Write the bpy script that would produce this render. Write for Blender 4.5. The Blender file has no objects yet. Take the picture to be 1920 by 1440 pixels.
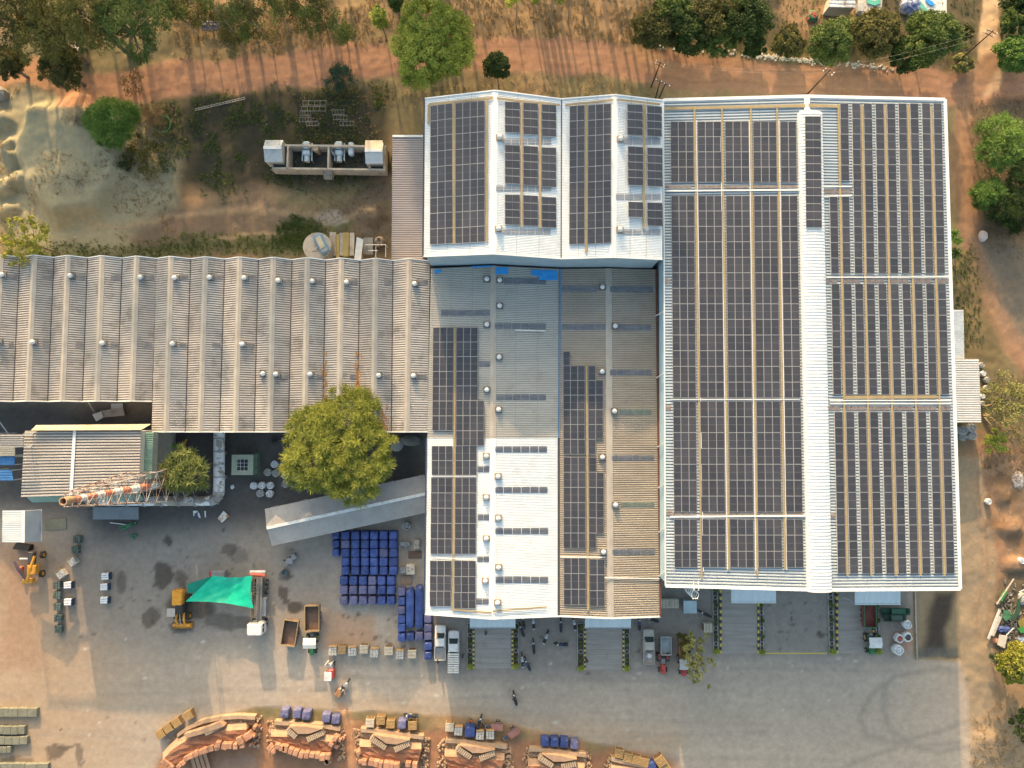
import bpy, math, random
import numpy as np
from mathutils import Vector, Matrix

# ------------------------------------------------------------ camera, world, sun
HC = 109.0                      # flying height of the camera, metres
TILT = math.radians(3.0)
W0, H0 = 1920.0, 1440.0
FPX = 1332.0
scn = bpy.context.scene
COL = scn.collection
cam_d = bpy.data.cameras.new('camera')
cam_d.sensor_width = 36.0
cam_d.lens = 36.0 * FPX / W0
cam_d.clip_start = 0.5
cam_d.clip_end = 6000
cam = bpy.data.objects.new('camera', cam_d)
cam.location = (0, 0, HC)
cam.rotation_euler = (TILT, 0, 0)
COL.objects.link(cam)
scn.camera = cam

SUN_EL = math.radians(17.0)
SUN_SH = math.radians(9.5)      # shadows fall towards -Y, turned this much towards +X
world = bpy.data.worlds.new('World')
scn.world = world
world.use_nodes = True
wn = world.node_tree
for n in list(wn.nodes): wn.nodes.remove(n)
sky = wn.nodes.new('ShaderNodeTexSky')
sky.sky_type = 'NISHITA'
sky.sun_disc = False
sky.sun_elevation = SUN_EL
sky.sun_rotation = -SUN_SH
sky.dust_density = 4.0
sky.air_density = 1.0
sky.ozone_density = 1.0
bg = wn.nodes.new('ShaderNodeBackground')
bg.inputs['Strength'].default_value = 0.15
wo = wn.nodes.new('ShaderNodeOutputWorld')
haze_tint = wn.nodes.new('ShaderNodeMix'); haze_tint.data_type = 'RGBA'; haze_tint.blend_type = 'MULTIPLY'
haze_tint.inputs[0].default_value = 1.0
haze_tint.inputs[7].default_value = (1.06, 1.0, 0.84, 1)
wn.links.new(sky.outputs[0], haze_tint.inputs[6])
wn.links.new(haze_tint.outputs[2], bg.inputs[0])
wn.links.new(bg.outputs[0], wo.inputs[0])
sun_d = bpy.data.lights.new('sun', 'SUN')
sun_d.energy = 2.0
sun_d.angle = math.radians(0.6)
sun_d.color = (1.0, 0.66, 0.36)
sun = bpy.data.objects.new('sun', sun_d)
sd = Vector((math.sin(SUN_SH) * math.cos(SUN_EL), -math.cos(SUN_SH) * math.cos(SUN_EL), -math.sin(SUN_EL)))
sun.rotation_euler = sd.to_track_quat('-Z', 'Y').to_euler()
sun.location = (-10, 90, 60)
COL.objects.link(sun)
vs = scn.view_settings
vs.view_transform = 'Standard'
vs.look = 'None'
vs.exposure = 1.64
vs.gamma = 1.0
vs.use_curve_mapping = False
scn.cycles.max_bounces = 6
scn.cycles.diffuse_bounces = 3
scn.cycles.transparent_max_bounces = 6

random.seed(7)
R = random.uniform
CT, ST = math.cos(TILT), math.sin(TILT)
CAMP = Vector((0, 0, HC))

def ray(px, py):
    u = (px - W0 / 2) / FPX
    v = -(py - H0 / 2) / FPX
    return Vector((u, v * CT + ST, v * ST - CT))
def P(px, py, z=0.0):
    """the point at height z that the photograph shows at pixel (px, py)"""
    d = ray(px, py)
    t = (z - HC) / d.z
    return CAMP + d * t
def PL(px, py, plane):
    co, n = plane
    d = ray(px, py)
    t = (co - CAMP).dot(n) / d.dot(n)
    return CAMP + d * t
def to_px(x, y, z=0.0):
    yc = y * CT + (z - HC) * ST
    zc = -y * ST + (z - HC) * CT
    return W0 / 2 + FPX * x / (-zc), H0 / 2 - FPX * yc / (-zc)

# ------------------------------------------------------------ materials
_mats = {}
def M(name, c, r=0.75, m=0.0, var=0.12, scale=0.8, c2=None, stretch=(1, 1, 1), bump=0.0, bscale=6.0,
      spec=0.4, lo=0.35, hi=0.65, obj=False, dirt=None, dscale=0.15, dlo=0.5, dhi=0.75, emit=None, rnd=0.0):
    if name in _mats: return _mats[name]
    mt = bpy.data.materials.new(name)
    mt.use_nodes = True
    nt = mt.node_tree
    bs = nt.nodes['Principled BSDF']
    bs.inputs['Roughness'].default_value = r
    bs.inputs['Metallic'].default_value = m
    bs.inputs['Specular IOR Level'].default_value = spec
    if c2 is None:
        c2 = tuple(min(1, x * (1 + var)) for x in c)
        c = tuple(x * (1 - var) for x in c)
    if obj:
        tc = nt.nodes.new('ShaderNodeTexCoord'); src = tc.outputs['Object']
    else:
        g = nt.nodes.new('ShaderNodeNewGeometry'); src = g.outputs['Position']
    mp = nt.nodes.new('ShaderNodeMapping')
    mp.inputs['Scale'].default_value = stretch
    nt.links.new(src, mp.inputs['Vector'])
    no = nt.nodes.new('ShaderNodeTexNoise')
    no.inputs['Scale'].default_value = scale
    no.inputs['Detail'].default_value = 5
    no.inputs['Roughness'].default_value = 0.65
    nt.links.new(mp.outputs[0], no.inputs['Vector'])
    mr = nt.nodes.new('ShaderNodeMapRange')
    mr.inputs['From Min'].default_value = lo
    mr.inputs['From Max'].default_value = hi
    nt.links.new(no.outputs['Fac'], mr.inputs['Value'])
    mx = nt.nodes.new('ShaderNodeMix'); mx.data_type = 'RGBA'
    mx.inputs[6].default_value = (*c, 1); mx.inputs[7].default_value = (*c2, 1)
    nt.links.new(mr.outputs[0], mx.inputs[0])
    out = mx.outputs[2]
    if dirt:
        n2 = nt.nodes.new('ShaderNodeTexNoise')
        n2.inputs['Scale'].default_value = dscale
        n2.inputs['Detail'].default_value = 6
        n2.inputs['Roughness'].default_value = 0.7
        nt.links.new(src, n2.inputs['Vector'])
        m2 = nt.nodes.new('ShaderNodeMapRange')
        m2.inputs['From Min'].default_value = dlo
        m2.inputs['From Max'].default_value = dhi
        nt.links.new(n2.outputs['Fac'], m2.inputs['Value'])
        x2 = nt.nodes.new('ShaderNodeMix'); x2.data_type = 'RGBA'
        x2.inputs[7].default_value = (*dirt, 1)
        nt.links.new(m2.outputs[0], x2.inputs[0])
        nt.links.new(out, x2.inputs[6])
        out = x2.outputs[2]
    if rnd:
        oi = nt.nodes.new('ShaderNodeObjectInfo')
        m3 = nt.nodes.new('ShaderNodeMapRange')
        m3.inputs['To Min'].default_value = 1 - rnd
        m3.inputs['To Max'].default_value = 1 + rnd
        nt.links.new(oi.outputs['Random'], m3.inputs['Value'])
        x3 = nt.nodes.new('ShaderNodeVectorMath'); x3.operation = 'SCALE'
        nt.links.new(out, x3.inputs[0]); nt.links.new(m3.outputs[0], x3.inputs['Scale'])
        out = x3.outputs[0]
    nt.links.new(out, bs.inputs['Base Color'])
    if bump:
        nb = nt.nodes.new('ShaderNodeTexNoise')
        nb.inputs['Scale'].default_value = bscale
        nb.inputs['Detail'].default_value = 4
        nt.links.new(src, nb.inputs['Vector'])
        b = nt.nodes.new('ShaderNodeBump')
        b.inputs['Strength'].default_value = 1.0
        b.inputs['Distance'].default_value = bump
        nt.links.new(nb.outputs['Fac'], b.inputs['Height'])
        nt.links.new(b.outputs[0], bs.inputs['Normal'])
    _mats[name] = mt
    return mt

# ------------------------------------------------------------ mesh building
class MB:
    def __init__(s): s.v = []; s.f = []; s.m = []
    def add(s, vs_, fs_, mi=0):
        o = len(s.v)
        s.v.extend([tuple(a) for a in vs_])
        for f in fs_: s.f.append(tuple(i + o for i in f)); s.m.append(mi)
        return s
    def quad(s, a, b, c, d, mi=0): return s.add([a, b, c, d], [(0, 1, 2, 3)], mi)
    def box(s, c, sz, rot=0, mi=0, taper=1.0, tx=None, mat=None):
        hx, hy, hz = sz[0] / 2, sz[1] / 2, sz[2] / 2
        tx = taper if tx is None else tx
        pts = [(-hx, -hy, -hz), (hx, -hy, -hz), (hx, hy, -hz), (-hx, hy, -hz),
               (-hx * tx, -hy * taper, hz), (hx * tx, -hy * taper, hz), (hx * tx, hy * taper, hz), (-hx * tx, hy * taper, hz)]
        cr, sr = math.cos(rot), math.sin(rot)
        out = []
        for x, y, z in pts:
            if mat is not None:
                p = mat @ Vector((x, y, z)); out.append((c[0] + p.x, c[1] + p.y, c[2] + p.z))
            else:
                out.append((c[0] + x * cr - y * sr, c[1] + x * sr + y * cr, c[2] + z))
        return s.add(out, [(3, 2, 1, 0), (4, 5, 6, 7), (0, 1, 5, 4), (1, 2, 6, 5), (2, 3, 7, 6), (3, 0, 4, 7)], mi)
    def cbox(s, c, sz, b=0.05, rot=0, mi=0):
        """box with chamfered vertical and top edges"""
        hx, hy, hz = sz[0] / 2, sz[1] / 2, sz[2] / 2
        def ring(k, z):
            ax, ay = hx - k, hy - k
            q = b if k == 0 else b * .7
            return [(-ax + q, -ay, z), (ax - q, -ay, z), (ax, -ay + q, z), (ax, ay - q, z), (ax - q, ay, z), (-ax + q, ay, z), (-ax, ay - q, z), (-ax, -ay + q, z)]
        rs = ring(0, -hz) + ring(0, hz - b) + ring(b, hz)
        cr, sr = math.cos(rot), math.sin(rot)
        pts = [(c[0] + x * cr - y * sr, c[1] + x * sr + y * cr, c[2] + z) for x, y, z in rs]
        fs = [tuple(reversed(range(8))), tuple(range(16, 24))]
        for k in (0, 8):
            for i in range(8):
                j = (i + 1) % 8
                fs.append((k + i, k + j, k + 8 + j, k + 8 + i))
        return s.add(pts, fs, mi)
    def tube(s, pts, rad, n=6, mi=0, caps=True):
        pts = [Vector(p) for p in pts]
        if not isinstance(rad, (list, tuple)): rad = [rad] * len(pts)
        vs_, fs_ = [], []
        for i, p in enumerate(pts):
            if i == 0: d = pts[1] - p
            elif i == len(pts) - 1: d = p - pts[i - 1]
            else: d = pts[i + 1] - pts[i - 1]
            if d.length < 1e-6: d = Vector((0, 0, 1))
            d.normalize()
            up = Vector((0, 0, 1)) if abs(d.z) < 0.95 else Vector((1, 0, 0))
            a = d.cross(up).normalized(); b = d.cross(a)
            for k in range(n):
                t = 2 * math.pi * k / n
                vs_.append(p + (a * math.cos(t) + b * math.sin(t)) * rad[i])
        for i in range(len(pts) - 1):
            for k in range(n):
                j = (k + 1) % n
                fs_.append((i * n + k, i * n + j, (i + 1) * n + j, (i + 1) * n + k))
        if caps:
            fs_.append(tuple(range(n))); fs_.append(tuple(reversed(range((len(pts) - 1) * n, len(pts) * n))))
        return s.add(vs_, fs_, mi)
    def cyl(s, c, r, h, n=12, mi=0, r2=None, axis='Z'):
        r2 = r if r2 is None else r2
        ax = {'X': Vector((1, 0, 0)), 'Y': Vector((0, 1, 0)), 'Z': Vector((0, 0, 1))}[axis]
        c = Vector(c)
        return s.tube([c - ax * h / 2, c + ax * h / 2], [r, r2], n, mi)
    def prism(s, poly, z0, z1, mi=0, inset=0):
        n = len(poly)
        b = [(p[0], p[1], z0) for p in poly]; t = [(p[0], p[1], z1) for p in poly]
        fs = [tuple(reversed(range(n))), tuple(range(n, 2 * n))]
        for i in range(n):
            j = (i + 1) % n
            fs.append((i, j, n + j, n + i))
        return s.add(b + t, fs, mi)
    def slab(s, a, b, c, d, th=0.05, mi=0):
        """thin plate on four corner points (top face), thickness downwards"""
        t = [Vector(x) for x in (a, b, c, d)]
        l = [x - Vector((0, 0, th)) for x in t]
        return s.add(t + l, [(0, 1, 2, 3), (7, 6, 5, 4), (0, 4, 5, 1), (1, 5, 6, 2), (2, 6, 7, 3), (3, 7, 4, 0)], mi)
    def beam(s, a, b, w=0.1, h=0.1, mi=0):
        a, b = Vector(a), Vector(b)
        d = (b - a); L = d.length; d.normalize()
        up = Vector((0, 0, 1))
        if abs(d.z) > 0.98: up = Vector((0, 1, 0))
        x = d.cross(up).normalized() * w / 2; u = x.cross(d).normalized() * h / 2
        return s.add([a - x - u, a + x - u, a + x + u, a - x + u, b - x - u, b + x - u, b + x + u, b - x + u],
                     [(3, 2, 1, 0), (4, 5, 6, 7), (0, 1, 5, 4), (1, 2, 6, 5), (2, 3, 7, 6), (3, 0, 4, 7)], mi)
    def build(s, name, mats, parent=None, world=True, label=None, smooth=False, center=True):
        vs_ = np.array(s.v, dtype=float)
        c = (vs_.min(0) + vs_.max(0)) / 2 if center else np.zeros(3)
        if parent is None and center: c[2] = vs_[:, 2].min()
        me = bpy.data.meshes.new(name)
        me.from_pydata((vs_ - c).tolist(), [], s.f)
        if not isinstance(mats, (list, tuple)): mats = [mats]
        for m_ in mats: me.materials.append(m_)
        if len(mats) > 1: me.polygons.foreach_set('material_index', s.m)
        if smooth: me.polygons.foreach_set('use_smooth', [True] * len(me.polygons))
        me.update()
        o = bpy.data.objects.new(name, me)
        COL.objects.link(o)
        loc = Vector(c)
        if parent is not None:
            o.parent = parent
            if world:
                q = parent; 
                while q is not None: loc = loc - q.location; q = q.parent
        o.location = loc
        if label: o['label'] = label
        return o

def rep(mesh, name, parent, mw, label=None):
    """a further piece that shares its mesh with alike pieces; mw = world matrix under an unrotated parent"""
    o = bpy.data.objects.new(name, mesh)
    COL.objects.link(o)
    mw = mw.copy()
    if parent is not None:
        o.parent = parent
        q = parent
        t = mw.translation.copy()
        while q is not None: t -= q.location; q = q.parent
        mw.translation = t
    o.matrix_basis = mw
    if label: o['label'] = label
    return o

def tag(o, label, cat, group=None):
    o['label'] = label; o['category'] = cat
    if group: o['group'] = group
    return o
def thing(name, label, cat, loc, rz=0, group=None):
    o = bpy.data.objects.new(name, None)
    o.empty_display_size = 0.3
    o.location = loc; o.rotation_euler = (0, 0, rz)
    COL.objects.link(o)
    return tag(o, label, cat, group)
def struct(o):
    o['kind'] = 'structure'; return o
def stuff(o, label=None, cat=None):
    o['kind'] = 'stuff'
    if label: o['label'] = label
    if cat: o['category'] = cat
    return o
_kids = {}
def dup(root, loc, rz=None, label=None, group=None, scale=None):
    def cp(o, par):
        c = o.copy(); COL.objects.link(c); c.parent = par
        for ch in list(o.children): cp(ch, c)
        return c
    r = cp(root, None)
    r.location = loc
    if rz is not None: r.rotation_euler = (0, 0, rz)
    if scale: r.scale = scale if isinstance(scale, (tuple, list)) else (scale,) * 3
    if label: r['label'] = label
    if group: r['group'] = group
    return r

# ------------------------------------------------------------ noise
def vnoise(x, y, scale, seed=0, octaves=4, rough=0.5):
    out = np.zeros_like(x, dtype=float); amp = 1.0; tot = 0
    for k in range(octaves):
        g = np.random.RandomState(seed * 31 + k).rand(257, 257)
        fx = x / scale * 2 ** k + 1000.3 * (k + 1); fy = y / scale * 2 ** k + 777.7 * (k + 1)
        ix = np.floor(fx).astype(int); iy = np.floor(fy).astype(int)
        tx = fx - ix; ty = fy - iy
        tx = tx * tx * (3 - 2 * tx); ty = ty * ty * (3 - 2 * ty)
        ix0 = ix % 256; iy0 = iy % 256
        a = g[ix0, iy0] * (1 - tx) + g[ix0 + 1, iy0] * tx
        b = g[ix0, iy0 + 1] * (1 - tx) + g[ix0 + 1, iy0 + 1] * tx
        out += (a * (1 - ty) + b * ty) * amp; tot += amp; amp *= rough
    return out / tot
# ------------------------------------------------------------ the ground
GX0, GX1, GY0, GY1, GS = -100.0, 100.0, -62.0, 82.0, 0.36
gx = np.arange(GX0, GX1 + GS / 2, GS); gy = np.arange(GY0, GY1 + GS / 2, GS)
XX, YY = np.meshgrid(gx, gy)
PX, PY = to_px(XX, YY, 0.0)
_w1 = (vnoise(XX, YY, 5.0, 11) - .5) * 26
_w2 = (vnoise(XX, YY, 5.0, 12) - .5) * 26
WX, WY = PX + _w1, PY + _w2
_w3 = (vnoise(XX, YY, 1.4, 13, 4, .65) - .5) * 16
_w4 = (vnoise(XX, YY, 1.4, 14, 4, .65) - .5) * 16

def smooth01(t): t = np.clip(t, 0, 1); return t * t * (3 - 2 * t)
def m_stroke(pts, w, feather=10, warp=True):
    x, y = (WX, WY) if warp else (PX, PY)
    best = np.full(x.shape, 1e9)
    for (x0, y0), (x1, y1) in zip(pts[:-1], pts[1:]):
        dx, dy = x1 - x0, y1 - y0
        t = np.clip(((x - x0) * dx + (y - y0) * dy) / (dx * dx + dy * dy), 0, 1)
        best = np.minimum(best, np.hypot(x - x0 - t * dx, y - y0 - t * dy))
    return smooth01((w / 2 + feather / 2 - best) / feather)
def m_poly(pts, feather=10, warp=True):
    x, y = (WX, WY) if warp else (PX, PY)
    inside = np.zeros(x.shape, bool); best = np.full(x.shape, 1e9)
    n = len(pts)
    for i in range(n):
        x0, y0 = pts[i]; x1, y1 = pts[(i + 1) % n]
        if y0 != y1:
            c = ((y0 > y) != (y1 > y)) & (x < (x1 - x0) * (y - y0) / (y1 - y0) + x0)
            inside ^= c
        dx, dy = x1 - x0, y1 - y0
        t = np.clip(((x - x0) * dx + (y - y0) * dy) / (dx * dx + dy * dy + 1e-9), 0, 1)
        best = np.minimum(best, np.hypot(x - x0 - t * dx, y - y0 - t * dy))
    sdist = np.where(inside, best, -best)
    return smooth01(sdist / feather + .5)
def m_blob(cx, cy, rx, ry=None, feather=.6, warp=True):
    ry = ry or rx
    k = min(1.0, rx / 12.0)
    x, y = (WX + _w3, WY + _w4) if warp else (PX + _w3 * k, PY + _w4 * k)
    d = np.hypot((x - cx) / rx, (y - cy) / ry)
    return smooth01((1 + feather / 2 - d) / feather)

N1 = vnoise(XX, YY, 9.0, 1, 5); N2 = vnoise(XX, YY, 2.2, 2, 4, .6); N3 = vnoise(XX, YY, 22.0, 3, 3)
def C(*c): return np.array(c)[None, None, :]
def mixc(col, c, m): return col * (1 - m[..., None]) + np.array(c)[None, None, :] * m[..., None]
GC = C(.31, .205, .115) * (0.75 + .5 * N1[..., None])
GC = mixc(GC, (.20, .165, .09), smooth01((N3 - .42) * 5))
GC = mixc(GC, (.16, .145, .075), smooth01((N2 - .5) * 6) * .55)
# dark scrub with painted-in bank shade south of the red road, other weedy grounds
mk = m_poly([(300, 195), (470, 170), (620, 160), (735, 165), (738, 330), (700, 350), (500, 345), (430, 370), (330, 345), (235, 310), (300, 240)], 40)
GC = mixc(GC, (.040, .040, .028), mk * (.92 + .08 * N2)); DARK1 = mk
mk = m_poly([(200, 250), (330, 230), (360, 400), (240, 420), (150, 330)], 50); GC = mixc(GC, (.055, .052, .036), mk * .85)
mk = m_poly([(240, 410), (400, 385), (470, 350), (560, 400), (640, 380), (735, 330), (735, 480), (240, 480)], 30)
GC = mixc(GC, (.15, .115, .085), mk * .85)
mk = m_stroke([(90, 478), (300, 474), (380, 455), (560, 462), (640, 420)], 34, 30); GC = mixc(GC, (.09, .105, .045), mk * (.4 + .6 * N2))
mk = m_blob(560, 435, 40, 30); GC = mixc(GC, (.07, .10, .04), mk * .8)
mk = m_poly([(60, 170), (250, 210), (330, 300), (330, 390), (250, 430), (230, 470), (40, 470), (0, 400), (0, 180)], 50)
GC = mixc(GC, (.30, .275, .18), mk * .95)                        # grey-green dumped sand
MOUND = m_poly([(55, 210), (160, 190), (235, 240), (240, 330), (190, 400), (110, 420), (50, 340), (40, 260)], 34)
mk = m_stroke([(170, 425), (330, 415), (470, 385), (640, 405), (700, 390)], 10, 12); GC = mixc(GC, (.34, .25, .15), mk * .7)
mk = m_stroke([(400, 445), (560, 430), (640, 470)], 6, 8); GC = mixc(GC, (.34, .25, .15), mk * .8)
mk = m_blob(620, 405, 22, 16); GC = mixc(GC, (.36, .33, .28), mk * .7)
# dry grass strip at the top
mk = m_poly([(330, 20), (900, 10), (1200, 0), (1200, 90), (900, 85), (640, 90), (330, 120)], 30); GC = mixc(GC, (.24, .17, .095), mk * (.3 + .6 * N2))
mk = m_stroke([(540, 20), (900, 15), (1100, -20)], 22, 20); GC = mixc(GC, (.36, .25, .14), mk * .8)
mk = m_poly([(1200, -60), (1960, -60), (1960, 125), (1700, 130), (1500, 95), (1200, 90)], 30); GC = mixc(GC, (.10, .08, .05), mk * (.7 + .3 * N1))
mk = m_poly([(1450, -30), (1600, -30), (1680, 60), (1470, 70)], 25); GC = mixc(GC, (.36, .22, .12), mk * .7)
# roads
def road_c(pts, w, c, k=1.0, f=16):
    global GC
    mk = m_stroke(pts, w, f) * k
    GC = mixc(GC, c, np.clip(mk * (.82 + .36 * N2), 0, 1)); return mk
RED = (.325, .185, .12)
ROAD_PTS = [(140, 178), (300, 152), (450, 142), (650, 118), (800, 103), (960, 100), (1150, 118), (1450, 146), (1700, 158), (1960, 176)]
MR1 = road_c(ROAD_PTS, 66, RED)
MR0 = road_c([(-60, 150), (60, 130), (150, 170)], 50, (.36, .2, .11))
MR2 = road_c([(1860, -60), (1857, 60), (1862, 160)], 36, (.50, .35, .21), 1, 8)
MR3 = road_c([(1860, 120), (1820, 180), (1802, 300), (1815, 440), (1850, 560), (1900, 650), (1980, 760)], 40, (.29, .175, .105))
MR4 = road_c([(1130, -60), (1128, 20), (1160, 80), (1250, 125)], 22, (.40, .25, .14), .8)
mk = m_poly([(1830, 440), (1990, 470), (1990, 650), (1900, 640), (1850, 540)], 40); GC = mixc(GC, (.20, .165, .125), mk * .95)
mk = m_poly([(1825, 190), (1960, 180), (1960, 440), (1840, 450), (1818, 330)], 24); GC = mixc(GC, (.10, .08, .055), mk * .85)
mk = m_poly([(1785, 470), (1830, 470), (1880, 680), (1790, 680)], 30); GC = mixc(GC, (.15, .115, .06), mk * .7)
mk = m_poly([(1800, 800), (1960, 850), (1960, 1080), (1850, 1120), (1830, 1000), (1800, 900)], 30); GC = mixc(GC, (.31, .195, .12), mk * .9)
mk = m_poly([(1850, 1080), (1960, 1060), (1960, 1260), (1860, 1230)], 18); GC = mixc(GC, (.11, .095, .07), mk * .85)
mk = m_poly([(1780, 860), (1840, 860), (1868, 1110), (1862, 1460), (1800, 1460), (1795, 1100)], 14); GC = mixc(GC, (.30, .24, .165), mk * .85)
mk = m_poly([(1815, 1340), (1990, 1290), (1990, 1500), (1800, 1500)], 24); GC = mixc(GC, (.34, .25, .16), mk * (.5 + .4 * N2))
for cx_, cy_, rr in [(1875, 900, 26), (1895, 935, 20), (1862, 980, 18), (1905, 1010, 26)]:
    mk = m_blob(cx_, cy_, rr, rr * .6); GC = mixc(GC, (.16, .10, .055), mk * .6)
# the yard
YARD_POLY = [(-120, 735), (810, 780), (1240, 1030), (1712, 1060), (1712, 1235), (1800, 1240), (1815, 1300), (1820, 1520), (1270, 1520), (1240, 1440), (1150, 1400), (900, 1345), (700, 1335), (480, 1325), (330, 1370), (290, 1450), (-120, 1520)]
MY = m_poly(YARD_POLY, 8, False)
yc = C(.368, .318, .262) * (0.9 + .2 * N3[..., None]) * (0.93 + .14 * N2[..., None])
_or = smooth01((350 - PX) / 260) * smooth01((PY - 980) / 80)
yc = mixc(yc, (.335, .235, .15), _or * (.5 + .35 * N1))
yc = mixc(yc, (.31, .20, .135), m_poly([(0, 1010), (75, 1020), (60, 1120), (90, 1250), (0, 1260)], 40) * .7)
yc = mixc(yc, (.36, .27, .18), m_stroke([(560, 1320), (760, 1330), (1260, 1390)], 40, 50) * .5)
yc = mixc(yc, (.42, .25, .15), m_poly([(610, 1150), (700, 1160), (710, 1210), (610, 1215)], 20) * .6)
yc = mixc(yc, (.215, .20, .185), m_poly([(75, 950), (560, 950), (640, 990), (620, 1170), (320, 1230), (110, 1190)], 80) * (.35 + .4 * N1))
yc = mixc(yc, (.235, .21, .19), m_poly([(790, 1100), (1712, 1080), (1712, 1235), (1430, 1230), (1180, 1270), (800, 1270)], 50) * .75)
# long soft wheel tracks
for k in range(60):
    y0 = R(1240, 1440); x0 = R(-50, 1500); L = R(200, 700); s = R(-.03, .05)
    yc = mixc(yc, random.choice([(.26, .235, .20), (.43, .38, .30), (.24, .22, .19)]), m_stroke([(x0, y0), (x0 + L * .5, y0 + L * s * .5 + R(-3, 3)), (x0 + L, y0 + L * s)], R(2, 7), 10, False) * R(.15, .4))
TRK = [(1840, 1262), (1760, 1252), (1680, 1268), (1632, 1305), (1612, 1345), (1625, 1380), (1680, 1392), (1760, 1372), (1850, 1340)]
TRK2 = [(1660, 1290), (1655, 1330), (1670, 1372), (1720, 1398), (1800, 1392)]
TRK3 = [(1815, 1400), (1760, 1410), (1690, 1398), (1600, 1430), (1540, 1470)]
for t_ in (TRK, TRK2, TRK3): yc = mixc(yc, (.235, .215, .185), m_stroke(t_, 9, 10, False) * .55)
# oil stains and drips
for k in range(150):
    cx_, cy_ = random.choice([(R(210, 600), R(1000, 1220)), (R(120, 560), R(990, 1200)), (R(1430, 1560), R(1120, 1220)), (R(640, 760), R(1150, 1215)), (R(0, 1800), R(1000, 1400)), (R(1000, 1330), R(1190, 1270))])
    yc = mixc(yc, (.10, .085, .07), m_blob(cx_, cy_, R(1.2, 4.5), R(1.2, 3.5), .8, False) * R(.3, .9))
for cx_, cy_, a, b, s in [(305, 1085, 18, 26, .8), (314, 1013, 9, 12, .8), (355, 1140, 46, 24, .75), (285, 1158, 15, 18, .7), (430, 1030, 14, 12, .6), (450, 1040, 18, 14, .35), (425, 1165, 46, 18, .55), (340, 1180, 22, 14, .7),
                          (533, 1118, 9, 20, .75), (553, 1140, 16, 12, .8), (540, 1075, 10, 14, .6), (1535, 1184, 6, 8, .8), (335, 1090, 10, 16, .6), (230, 1100, 10, 20, .55), (705, 1200, 5, 6, .6), (1750, 1150, 30, 60, .1), (28, 1425, 30, 8, .5), (118, 1400, 28, 10, .75), (148, 1425, 8, 20, .6), (100, 1415, 18, 12, .7)]:
    yc = mixc(yc, (.075, .062, .05), m_blob(cx_, cy_, a, b, .3) * s)
for k in range(90):
    yc = mixc(yc, (.6, .58, .54), m_blob(R(120, 1800), R(1190, 1430), R(1, 5), R(.8, 3), 1., False) * R(.2, .6))
yc = mixc(yc, (.085, .082, .082), m_poly([(-60, 740), (800, 800), (800, 930), (520, 990), (440, 980), (200, 1010), (150, 960), (-60, 960)], 70) * .95)  # deeper shade along the sheds, painted into the yard colour
yc = mixc(yc, (.44, .22, .13), m_blob(1692, 1198, 24, 22, .9) * .5)
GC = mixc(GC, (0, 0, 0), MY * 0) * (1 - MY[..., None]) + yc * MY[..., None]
# red kiln ground along the bottom
MK = m_poly([(290, 1520), (292, 1430), (345, 1375), (480, 1348), (500, 1350), (640, 1358), (665, 1352), (800, 1368), (820, 1362), (955, 1388), (975, 1382), (1110, 1408), (1130, 1405), (1270, 1425), (1285, 1520)], 22)
GC = mixc(GC, (.31, .165, .10), MK * (.75 + .25 * N2))
mk = m_poly([(380, 1425), (480, 1415), (490, 1520), (380, 1520)], 16); GC = mixc(GC, (.28, .19, .145), mk * .8)
mk = m_stroke([(640, 1330), (660, 1380), (668, 1500)], 22, 12); GC = mixc(GC, (.46, .26, .15), mk * .7)
for k in range(40):
    x0 = random.choice([500, 655, 815, 965, 1120]) + R(-18, 18)
    GC = mixc(GC, (.27, .13, .075), m_stroke([(x0, 1345), (x0 + R(-8, 8), 1400), (x0 + R(-12, 12), 1480)], R(1.5, 3), 4, False) * R(.2, .5) * MK)
# dark coal-coloured bed at the south-east corner
MB2 = m_poly([(1716, 1090), (1800, 1090), (1798, 1232), (1716, 1234)], 5, False)
GC = mixc(GC, (.24, .195, .13), MB2); GC = mixc(GC, (.045, .04, .038), m_poly([(1750, 1110), (1790, 1110), (1785, 1150), (1770, 1180), (1775, 1222), (1725, 1225), (1735, 1160)], 22) * .92 * MB2)
GC = mixc(GC, (.10, .11, .105), m_poly([(1716, 1208), (1798, 1210), (1798, 1232), (1716, 1234)], 12) * .7 * MB2)
# wheel ruts on the dirt
for k in range(46):
    base = random.choice([ROAD_PTS, ROAD_PTS, [(1820, 180), (1802, 300), (1815, 440), (1850, 560), (1900, 650), (1980, 760)], [(1838, 870), (1862, 1000), (1850, 1200)]])
    ox, oy = R(-24, 24), R(-24, 24)
    GC = mixc(GC, random.choice([(.27, .14, .08), (.42, .25, .15), (.24, .15, .10)]), m_stroke([(a + (ox if base is not ROAD_PTS else 0), b + (oy if base is ROAD_PTS else 0)) for a, b in base], R(1.5, 4), 6) * R(.12, .4) * (1 - MY))
GC = GC * (0.9 + .2 * vnoise(XX, YY, .9, 5, 3)[..., None])
GC = np.clip(GC, .02, .8)

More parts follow.
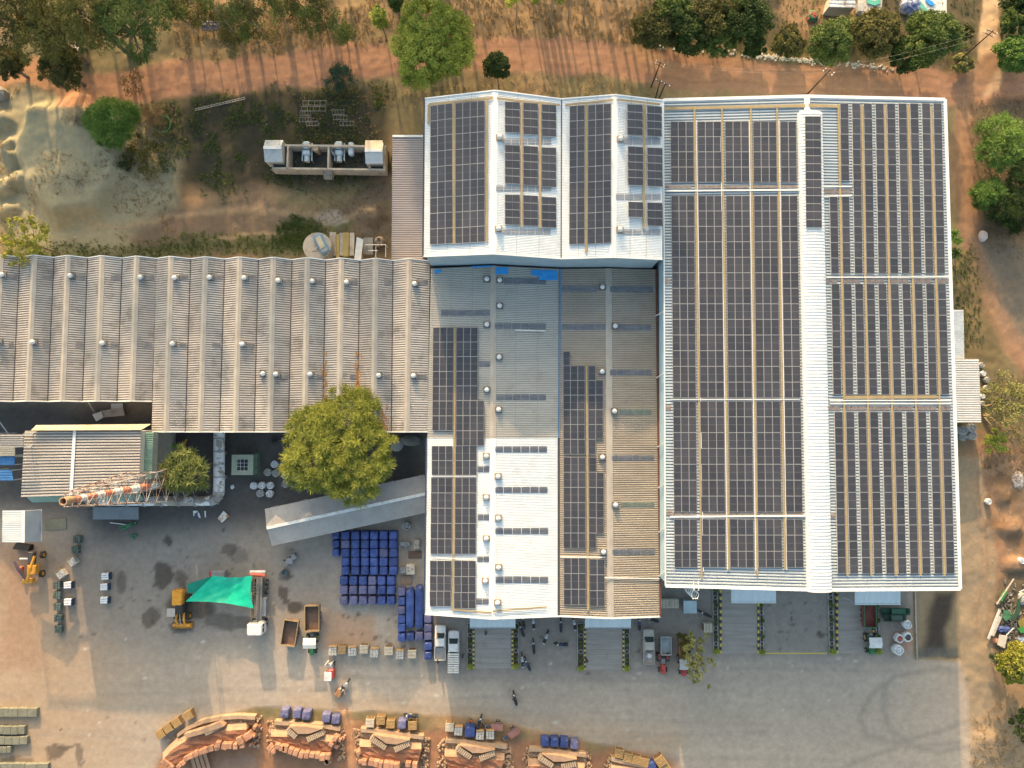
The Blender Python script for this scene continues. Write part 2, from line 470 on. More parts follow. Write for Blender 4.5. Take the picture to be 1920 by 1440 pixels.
# relief
ROADM = np.clip(MR1 + MR2 + MR3 + MR0, 0, 1)
FLAT = np.clip(MY + MB2, 0, 1)
ZZ = ((vnoise(XX, YY, 4.0, 21, 5, .6) - .5) * .7 * (1 - ROADM * .72) + (vnoise(XX, YY, .9, 22, 3) - .5) * .16) * (1 - FLAT)
ZZ += MOUND * (1.5 + 1.3 * vnoise(XX, YY, 8, 23)) * (1 - FLAT)
for (cx_, cy_, rx, ry, h) in [(20, 280, 12, 22, 1.8), (15, 350, 12, 18, 1.6), (35, 330, 12, 14, 1.2), (10, 225, 12, 12, 1.4), (20, 400, 16, 12, 1.2), (1890, 990, 22, 14, .8), (1880, 930, 16, 14, .7), (1900, 1060, 20, 12, .6), (1840, 1400, 40, 26, .5), (700, 400, 24, 18, .8)]:
    ZZ += m_blob(cx_, cy_, rx, ry, 1.1) * h * (1 - FLAT)
rip = vnoise(XX * 1.0, YY * .25, 1.3, 24, 3)
ZZ += (rip - .5) * .25 * m_poly([(1790, 860), (1960, 860), (1960, 1260), (1840, 1260)], 20) * (1 - FLAT)
bmask = m_poly([(560, 180), (1800, 180), (1800, 1090), (790, 1150), (790, 480), (740, 480), (480, 330), (480, 250)], 20, False)
ZZ *= 1 - m_poly([(740, 200), (1790, 200), (1790, 1100), (790, 1130), (790, 480), (740, 480)], 14, False)
ZZ *= 1 - m_poly([(488, 240), (735, 240), (735, 345), (488, 345)], 10, False) * .9
def ground_z(x, y):
    i = int(round((x - GX0) / GS)); j = int(round((y - GY0) / GS))
    if 0 <= i < len(gx) and 0 <= j < len(gy): return float(ZZ[j, i])
    return 0.0
def G(px, py, dz=0.0):
    p = P(px, py, 0); z = ground_z(p.x, p.y)
    p = P(px, py, z); return Vector((p.x, p.y, z + dz))

def ground_material():
    mt = bpy.data.materials.new('earth'); mt.use_nodes = True
    nt = mt.node_tree; bs = nt.nodes['Principled BSDF']
    bs.inputs['Roughness'].default_value = .95; bs.inputs['Specular IOR Level'].default_value = .15
    at = nt.nodes.new('ShaderNodeAttribute'); at.attribute_name = 'Col'
    g = nt.nodes.new('ShaderNodeNewGeometry')
    out = at.outputs['Color']
    for sc, lo, hi, a, b in ((1.3, .3, .7, .88, 1.13), (7., .3, .7, .90, 1.10)):
        n = nt.nodes.new('ShaderNodeTexNoise'); n.inputs['Scale'].default_value = sc; n.inputs['Detail'].default_value = 5; n.inputs['Roughness'].default_value = .7
        nt.links.new(g.outputs['Position'], n.inputs['Vector'])
        mr = nt.nodes.new('ShaderNodeMapRange'); mr.inputs['From Min'].default_value = lo; mr.inputs['From Max'].default_value = hi
        mr.inputs['To Min'].default_value = a; mr.inputs['To Max'].default_value = b
        nt.links.new(n.outputs['Fac'], mr.inputs['Value'])
        v = nt.nodes.new('ShaderNodeVectorMath'); v.operation = 'SCALE'
        nt.links.new(out, v.inputs[0]); nt.links.new(mr.outputs[0], v.inputs['Scale']); out = v.outputs[0]
    nt.links.new(out, bs.inputs['Base Color'])
    n = nt.nodes.new('ShaderNodeTexNoise'); n.inputs['Scale'].default_value = 5; n.inputs['Detail'].default_value = 7
    nt.links.new(g.outputs['Position'], n.inputs['Vector'])
    b = nt.nodes.new('ShaderNodeBump'); b.inputs['Distance'].default_value = .012
    nt.links.new(n.outputs['Fac'], b.inputs['Height']); nt.links.new(b.outputs[0], bs.inputs['Normal'])
    return mt
EARTH = ground_material()
ny, nx = XX.shape
idx = np.arange(nx * ny).reshape(ny, nx)
quads = np.stack([idx[:-1, :-1], idx[:-1, 1:], idx[1:, 1:], idx[1:, :-1]], -1).reshape(-1, 4)
def cell(m): return m[:-1, :-1].reshape(-1)
zone = np.zeros(len(quads), int)
zone[cell(ROADM) > .5] = 1
zone[cell(MK) > .5] = 3
zone[cell(MY) > .5] = 2
zone[cell(MB2) > .5] = 4
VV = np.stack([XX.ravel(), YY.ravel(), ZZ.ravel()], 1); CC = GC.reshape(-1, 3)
for zi, nm in enumerate(['ground', 'dirt_road', 'yard', 'kiln_ground', 'soil_bed']):
    q = quads[zone == zi]
    used, inv = np.unique(q, return_inverse=True)
    me = bpy.data.meshes.new(nm)
    inv = inv.reshape(-1, 4)
    if zi == 0:     # carry the ground on, flat, out to the horizon
        vx = VV[used]; cc = CC[used]; n0 = len(vx)
        F = 1500.0
        outer = np.array([[-F, -F, 0], [F, -F, 0], [F, F, 0], [-F, F, 0], [GX0, GY0, 0], [gx[-1], GY0, 0], [gx[-1], gy[-1], 0], [GX0, gy[-1], 0]])
        outer[:, 2] = -.03
        vx = np.vstack([vx, outer]); cc = np.vstack([cc, np.tile([.27, .19, .11], (8, 1))])
        extra = np.array([[0, 1, 5, 4], [1, 2, 6, 5], [2, 3, 7, 6], [3, 0, 4, 7]]) + n0
        inv = np.vstack([inv, extra])
    else:
        vx = VV[used]; cc = CC[used]
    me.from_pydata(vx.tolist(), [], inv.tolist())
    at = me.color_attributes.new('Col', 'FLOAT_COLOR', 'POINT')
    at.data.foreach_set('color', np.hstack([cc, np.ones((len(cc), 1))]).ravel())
    me.materials.append(EARTH)
    me.polygons.foreach_set('use_smooth', [True] * len(me.polygons))
    o = bpy.data.objects.new(nm, me); COL.objects.link(o); struct(o)
# ------------------------------------------------------------ building materials
M_ASB = M('weathered_cement_sheet', (.40, .375, .345), .9, c2=(.54, .51, .47), stretch=(.35, 1, 1), scale=.5, lo=.3, hi=.7, dirt=(.20, .19, .17), dscale=.45, dlo=.50, dhi=.72, bump=.01, rnd=.12)
M_ASBD = M('dark_dusty_rooflight', (.20, .19, .18), .7, c2=(.30, .28, .26), scale=1.5)
M_CAP = M('cement_ridge_cap', (.34, .31, .27), .85, c2=(.42, .39, .34), scale=.6)
M_RUST = M('rust', (.22, .10, .045), .9, c2=(.36, .18, .08), scale=2.0)
M_WHITE = M('white_roof_sheet', (.70, .76, .78), .45, c2=(.78, .82, .83), stretch=(.2, 1.4, 1), scale=.5, dirt=(.50, .50, .47), dscale=.35, dlo=.52, dhi=.85)
M_WHITE2 = M('white_trim', (.68, .70, .69), .5, c2=(.76, .77, .75), scale=.8)
M_GALV = M('zinc_roof_sheet', (.50, .54, .56), .45, c2=(.62, .65, .66), stretch=(.2, 1.2, 1), scale=.7, spec=.5)
M_GREY = M('dusty_grey_sheet', (.40, .40, .37), .75, c2=(.47, .465, .43), stretch=(.3, 1.2, 1), scale=.5, dirt=(.30, .25, .19), dscale=.35, dlo=.56, dhi=.8)
M_TAN = M('dusty_tan_sheet', (.32, .285, .235), .75, c2=(.41, .365, .30), stretch=(.3, 1.2, 1), scale=.5, dirt=(.33, .25, .17), dscale=.35, dlo=.56, dhi=.8)
M_LEAN = M('pinkish_grey_sheet', (.36, .33, .33), .8, c2=(.44, .41, .40), stretch=(.3, 1, 1), scale=.5)
M_SKY = M('rooflight_sheet', (.13, .145, .17), .4, c2=(.20, .21, .235), scale=1.2, stretch=(.5, 2, 1))
M_SKYG = M('greenish_rooflight_sheet', (.16, .20, .17), .5, c2=(.22, .25, .21), scale=1.2)
M_WALL = M('grey_blue_cladding', (.28, .36, .42), .6, c2=(.34, .42, .48), scale=.5)
M_WALLB = M('light_blue_cladding', (.40, .58, .68), .5, c2=(.50, .67, .76), scale=.5)
M_WALLC = M('painted_brick_wall', (.42, .39, .34), .9, c2=(.50, .46, .40), scale=.8)
M_YEL = M('yellow_walkway_grating', (.28, .22, .12), .8, c2=(.35, .28, .16), scale=1.5, dirt=(.28, .22, .14), dscale=1.0)
M_VALLEY = M('dark_gutter', (.05, .05, .055), .6)
M_BLUEG = M('blue_gutter', (.03, .25, .55), .5)
M_CAPM = M('vent_metal', (.55, .57, .58), .35, c2=(.68, .70, .70), scale=3, spec=.6)
M_CURB = M('vent_curb', (.14, .14, .14), .8)
M_ALU = M('aluminium_rail', (.62, .64, .65), .4, c2=(.7, .72, .72), scale=3)

def grooved(m):
    """the same sheet darkened: rib shade painted into the troughs between the ribs"""
    k = {'weathered_cement_sheet': (.17, .155, .14), 'dusty_grey_sheet': (.24, .24, .22), 'dusty_tan_sheet': (.21, .18, .145), 'white_roof_sheet': (.52, .56, .58), 'pale_zinc_sheet': (.22, .27, .31), 'furnace_roof_sheet': (.17, .155, .145), 'annex_white': (.36, .36, .36), 'pinkish_grey_sheet': (.20, .18, .18)}.get(m.name)
    return M(m.name + '_trough', k, .9, scale=1.0) if k else m
def plane_of(a, b, c, up=0.0):
    n = (b - a).cross(c - a).normalized()
    if n.z < 0: n = -n
    return (a + n * up, n)
def corr(mb, nw, ne, se, sw, pitch, amp, mi=0, frac=(0, .42, .5, .92)):
    """ribbed sheet: ribs run from the west edge to the east edge, one every `pitch` metres"""
    L = (sw - nw).length; n = max(1, int(round(L / pitch)))
    vs_ = []; 
    for i in range(n):
        for k, f in enumerate(frac):
            t = (i + f) / n
            h = amp if k in (2, 3) else 0
            if len(frac) == 4: h = (0, 0, amp, amp)[k]
            a = nw.lerp(sw, t); b = ne.lerp(se, t)
            vs_ += [(a.x, a.y, a.z + h), (b.x, b.y, b.z + h)]
    vs_ += [tuple(sw), tuple(se)]
    m = len(vs_) // 2
    fs_ = [(2 * i, 2 * i + 2, 2 * i + 3, 2 * i + 1) for i in range(m - 1)]
    mb.add(vs_, fs_, mi)
    if len(frac) == 4: mb.m[-len(fs_):] = [mi + (1 if i % 4 == 0 else 0) for i in range(len(fs_))]
def wallpan(mb, pts, th=.15, mi=0):
    """upright wall polygon with thickness; pts go round it"""
    pts = [Vector(p) for p in pts]
    n = (pts[1] - pts[0]).cross(pts[2] - pts[0]).normalized() * th / 2
    k = len(pts)
    fs = [tuple(range(k)), tuple(reversed(range(k, 2 * k)))] + [(i, i + k, (i + 1) % k + k, (i + 1) % k) for i in range(k)]
    mb.add([p + n for p in pts] + [p - n for p in pts], fs, mi)
def profile_building(name, label, cat, north, south, mats, pitch, amp, wall_mat, inset=.35, capw=.45, cap_mat=None, walls=True, zdrop=.18, fascia=None, fw=.16, wall_z0=0.0):
    """north / south: (px, py, z) of the roof's nodes from west to east. A roof slope between each two."""
    Nn = [P(*a) for a in north]; S = [P(*a) for a in south]
    c = sum(Nn + S, Vector()) / (2 * len(Nn))
    t = thing(name, label, cat, (c.x, c.y, 0))
    if not isinstance(mats, (list, tuple)): mats = [mats] * (len(Nn) - 1)
    for i in range(len(Nn) - 1):
        mb = MB(); corr(mb, Nn[i], Nn[i + 1], S[i + 1], S[i], pitch, amp)
        mb.build('roof_slope', [mats[i], grooved(mats[i])], t)
        if (Nn[i + 1] - Nn[i]).length > 5:
            for f in (.34, .67):
                mb = MB(); u = Vector((0, 0, amp + .004)); mb.beam(Nn[i].lerp(Nn[i + 1], f) + u, S[i].lerp(S[i + 1], f) + u, .035, .012); mb.build('sheet_lap', M('lap_seam', (.25, .26, .26), .8), t)  # thin dark seam where the sheets lap
    for i in range(1, len(Nn) - 1):
        ridge = Nn[i].z > Nn[i - 1].z and Nn[i].z > Nn[i + 1].z
        mb = MB()
        if ridge and cap_mat:
            for sgn, j in ((-1, i - 1), (1, i + 1)):
                f = capw / (Nn[j] - Nn[i]).length
                a = Nn[i]; b = Nn[i].lerp(Nn[j], f); c2 = S[i].lerp(S[j], f); d = S[i]
                u = Vector((0, 0, amp + .03))
                mb.slab(a + u, b + u, c2 + u, d + u, .02)
            mb.build('ridge_cap', cap_mat, t)
        elif not ridge:
            u = Vector((0, 0, amp + .01))
            mb.beam(Nn[i] + u, S[i] + u, .14, .05); mb.build('valley_gutter', M_VALLEY, t)
    if walls:
        def ins(p, q, f=inset): return p + (q - p).normalized() * f
        dz = Vector((0, 0, zdrop))
        WN = [ins(a, b) - dz for a, b in zip(Nn, S)]; WS = [ins(b, a) - dz for a, b in zip(Nn, S)]
        e = Vector((inset, 0, 0))
        WN[0] += e; WS[0] += e; WN[-1] -= e; WS[-1] -= e
        fl = lambda p: Vector((p.x, p.y, wall_z0))
        for Wl in (WN, WS):
            mb = MB(); wallpan(mb, [fl(Wl[0]), fl(Wl[-1])] + list(reversed(Wl))); mb.build('wall', wall_mat, t)
        for k in (0, -1):
            mb = MB(); wallpan(mb, [fl(WN[k]), fl(WS[k]), WS[k], WN[k]]); mb.build('wall', wall_mat, t)
    if fascia:
        for Wl in (Nn, S):
            mb = MB()
            for a, b in zip(Wl[:-1], Wl[1:]):
                u = Vector((0, 0, amp * .5)); mb.beam(a + u, b + u, fw, .22)
            mb.build('fascia', fascia, t)
    return t, Nn, S

def vent(parent, px, py, z, plane=None, curb=M_CURB, h=.62, r=.34):
    p = PL(px, py, plane) if plane else P(px, py, z)
    n = 12
    mb = MB(); mb.box((p.x, p.y, p.z + .12), (1.0, .82, .25)); c = mb.build('vent_base', curb, parent)
    mb = MB()
    prof = [(.25, .2), (.25, .32), (r, .40), (r * 1.03, .52), (r * .9, .66), (r * .55, .76), (.02, .80)]
    vs_ = []; fs_ = []
    for rr, zz in prof:
        for k in range(n):
            a = 2 * math.pi * k / n; vs_.append((p.x + rr * math.cos(a), p.y + rr * math.sin(a), p.z + zz * h / .62))
    for i in range(len(prof) - 1):
        for k in range(n):
            j = (k + 1) % n; fs_.append((i * n + k, i * n + j, (i + 1) * n + j, (i + 1) * n + k))
    mb.add(vs_, fs_); o = mb.build('roof_ventilator', M_CAPM, parent)
    c.parent = o; c.location = c.location + parent.location - (o.location + parent.location)
    return o
_pane_mesh = {}
def skylight(parent, x0, y0, x1, y1, n, plane, mat=M_SKY, up=.10, gap=.09):
    """strip of translucent roof sheets, one object for each"""
    for i in range(n):
        f0, f1 = i / n, (i + 1 - gap) / n
        co = (plane[0] + plane[1] * up, plane[1])
        a = PL(x0 + (x1 - x0) * f0, y0, co); b = PL(x0 + (x1 - x0) * f1, y0, co)
        c = PL(x0 + (x1 - x0) * f1, y1, co); d = PL(x0 + (x1 - x0) * f0, y1, co)
        mb = MB(); mb.slab(a, b, c, d, .02)
        for k in (1, 2, 3):
            q0 = a.lerp(d, k / 4); q1 = b.lerp(c, k / 4); mb.beam(q0 + Vector((0, 0, .02)), q1 + Vector((0, 0, .02)), .07, .05)
        mb.build('rooflight_pane', mat, parent)
def strip(parent, name, mat, pts, plane, w=.35, h=.05, up=.22):
    co = (plane[0] + plane[1] * up, plane[1])
    q = [PL(x, y, co) for x, y in pts]
    mb = MB()
    for a, b in zip(q[:-1], q[1:]): mb.beam(a, b, w, h)
    return mb.build(name, mat, parent)

# ------------------------------------------------------------ the shed with many ridges (west)
VT = [-154, -90, -26, 38, 102, 165, 230, 294, 358, 422, 485, 548, 611, 675, 737, 806]
RT = [-127, -63, 1, 64, 127, 191, 256, 320, 385, 449, 512, 576, 640, 704, 767]
VB = [-170, -105, -40, 25, 90, 155, 220, 284.5, 348, 412, 477, 541, 605, 670, 734, 802]
RB_ = [-142, -77, -13, 51, 116, 181, 247, 311, 375, 441, 506, 571, 635, 700, 762]
ZV, ZR = 7.2, 8.4
def ytop(x, r): return 482 + x * .0095 - (4.2 if r else 0)
topn, botn = [], []
for i in range(15):
    topn += [(VT[i], ytop(VT[i], 0), ZV), (RT[i], ytop(RT[i], 1), ZR)]
    short = i < 7
    botn += [(VB[i], 753 if short else 810, ZV), (RB_[i], 752 if short else 810, ZR)]
topn.append((VT[-1], ytop(VT[-1], 0), ZV)); botn.append((VB[-1], 810, ZV))
W1n, W1s = topn[:15], botn[:14] + [(285, 753, ZV)]
E1n, E1s = topn[14:], [(284.5, 810, ZV)] + botn[15:]
W1n[-1] = (294, ytop(294, 0), ZV)
shedW, sWN, sWS = profile_building('ridged_shed', 'shorter western wing of the many-ridged cement sheet shed, open yard on its south side', 'shed', W1n, W1s, M_ASB, .33, .07, M_WALLC, cap_mat=M_CAP, fascia=M_WHITE2, fw=.12)
shedE, sEN, sES = profile_building('ridged_shed', 'long eastern wing of the many-ridged cement sheet shed, big tree leaning on its south eave', 'shed', E1n, E1s, M_ASB, .33, .07, M_WALLC, cap_mat=M_CAP, fascia=M_WHITE2, fw=.12)
def slope_planes(Nn, S): return [(Nn[i].x, Nn[i + 1].x, plane_of(Nn[i], Nn[i + 1], S[i])) for i in range(len(Nn) - 1)]
plW, plE = slope_planes(sWN, sWS), slope_planes(sEN, sES)
def find_plane(px, py):
    best = None
    for par, pls, Nn, S in ((shedW, plW, sWN, sWS), (shedE, plE, sEN, sES)):
        for i in range(len(Nn) - 1):
            p = P(px, py, 7.8)
            t = (Nn[i].y - p.y) / (Nn[i].y - S[i].y)
            xa = Nn[i].lerp(S[i], t).x; xb = Nn[i + 1].lerp(S[i + 1], t).x
            if xa <= p.x < xb: return par, pls[i][2], to_px(xb, p.y, 7.3)[0]
    return shedE, plE[-1][2], 806
for x, y in [(7, 516), (135, 518), (266, 521), (330, 522), (395, 521), (460, 522), (523, 527), (587, 528), (651, 530), (778, 533),
             (0, 641), (65, 642), (195, 644), (326, 645), (456, 646), (495, 701), (519, 702), (583, 702), (711, 704), (776, 705)]:
    par, pl, xe = find_plane(x, y)
    vent(par, x, y, 0, pl)
for i, x in enumerate([20, 82, 146, 210, 275, 338, 402, 466, 532, 595, 660, 722, 785]):
    for yy in ((523, 534) if x > 500 else (514, 525), (642, 652) if x < 470 else (700, 711)):
        if (x > 100 and x < 300 and i % 2 == 0 and yy[0] > 600): pass
        par, pl, xe = find_plane(x, yy[0] + 5)
        skylight(par, x - (2 if i % 2 else 4), yy[0], xe - 3, yy[1], 2, pl, M_ASBD, .085, .04)
# rust running down by the big tree
def streak_patch(parent, px, y0, y1, w, seed):
    rr = random.Random(seed)
    mb = MB()
    for k in range(int((y1 - y0) * w / 7)):
        x = px + rr.gauss(0, w * .45); y = y0 + (y1 - y0) * rr.random() ** .8
        par, pl, _ = find_plane(x, y)
        co = (pl[0] + Vector((0, 0, .10)), pl[1])
        c = PL(x, y, co); L = rr.uniform(.1, .35); s = rr.uniform(.04, .13)
        mb.add([c + Vector((-s, -L, 0)), c + Vector((s, -L, .0)), c + Vector((s * .6, L, 0)), c + Vector((-s * .8, L, .0))], [(0, 1, 2, 3)])
    o = mb.build('fallen_leaf_litter', M('leaf_litter', (.24, .12, .05), .9, c2=(.36, .21, .09), scale=6), None)
    stuff(o, 'rust-brown fallen leaves strewn on the shed roof above the big tree' , 'leaves')
streak_patch(shedE, 608, 660, 760, 5, 1); streak_patch(shedE, 671, 660, 775, 7, 2); streak_patch(shedE, 720, 760, 806, 9, 3); streak_patch(shedE, 541, 740, 800, 2, 4); streak_patch(shedE, 690, 735, 790, 12, 6)

# ------------------------------------------------------------ the white upper hall
uwN = [(797, 185, 13.5), (928, 170, 15.6), (1053, 186, 13.5), (1153, 178, 14.8), (1243, 188.5, 13.3)]
uwS = [(794.5, 481, 13.5), (924.5, 476, 15.6), (1052, 485, 13.5), (1149, 482.5, 14.8), (1242, 486.5, 13.3)]
upper, uN, uS = profile_building('factory_hall', 'tall white hall with two gables and solar panels on the north side', 'building', uwN, uwS, M_WHITE, .22, .03, M_WALL, cap_mat=M_WHITE2, fascia=M_WHITE2, inset=.25)
upl = [plane_of(uN[i], uN[i + 1], uS[i]) for i in range(4)]
for x, y, k in [(937, 259, 1), (935, 430, 1), (1163, 262, 3), (1162, 432, 3)]: vent(upper, x, y, 0, upl[k], M('brown_curb', (.26, .22, .18), .8))
for x0, y0, x1, y1, n, k in [(944, 259, 1035, 271, 6, 1), (930, 347, 1035, 359, 7, 1), (944, 429, 1034, 440, 6, 1), (1170, 258, 1240, 271, 4, 3), (1155, 363, 1240, 375, 5, 3), (1169, 430, 1240, 441, 4, 3)]:
    skylight(upper, x0, y0, x1, y1, n, upl[k], M('pale_rooflight', (.30, .32, .34), .5, c2=(.40, .41, .42), scale=1), .06)  # paler rooflight sheets than on the lower hall
for pts, k, w in [([(851, 190), (851, 458)], 0, .33), ([(804, 196), (803, 232)], 0, .3), ([(804, 196), (870, 189), (925, 183)], 0, .3), ([(913, 186), (912.5, 454)], 0, .25),
                  ([(932, 184), (1050, 197)], 1, .25), ([(978, 190), (978, 426)], 1, .28), ([(1012.5, 193), (1012.5, 428)], 1, .28),
                  ([(1060, 197), (1150, 187)], 2, .25), ([(1099.5, 192), (1099, 474)], 2, .3), ([(1157, 187), (1238, 195)], 3, .22), ([(1208, 196), (1207, 428)], 3, .3)]:
    strip(upper, 'walkway', M_YEL, pts, upl[k], w)
mb = MB()
a, b = uN[0], uS[0]; mb.beam(a + Vector((-.12, 0, 0)), b + Vector((-.12, 0, 0)), .16, .2); mb.build('gutter', M('dark_blue_gutter', (.03, .04, .07), .5), upper)

# ------------------------------------------------------------ the lower hall with grey, white and tan sheets
lN = [(808, 503, 7.2), (925, 498, 8.8), (1049, 504, 7.2), (1141, 503, 7.9), (1231, 505, 7.2)]
lM = [(801, 822, 7.2), (924, 822, 8.8), (1047.5, 821, 7.2), (1142.5, 822, 7.9), (1235, 822, 7.2)]
lS = [(797, 1151, 7.2), (923, 1160, 8.8), (1047.5, 1155, 7.2), (1145, 1159, 7.9), (1239, 1156, 7.2)]
lMt = [(1049, 1082, 7.2)]
lower, loN, loM = profile_building('factory_hall', 'long lower hall roofed with dull grey and tan sheets, white end to the south-west', 'building', lN, lM, [M_GREY, M_GREY, M_TAN, M_TAN], .26, .045, M_WALL, cap_mat=M_CAP, walls=False)
LN_, LM_, LS_ = [P(*a) for a in lN], [P(*a) for a in lM], [P(*a) for a in lS]
for i in range(4):
    mb = MB(); corr(mb, LM_[i], LM_[i + 1], LS_[i + 1], LS_[i], .22 if i < 2 else .31, .035 if i < 2 else .06)
    m_ = [M_WHITE, M_WHITE, M_TAN, M_TAN][i]; mb.build('roof_slope', [m_, grooved(m_)], lower)
for i, m_ in ((1, M_WHITE2), (3, M_CAP)):
    mb = MB()
    for j in (i - 1, i + 1):
        f = .45 / (LM_[j] - LM_[i]).length; u = Vector((0, 0, .09))
        mb.slab(LM_[i] + u, LM_[i].lerp(LM_[j], f) + u, LS_[i].lerp(LS_[j], f) + u, LS_[i] + u, .02)
    mb.build('ridge_cap', m_, lower)
mb = MB(); u = Vector((0, 0, .08)); mb.beam(LM_[2] + u, LS_[2] + u, .3, .05); mb.build('valley_gutter', M_VALLEY, lower)
mb = MB(); u = Vector((.06, 0, .12)); mb.beam(LN_[2] + u, LM_[2] + u, .16, .06); mb.build('valley_gutter', M_BLUEG, lower)
mb = MB()
for a, b in zip(LS_[:-1], LS_[1:]): mb.beam(a, b, .22, .24)
mb.build('fascia', M_WHITE2, lower)
mb = MB(); mb.beam(LM_[0] + Vector((-.1, 0, 0)), LS_[0] + Vector((-.1, 0, 0)), .2, .25); mb.build('gutter', M('navy_gutter', (.04, .06, .11), .5), lower)
mb = MB(); mb.beam(LN_[4] + Vector((-.05, 0, .1)), LS_[4] + Vector((-.05, 0, .1)), .28, .12); mb.build('gutter', M('rusty_gutter', (.12, .05, .035), .8), lower)
for q in ([LS_[0], LS_[1], LS_[2], LS_[3], LS_[4]],):
    pts = [Vector((p.x, p.y + .5, p.z - .15)) for p in q]
    pts[0].x += .3; pts[-1].x -= .3
    mb = MB(); wallpan(mb, [Vector((pts[0].x, pts[0].y, 0)), Vector((pts[-1].x, pts[-1].y, 0))] + list(reversed(pts))); mb.build('wall', M_WALL, lower)
for i in (0, 4):
    s = .3 if i == 0 else -.3
    a = LN_[i] + Vector((s, 0, -.15)); b = LS_[i] + Vector((s, .5, -.15))
    mb = MB(); wallpan(mb, [Vector((a.x, a.y, 0)), Vector((b.x, b.y, 0)), b, a]); mb.build('wall', M_WALL, lower)
lpA = [plane_of(LN_[i], LN_[i + 1], LM_[i]) for i in range(4)]
lpB = [plane_of(LM_[i], LM_[i + 1], LS_[i]) for i in range(4)]
for x, y, k in [(913, 524, 0), (937, 526, 1), (937, 574, 1), (913, 609, 0), (936, 670, 1), (913, 731, 0), (935, 768, 1),
                (912, 855, 4), (934, 893, 5), (912, 932, 4), (934.5, 971, 5), (912, 1009, 4), (935, 1063, 5), (910, 1088, 4), (933, 1129, 5),
                (1129, 539, 2), (1153, 612, 3), (1128.5, 697, 2), (1151.5, 771, 3), (1129, 857, 6), (1153.5, 946, 7), (1131, 1034, 6)]:
    vent(lower, x, y, 0, (lpA + lpB)[k], M_CURB if k in (0, 1, 2, 3, 6, 7) else M('brown_curb', (.26, .22, .18), .8))
SKY_L = [(827, 581, 920, 592, 6, 0, 0), (946, 521, 1025, 533, 5, 1, 0), (928, 606, 1025, 617, 6, 1, 0), (930, 740, 1025, 750, 6, 1, 0), (898, 677, 920, 687, 2, 0, 0),
         (928, 837, 1027, 848, 6, 5, 0), (928, 913, 1028, 924, 6, 5, 0), (928, 990, 1029, 1001, 6, 5, 0), (929, 1081, 1029, 1093, 6, 5, 0),
         (896, 874, 918, 885, 2, 4, 0), (896, 964, 918, 975, 2, 4, 0), (895, 1043, 918, 1053, 2, 4, 0), (893, 1122, 917, 1133, 2, 4, 0),
         (1054, 536, 1120, 547, 5, 2, 0), (1054, 608, 1136, 619, 6, 2, 0), (1144, 537, 1226, 548, 6, 3, 0), (1162, 609, 1222, 620, 4, 3, 0), (1144, 693, 1223, 704, 6, 3, 0),
         (1162, 767, 1223, 778, 4, 3, 1), (1147, 853, 1227, 864, 6, 7, 0), (1164, 941, 1228, 951, 4, 7, 1), (1148, 1029, 1229, 1040, 6, 7, 0)]
for x0, y0, x1, y1, n, k, g in SKY_L: skylight(lower, x0, y0, x1, y1, n, (lpA + lpB)[k], M_SKYG if g else M_SKY, .085)
for pts, k, w in [([(853, 612), (852, 822)], 0, .26), ([(852, 822), (849.5, 1145)], 4, .3), ([(849.5, 1143), (922, 1149)], 4, .22), ([(924, 1146), (1025, 1138)], 5, .2),
                  ([(1099.5, 684), (1101, 822)], 2, .26), ([(1101, 822), (1103, 1145)], 6, .28)]:
    strip(lower, 'walkway', M_YEL, pts, (lpA + lpB)[k], w)
for pts, k in [([(809, 1046), (892, 1048)], 4), ([(1050, 1044), (1135, 1045)], 6), ([(808, 893), (894, 893)], 4), ([(1134, 1083), (1238, 1085)], 7), ([(966, 619), (1022, 620.5)], 1)]:
    strip(lower, 'pipe', M_WHITE2 if k != 4 else M_ALU, pts, (lpA + lpB)[k], .12, .08)
# blue sheets lying on the lower roof under the tall hall's wall
MBLUE = M('bright_blue_tarp', (.02, .24, .62), .5, c2=(.03, .32, .75), scale=2)
def flat_sheet(label, pts, plane, up=.12, mat=MBLUE, name='tarpaulin', cat='tarpaulin'):
    co = (plane[0] + plane[1] * up, plane[1])
    q = [PL(x, y, co) for x, y in pts]
    n = len(q); mb = MB()
    mb.add([p + Vector((0, 0, R(0, .03))) for p in q] + [p - Vector((0, 0, .04)) for p in q], [tuple(range(n)), tuple(reversed(range(n, 2 * n)))] + [(i, i + n, (i + 1) % n + n, (i + 1) % n) for i in range(n)])
    return tag(mb.build(name, mat), label, cat)
flat_sheet('small square blue tarpaulin on the lower roof just east of its first ridge', [(930, 501), (953, 501), (953, 514), (929, 514)], lpA[1])
flat_sheet('stepped blue tarpaulin in the roof corner against the tall hall wall and blue gutter', [(996, 506), (1045, 507), (1045, 525.5), (1010, 525), (1010, 517), (996, 516)], lpA[1])
flat_sheet('thin blue strip of sheet tucked along the foot of the tall hall wall', [(884, 499), (924, 497.5), (924, 500), (884, 502)], lpA[0])
flat_sheet('tiny crumpled blue sheet in the north-west corner of the lower roof', [(815, 507), (826, 504), (827, 510), (816, 513)], lpA[0])

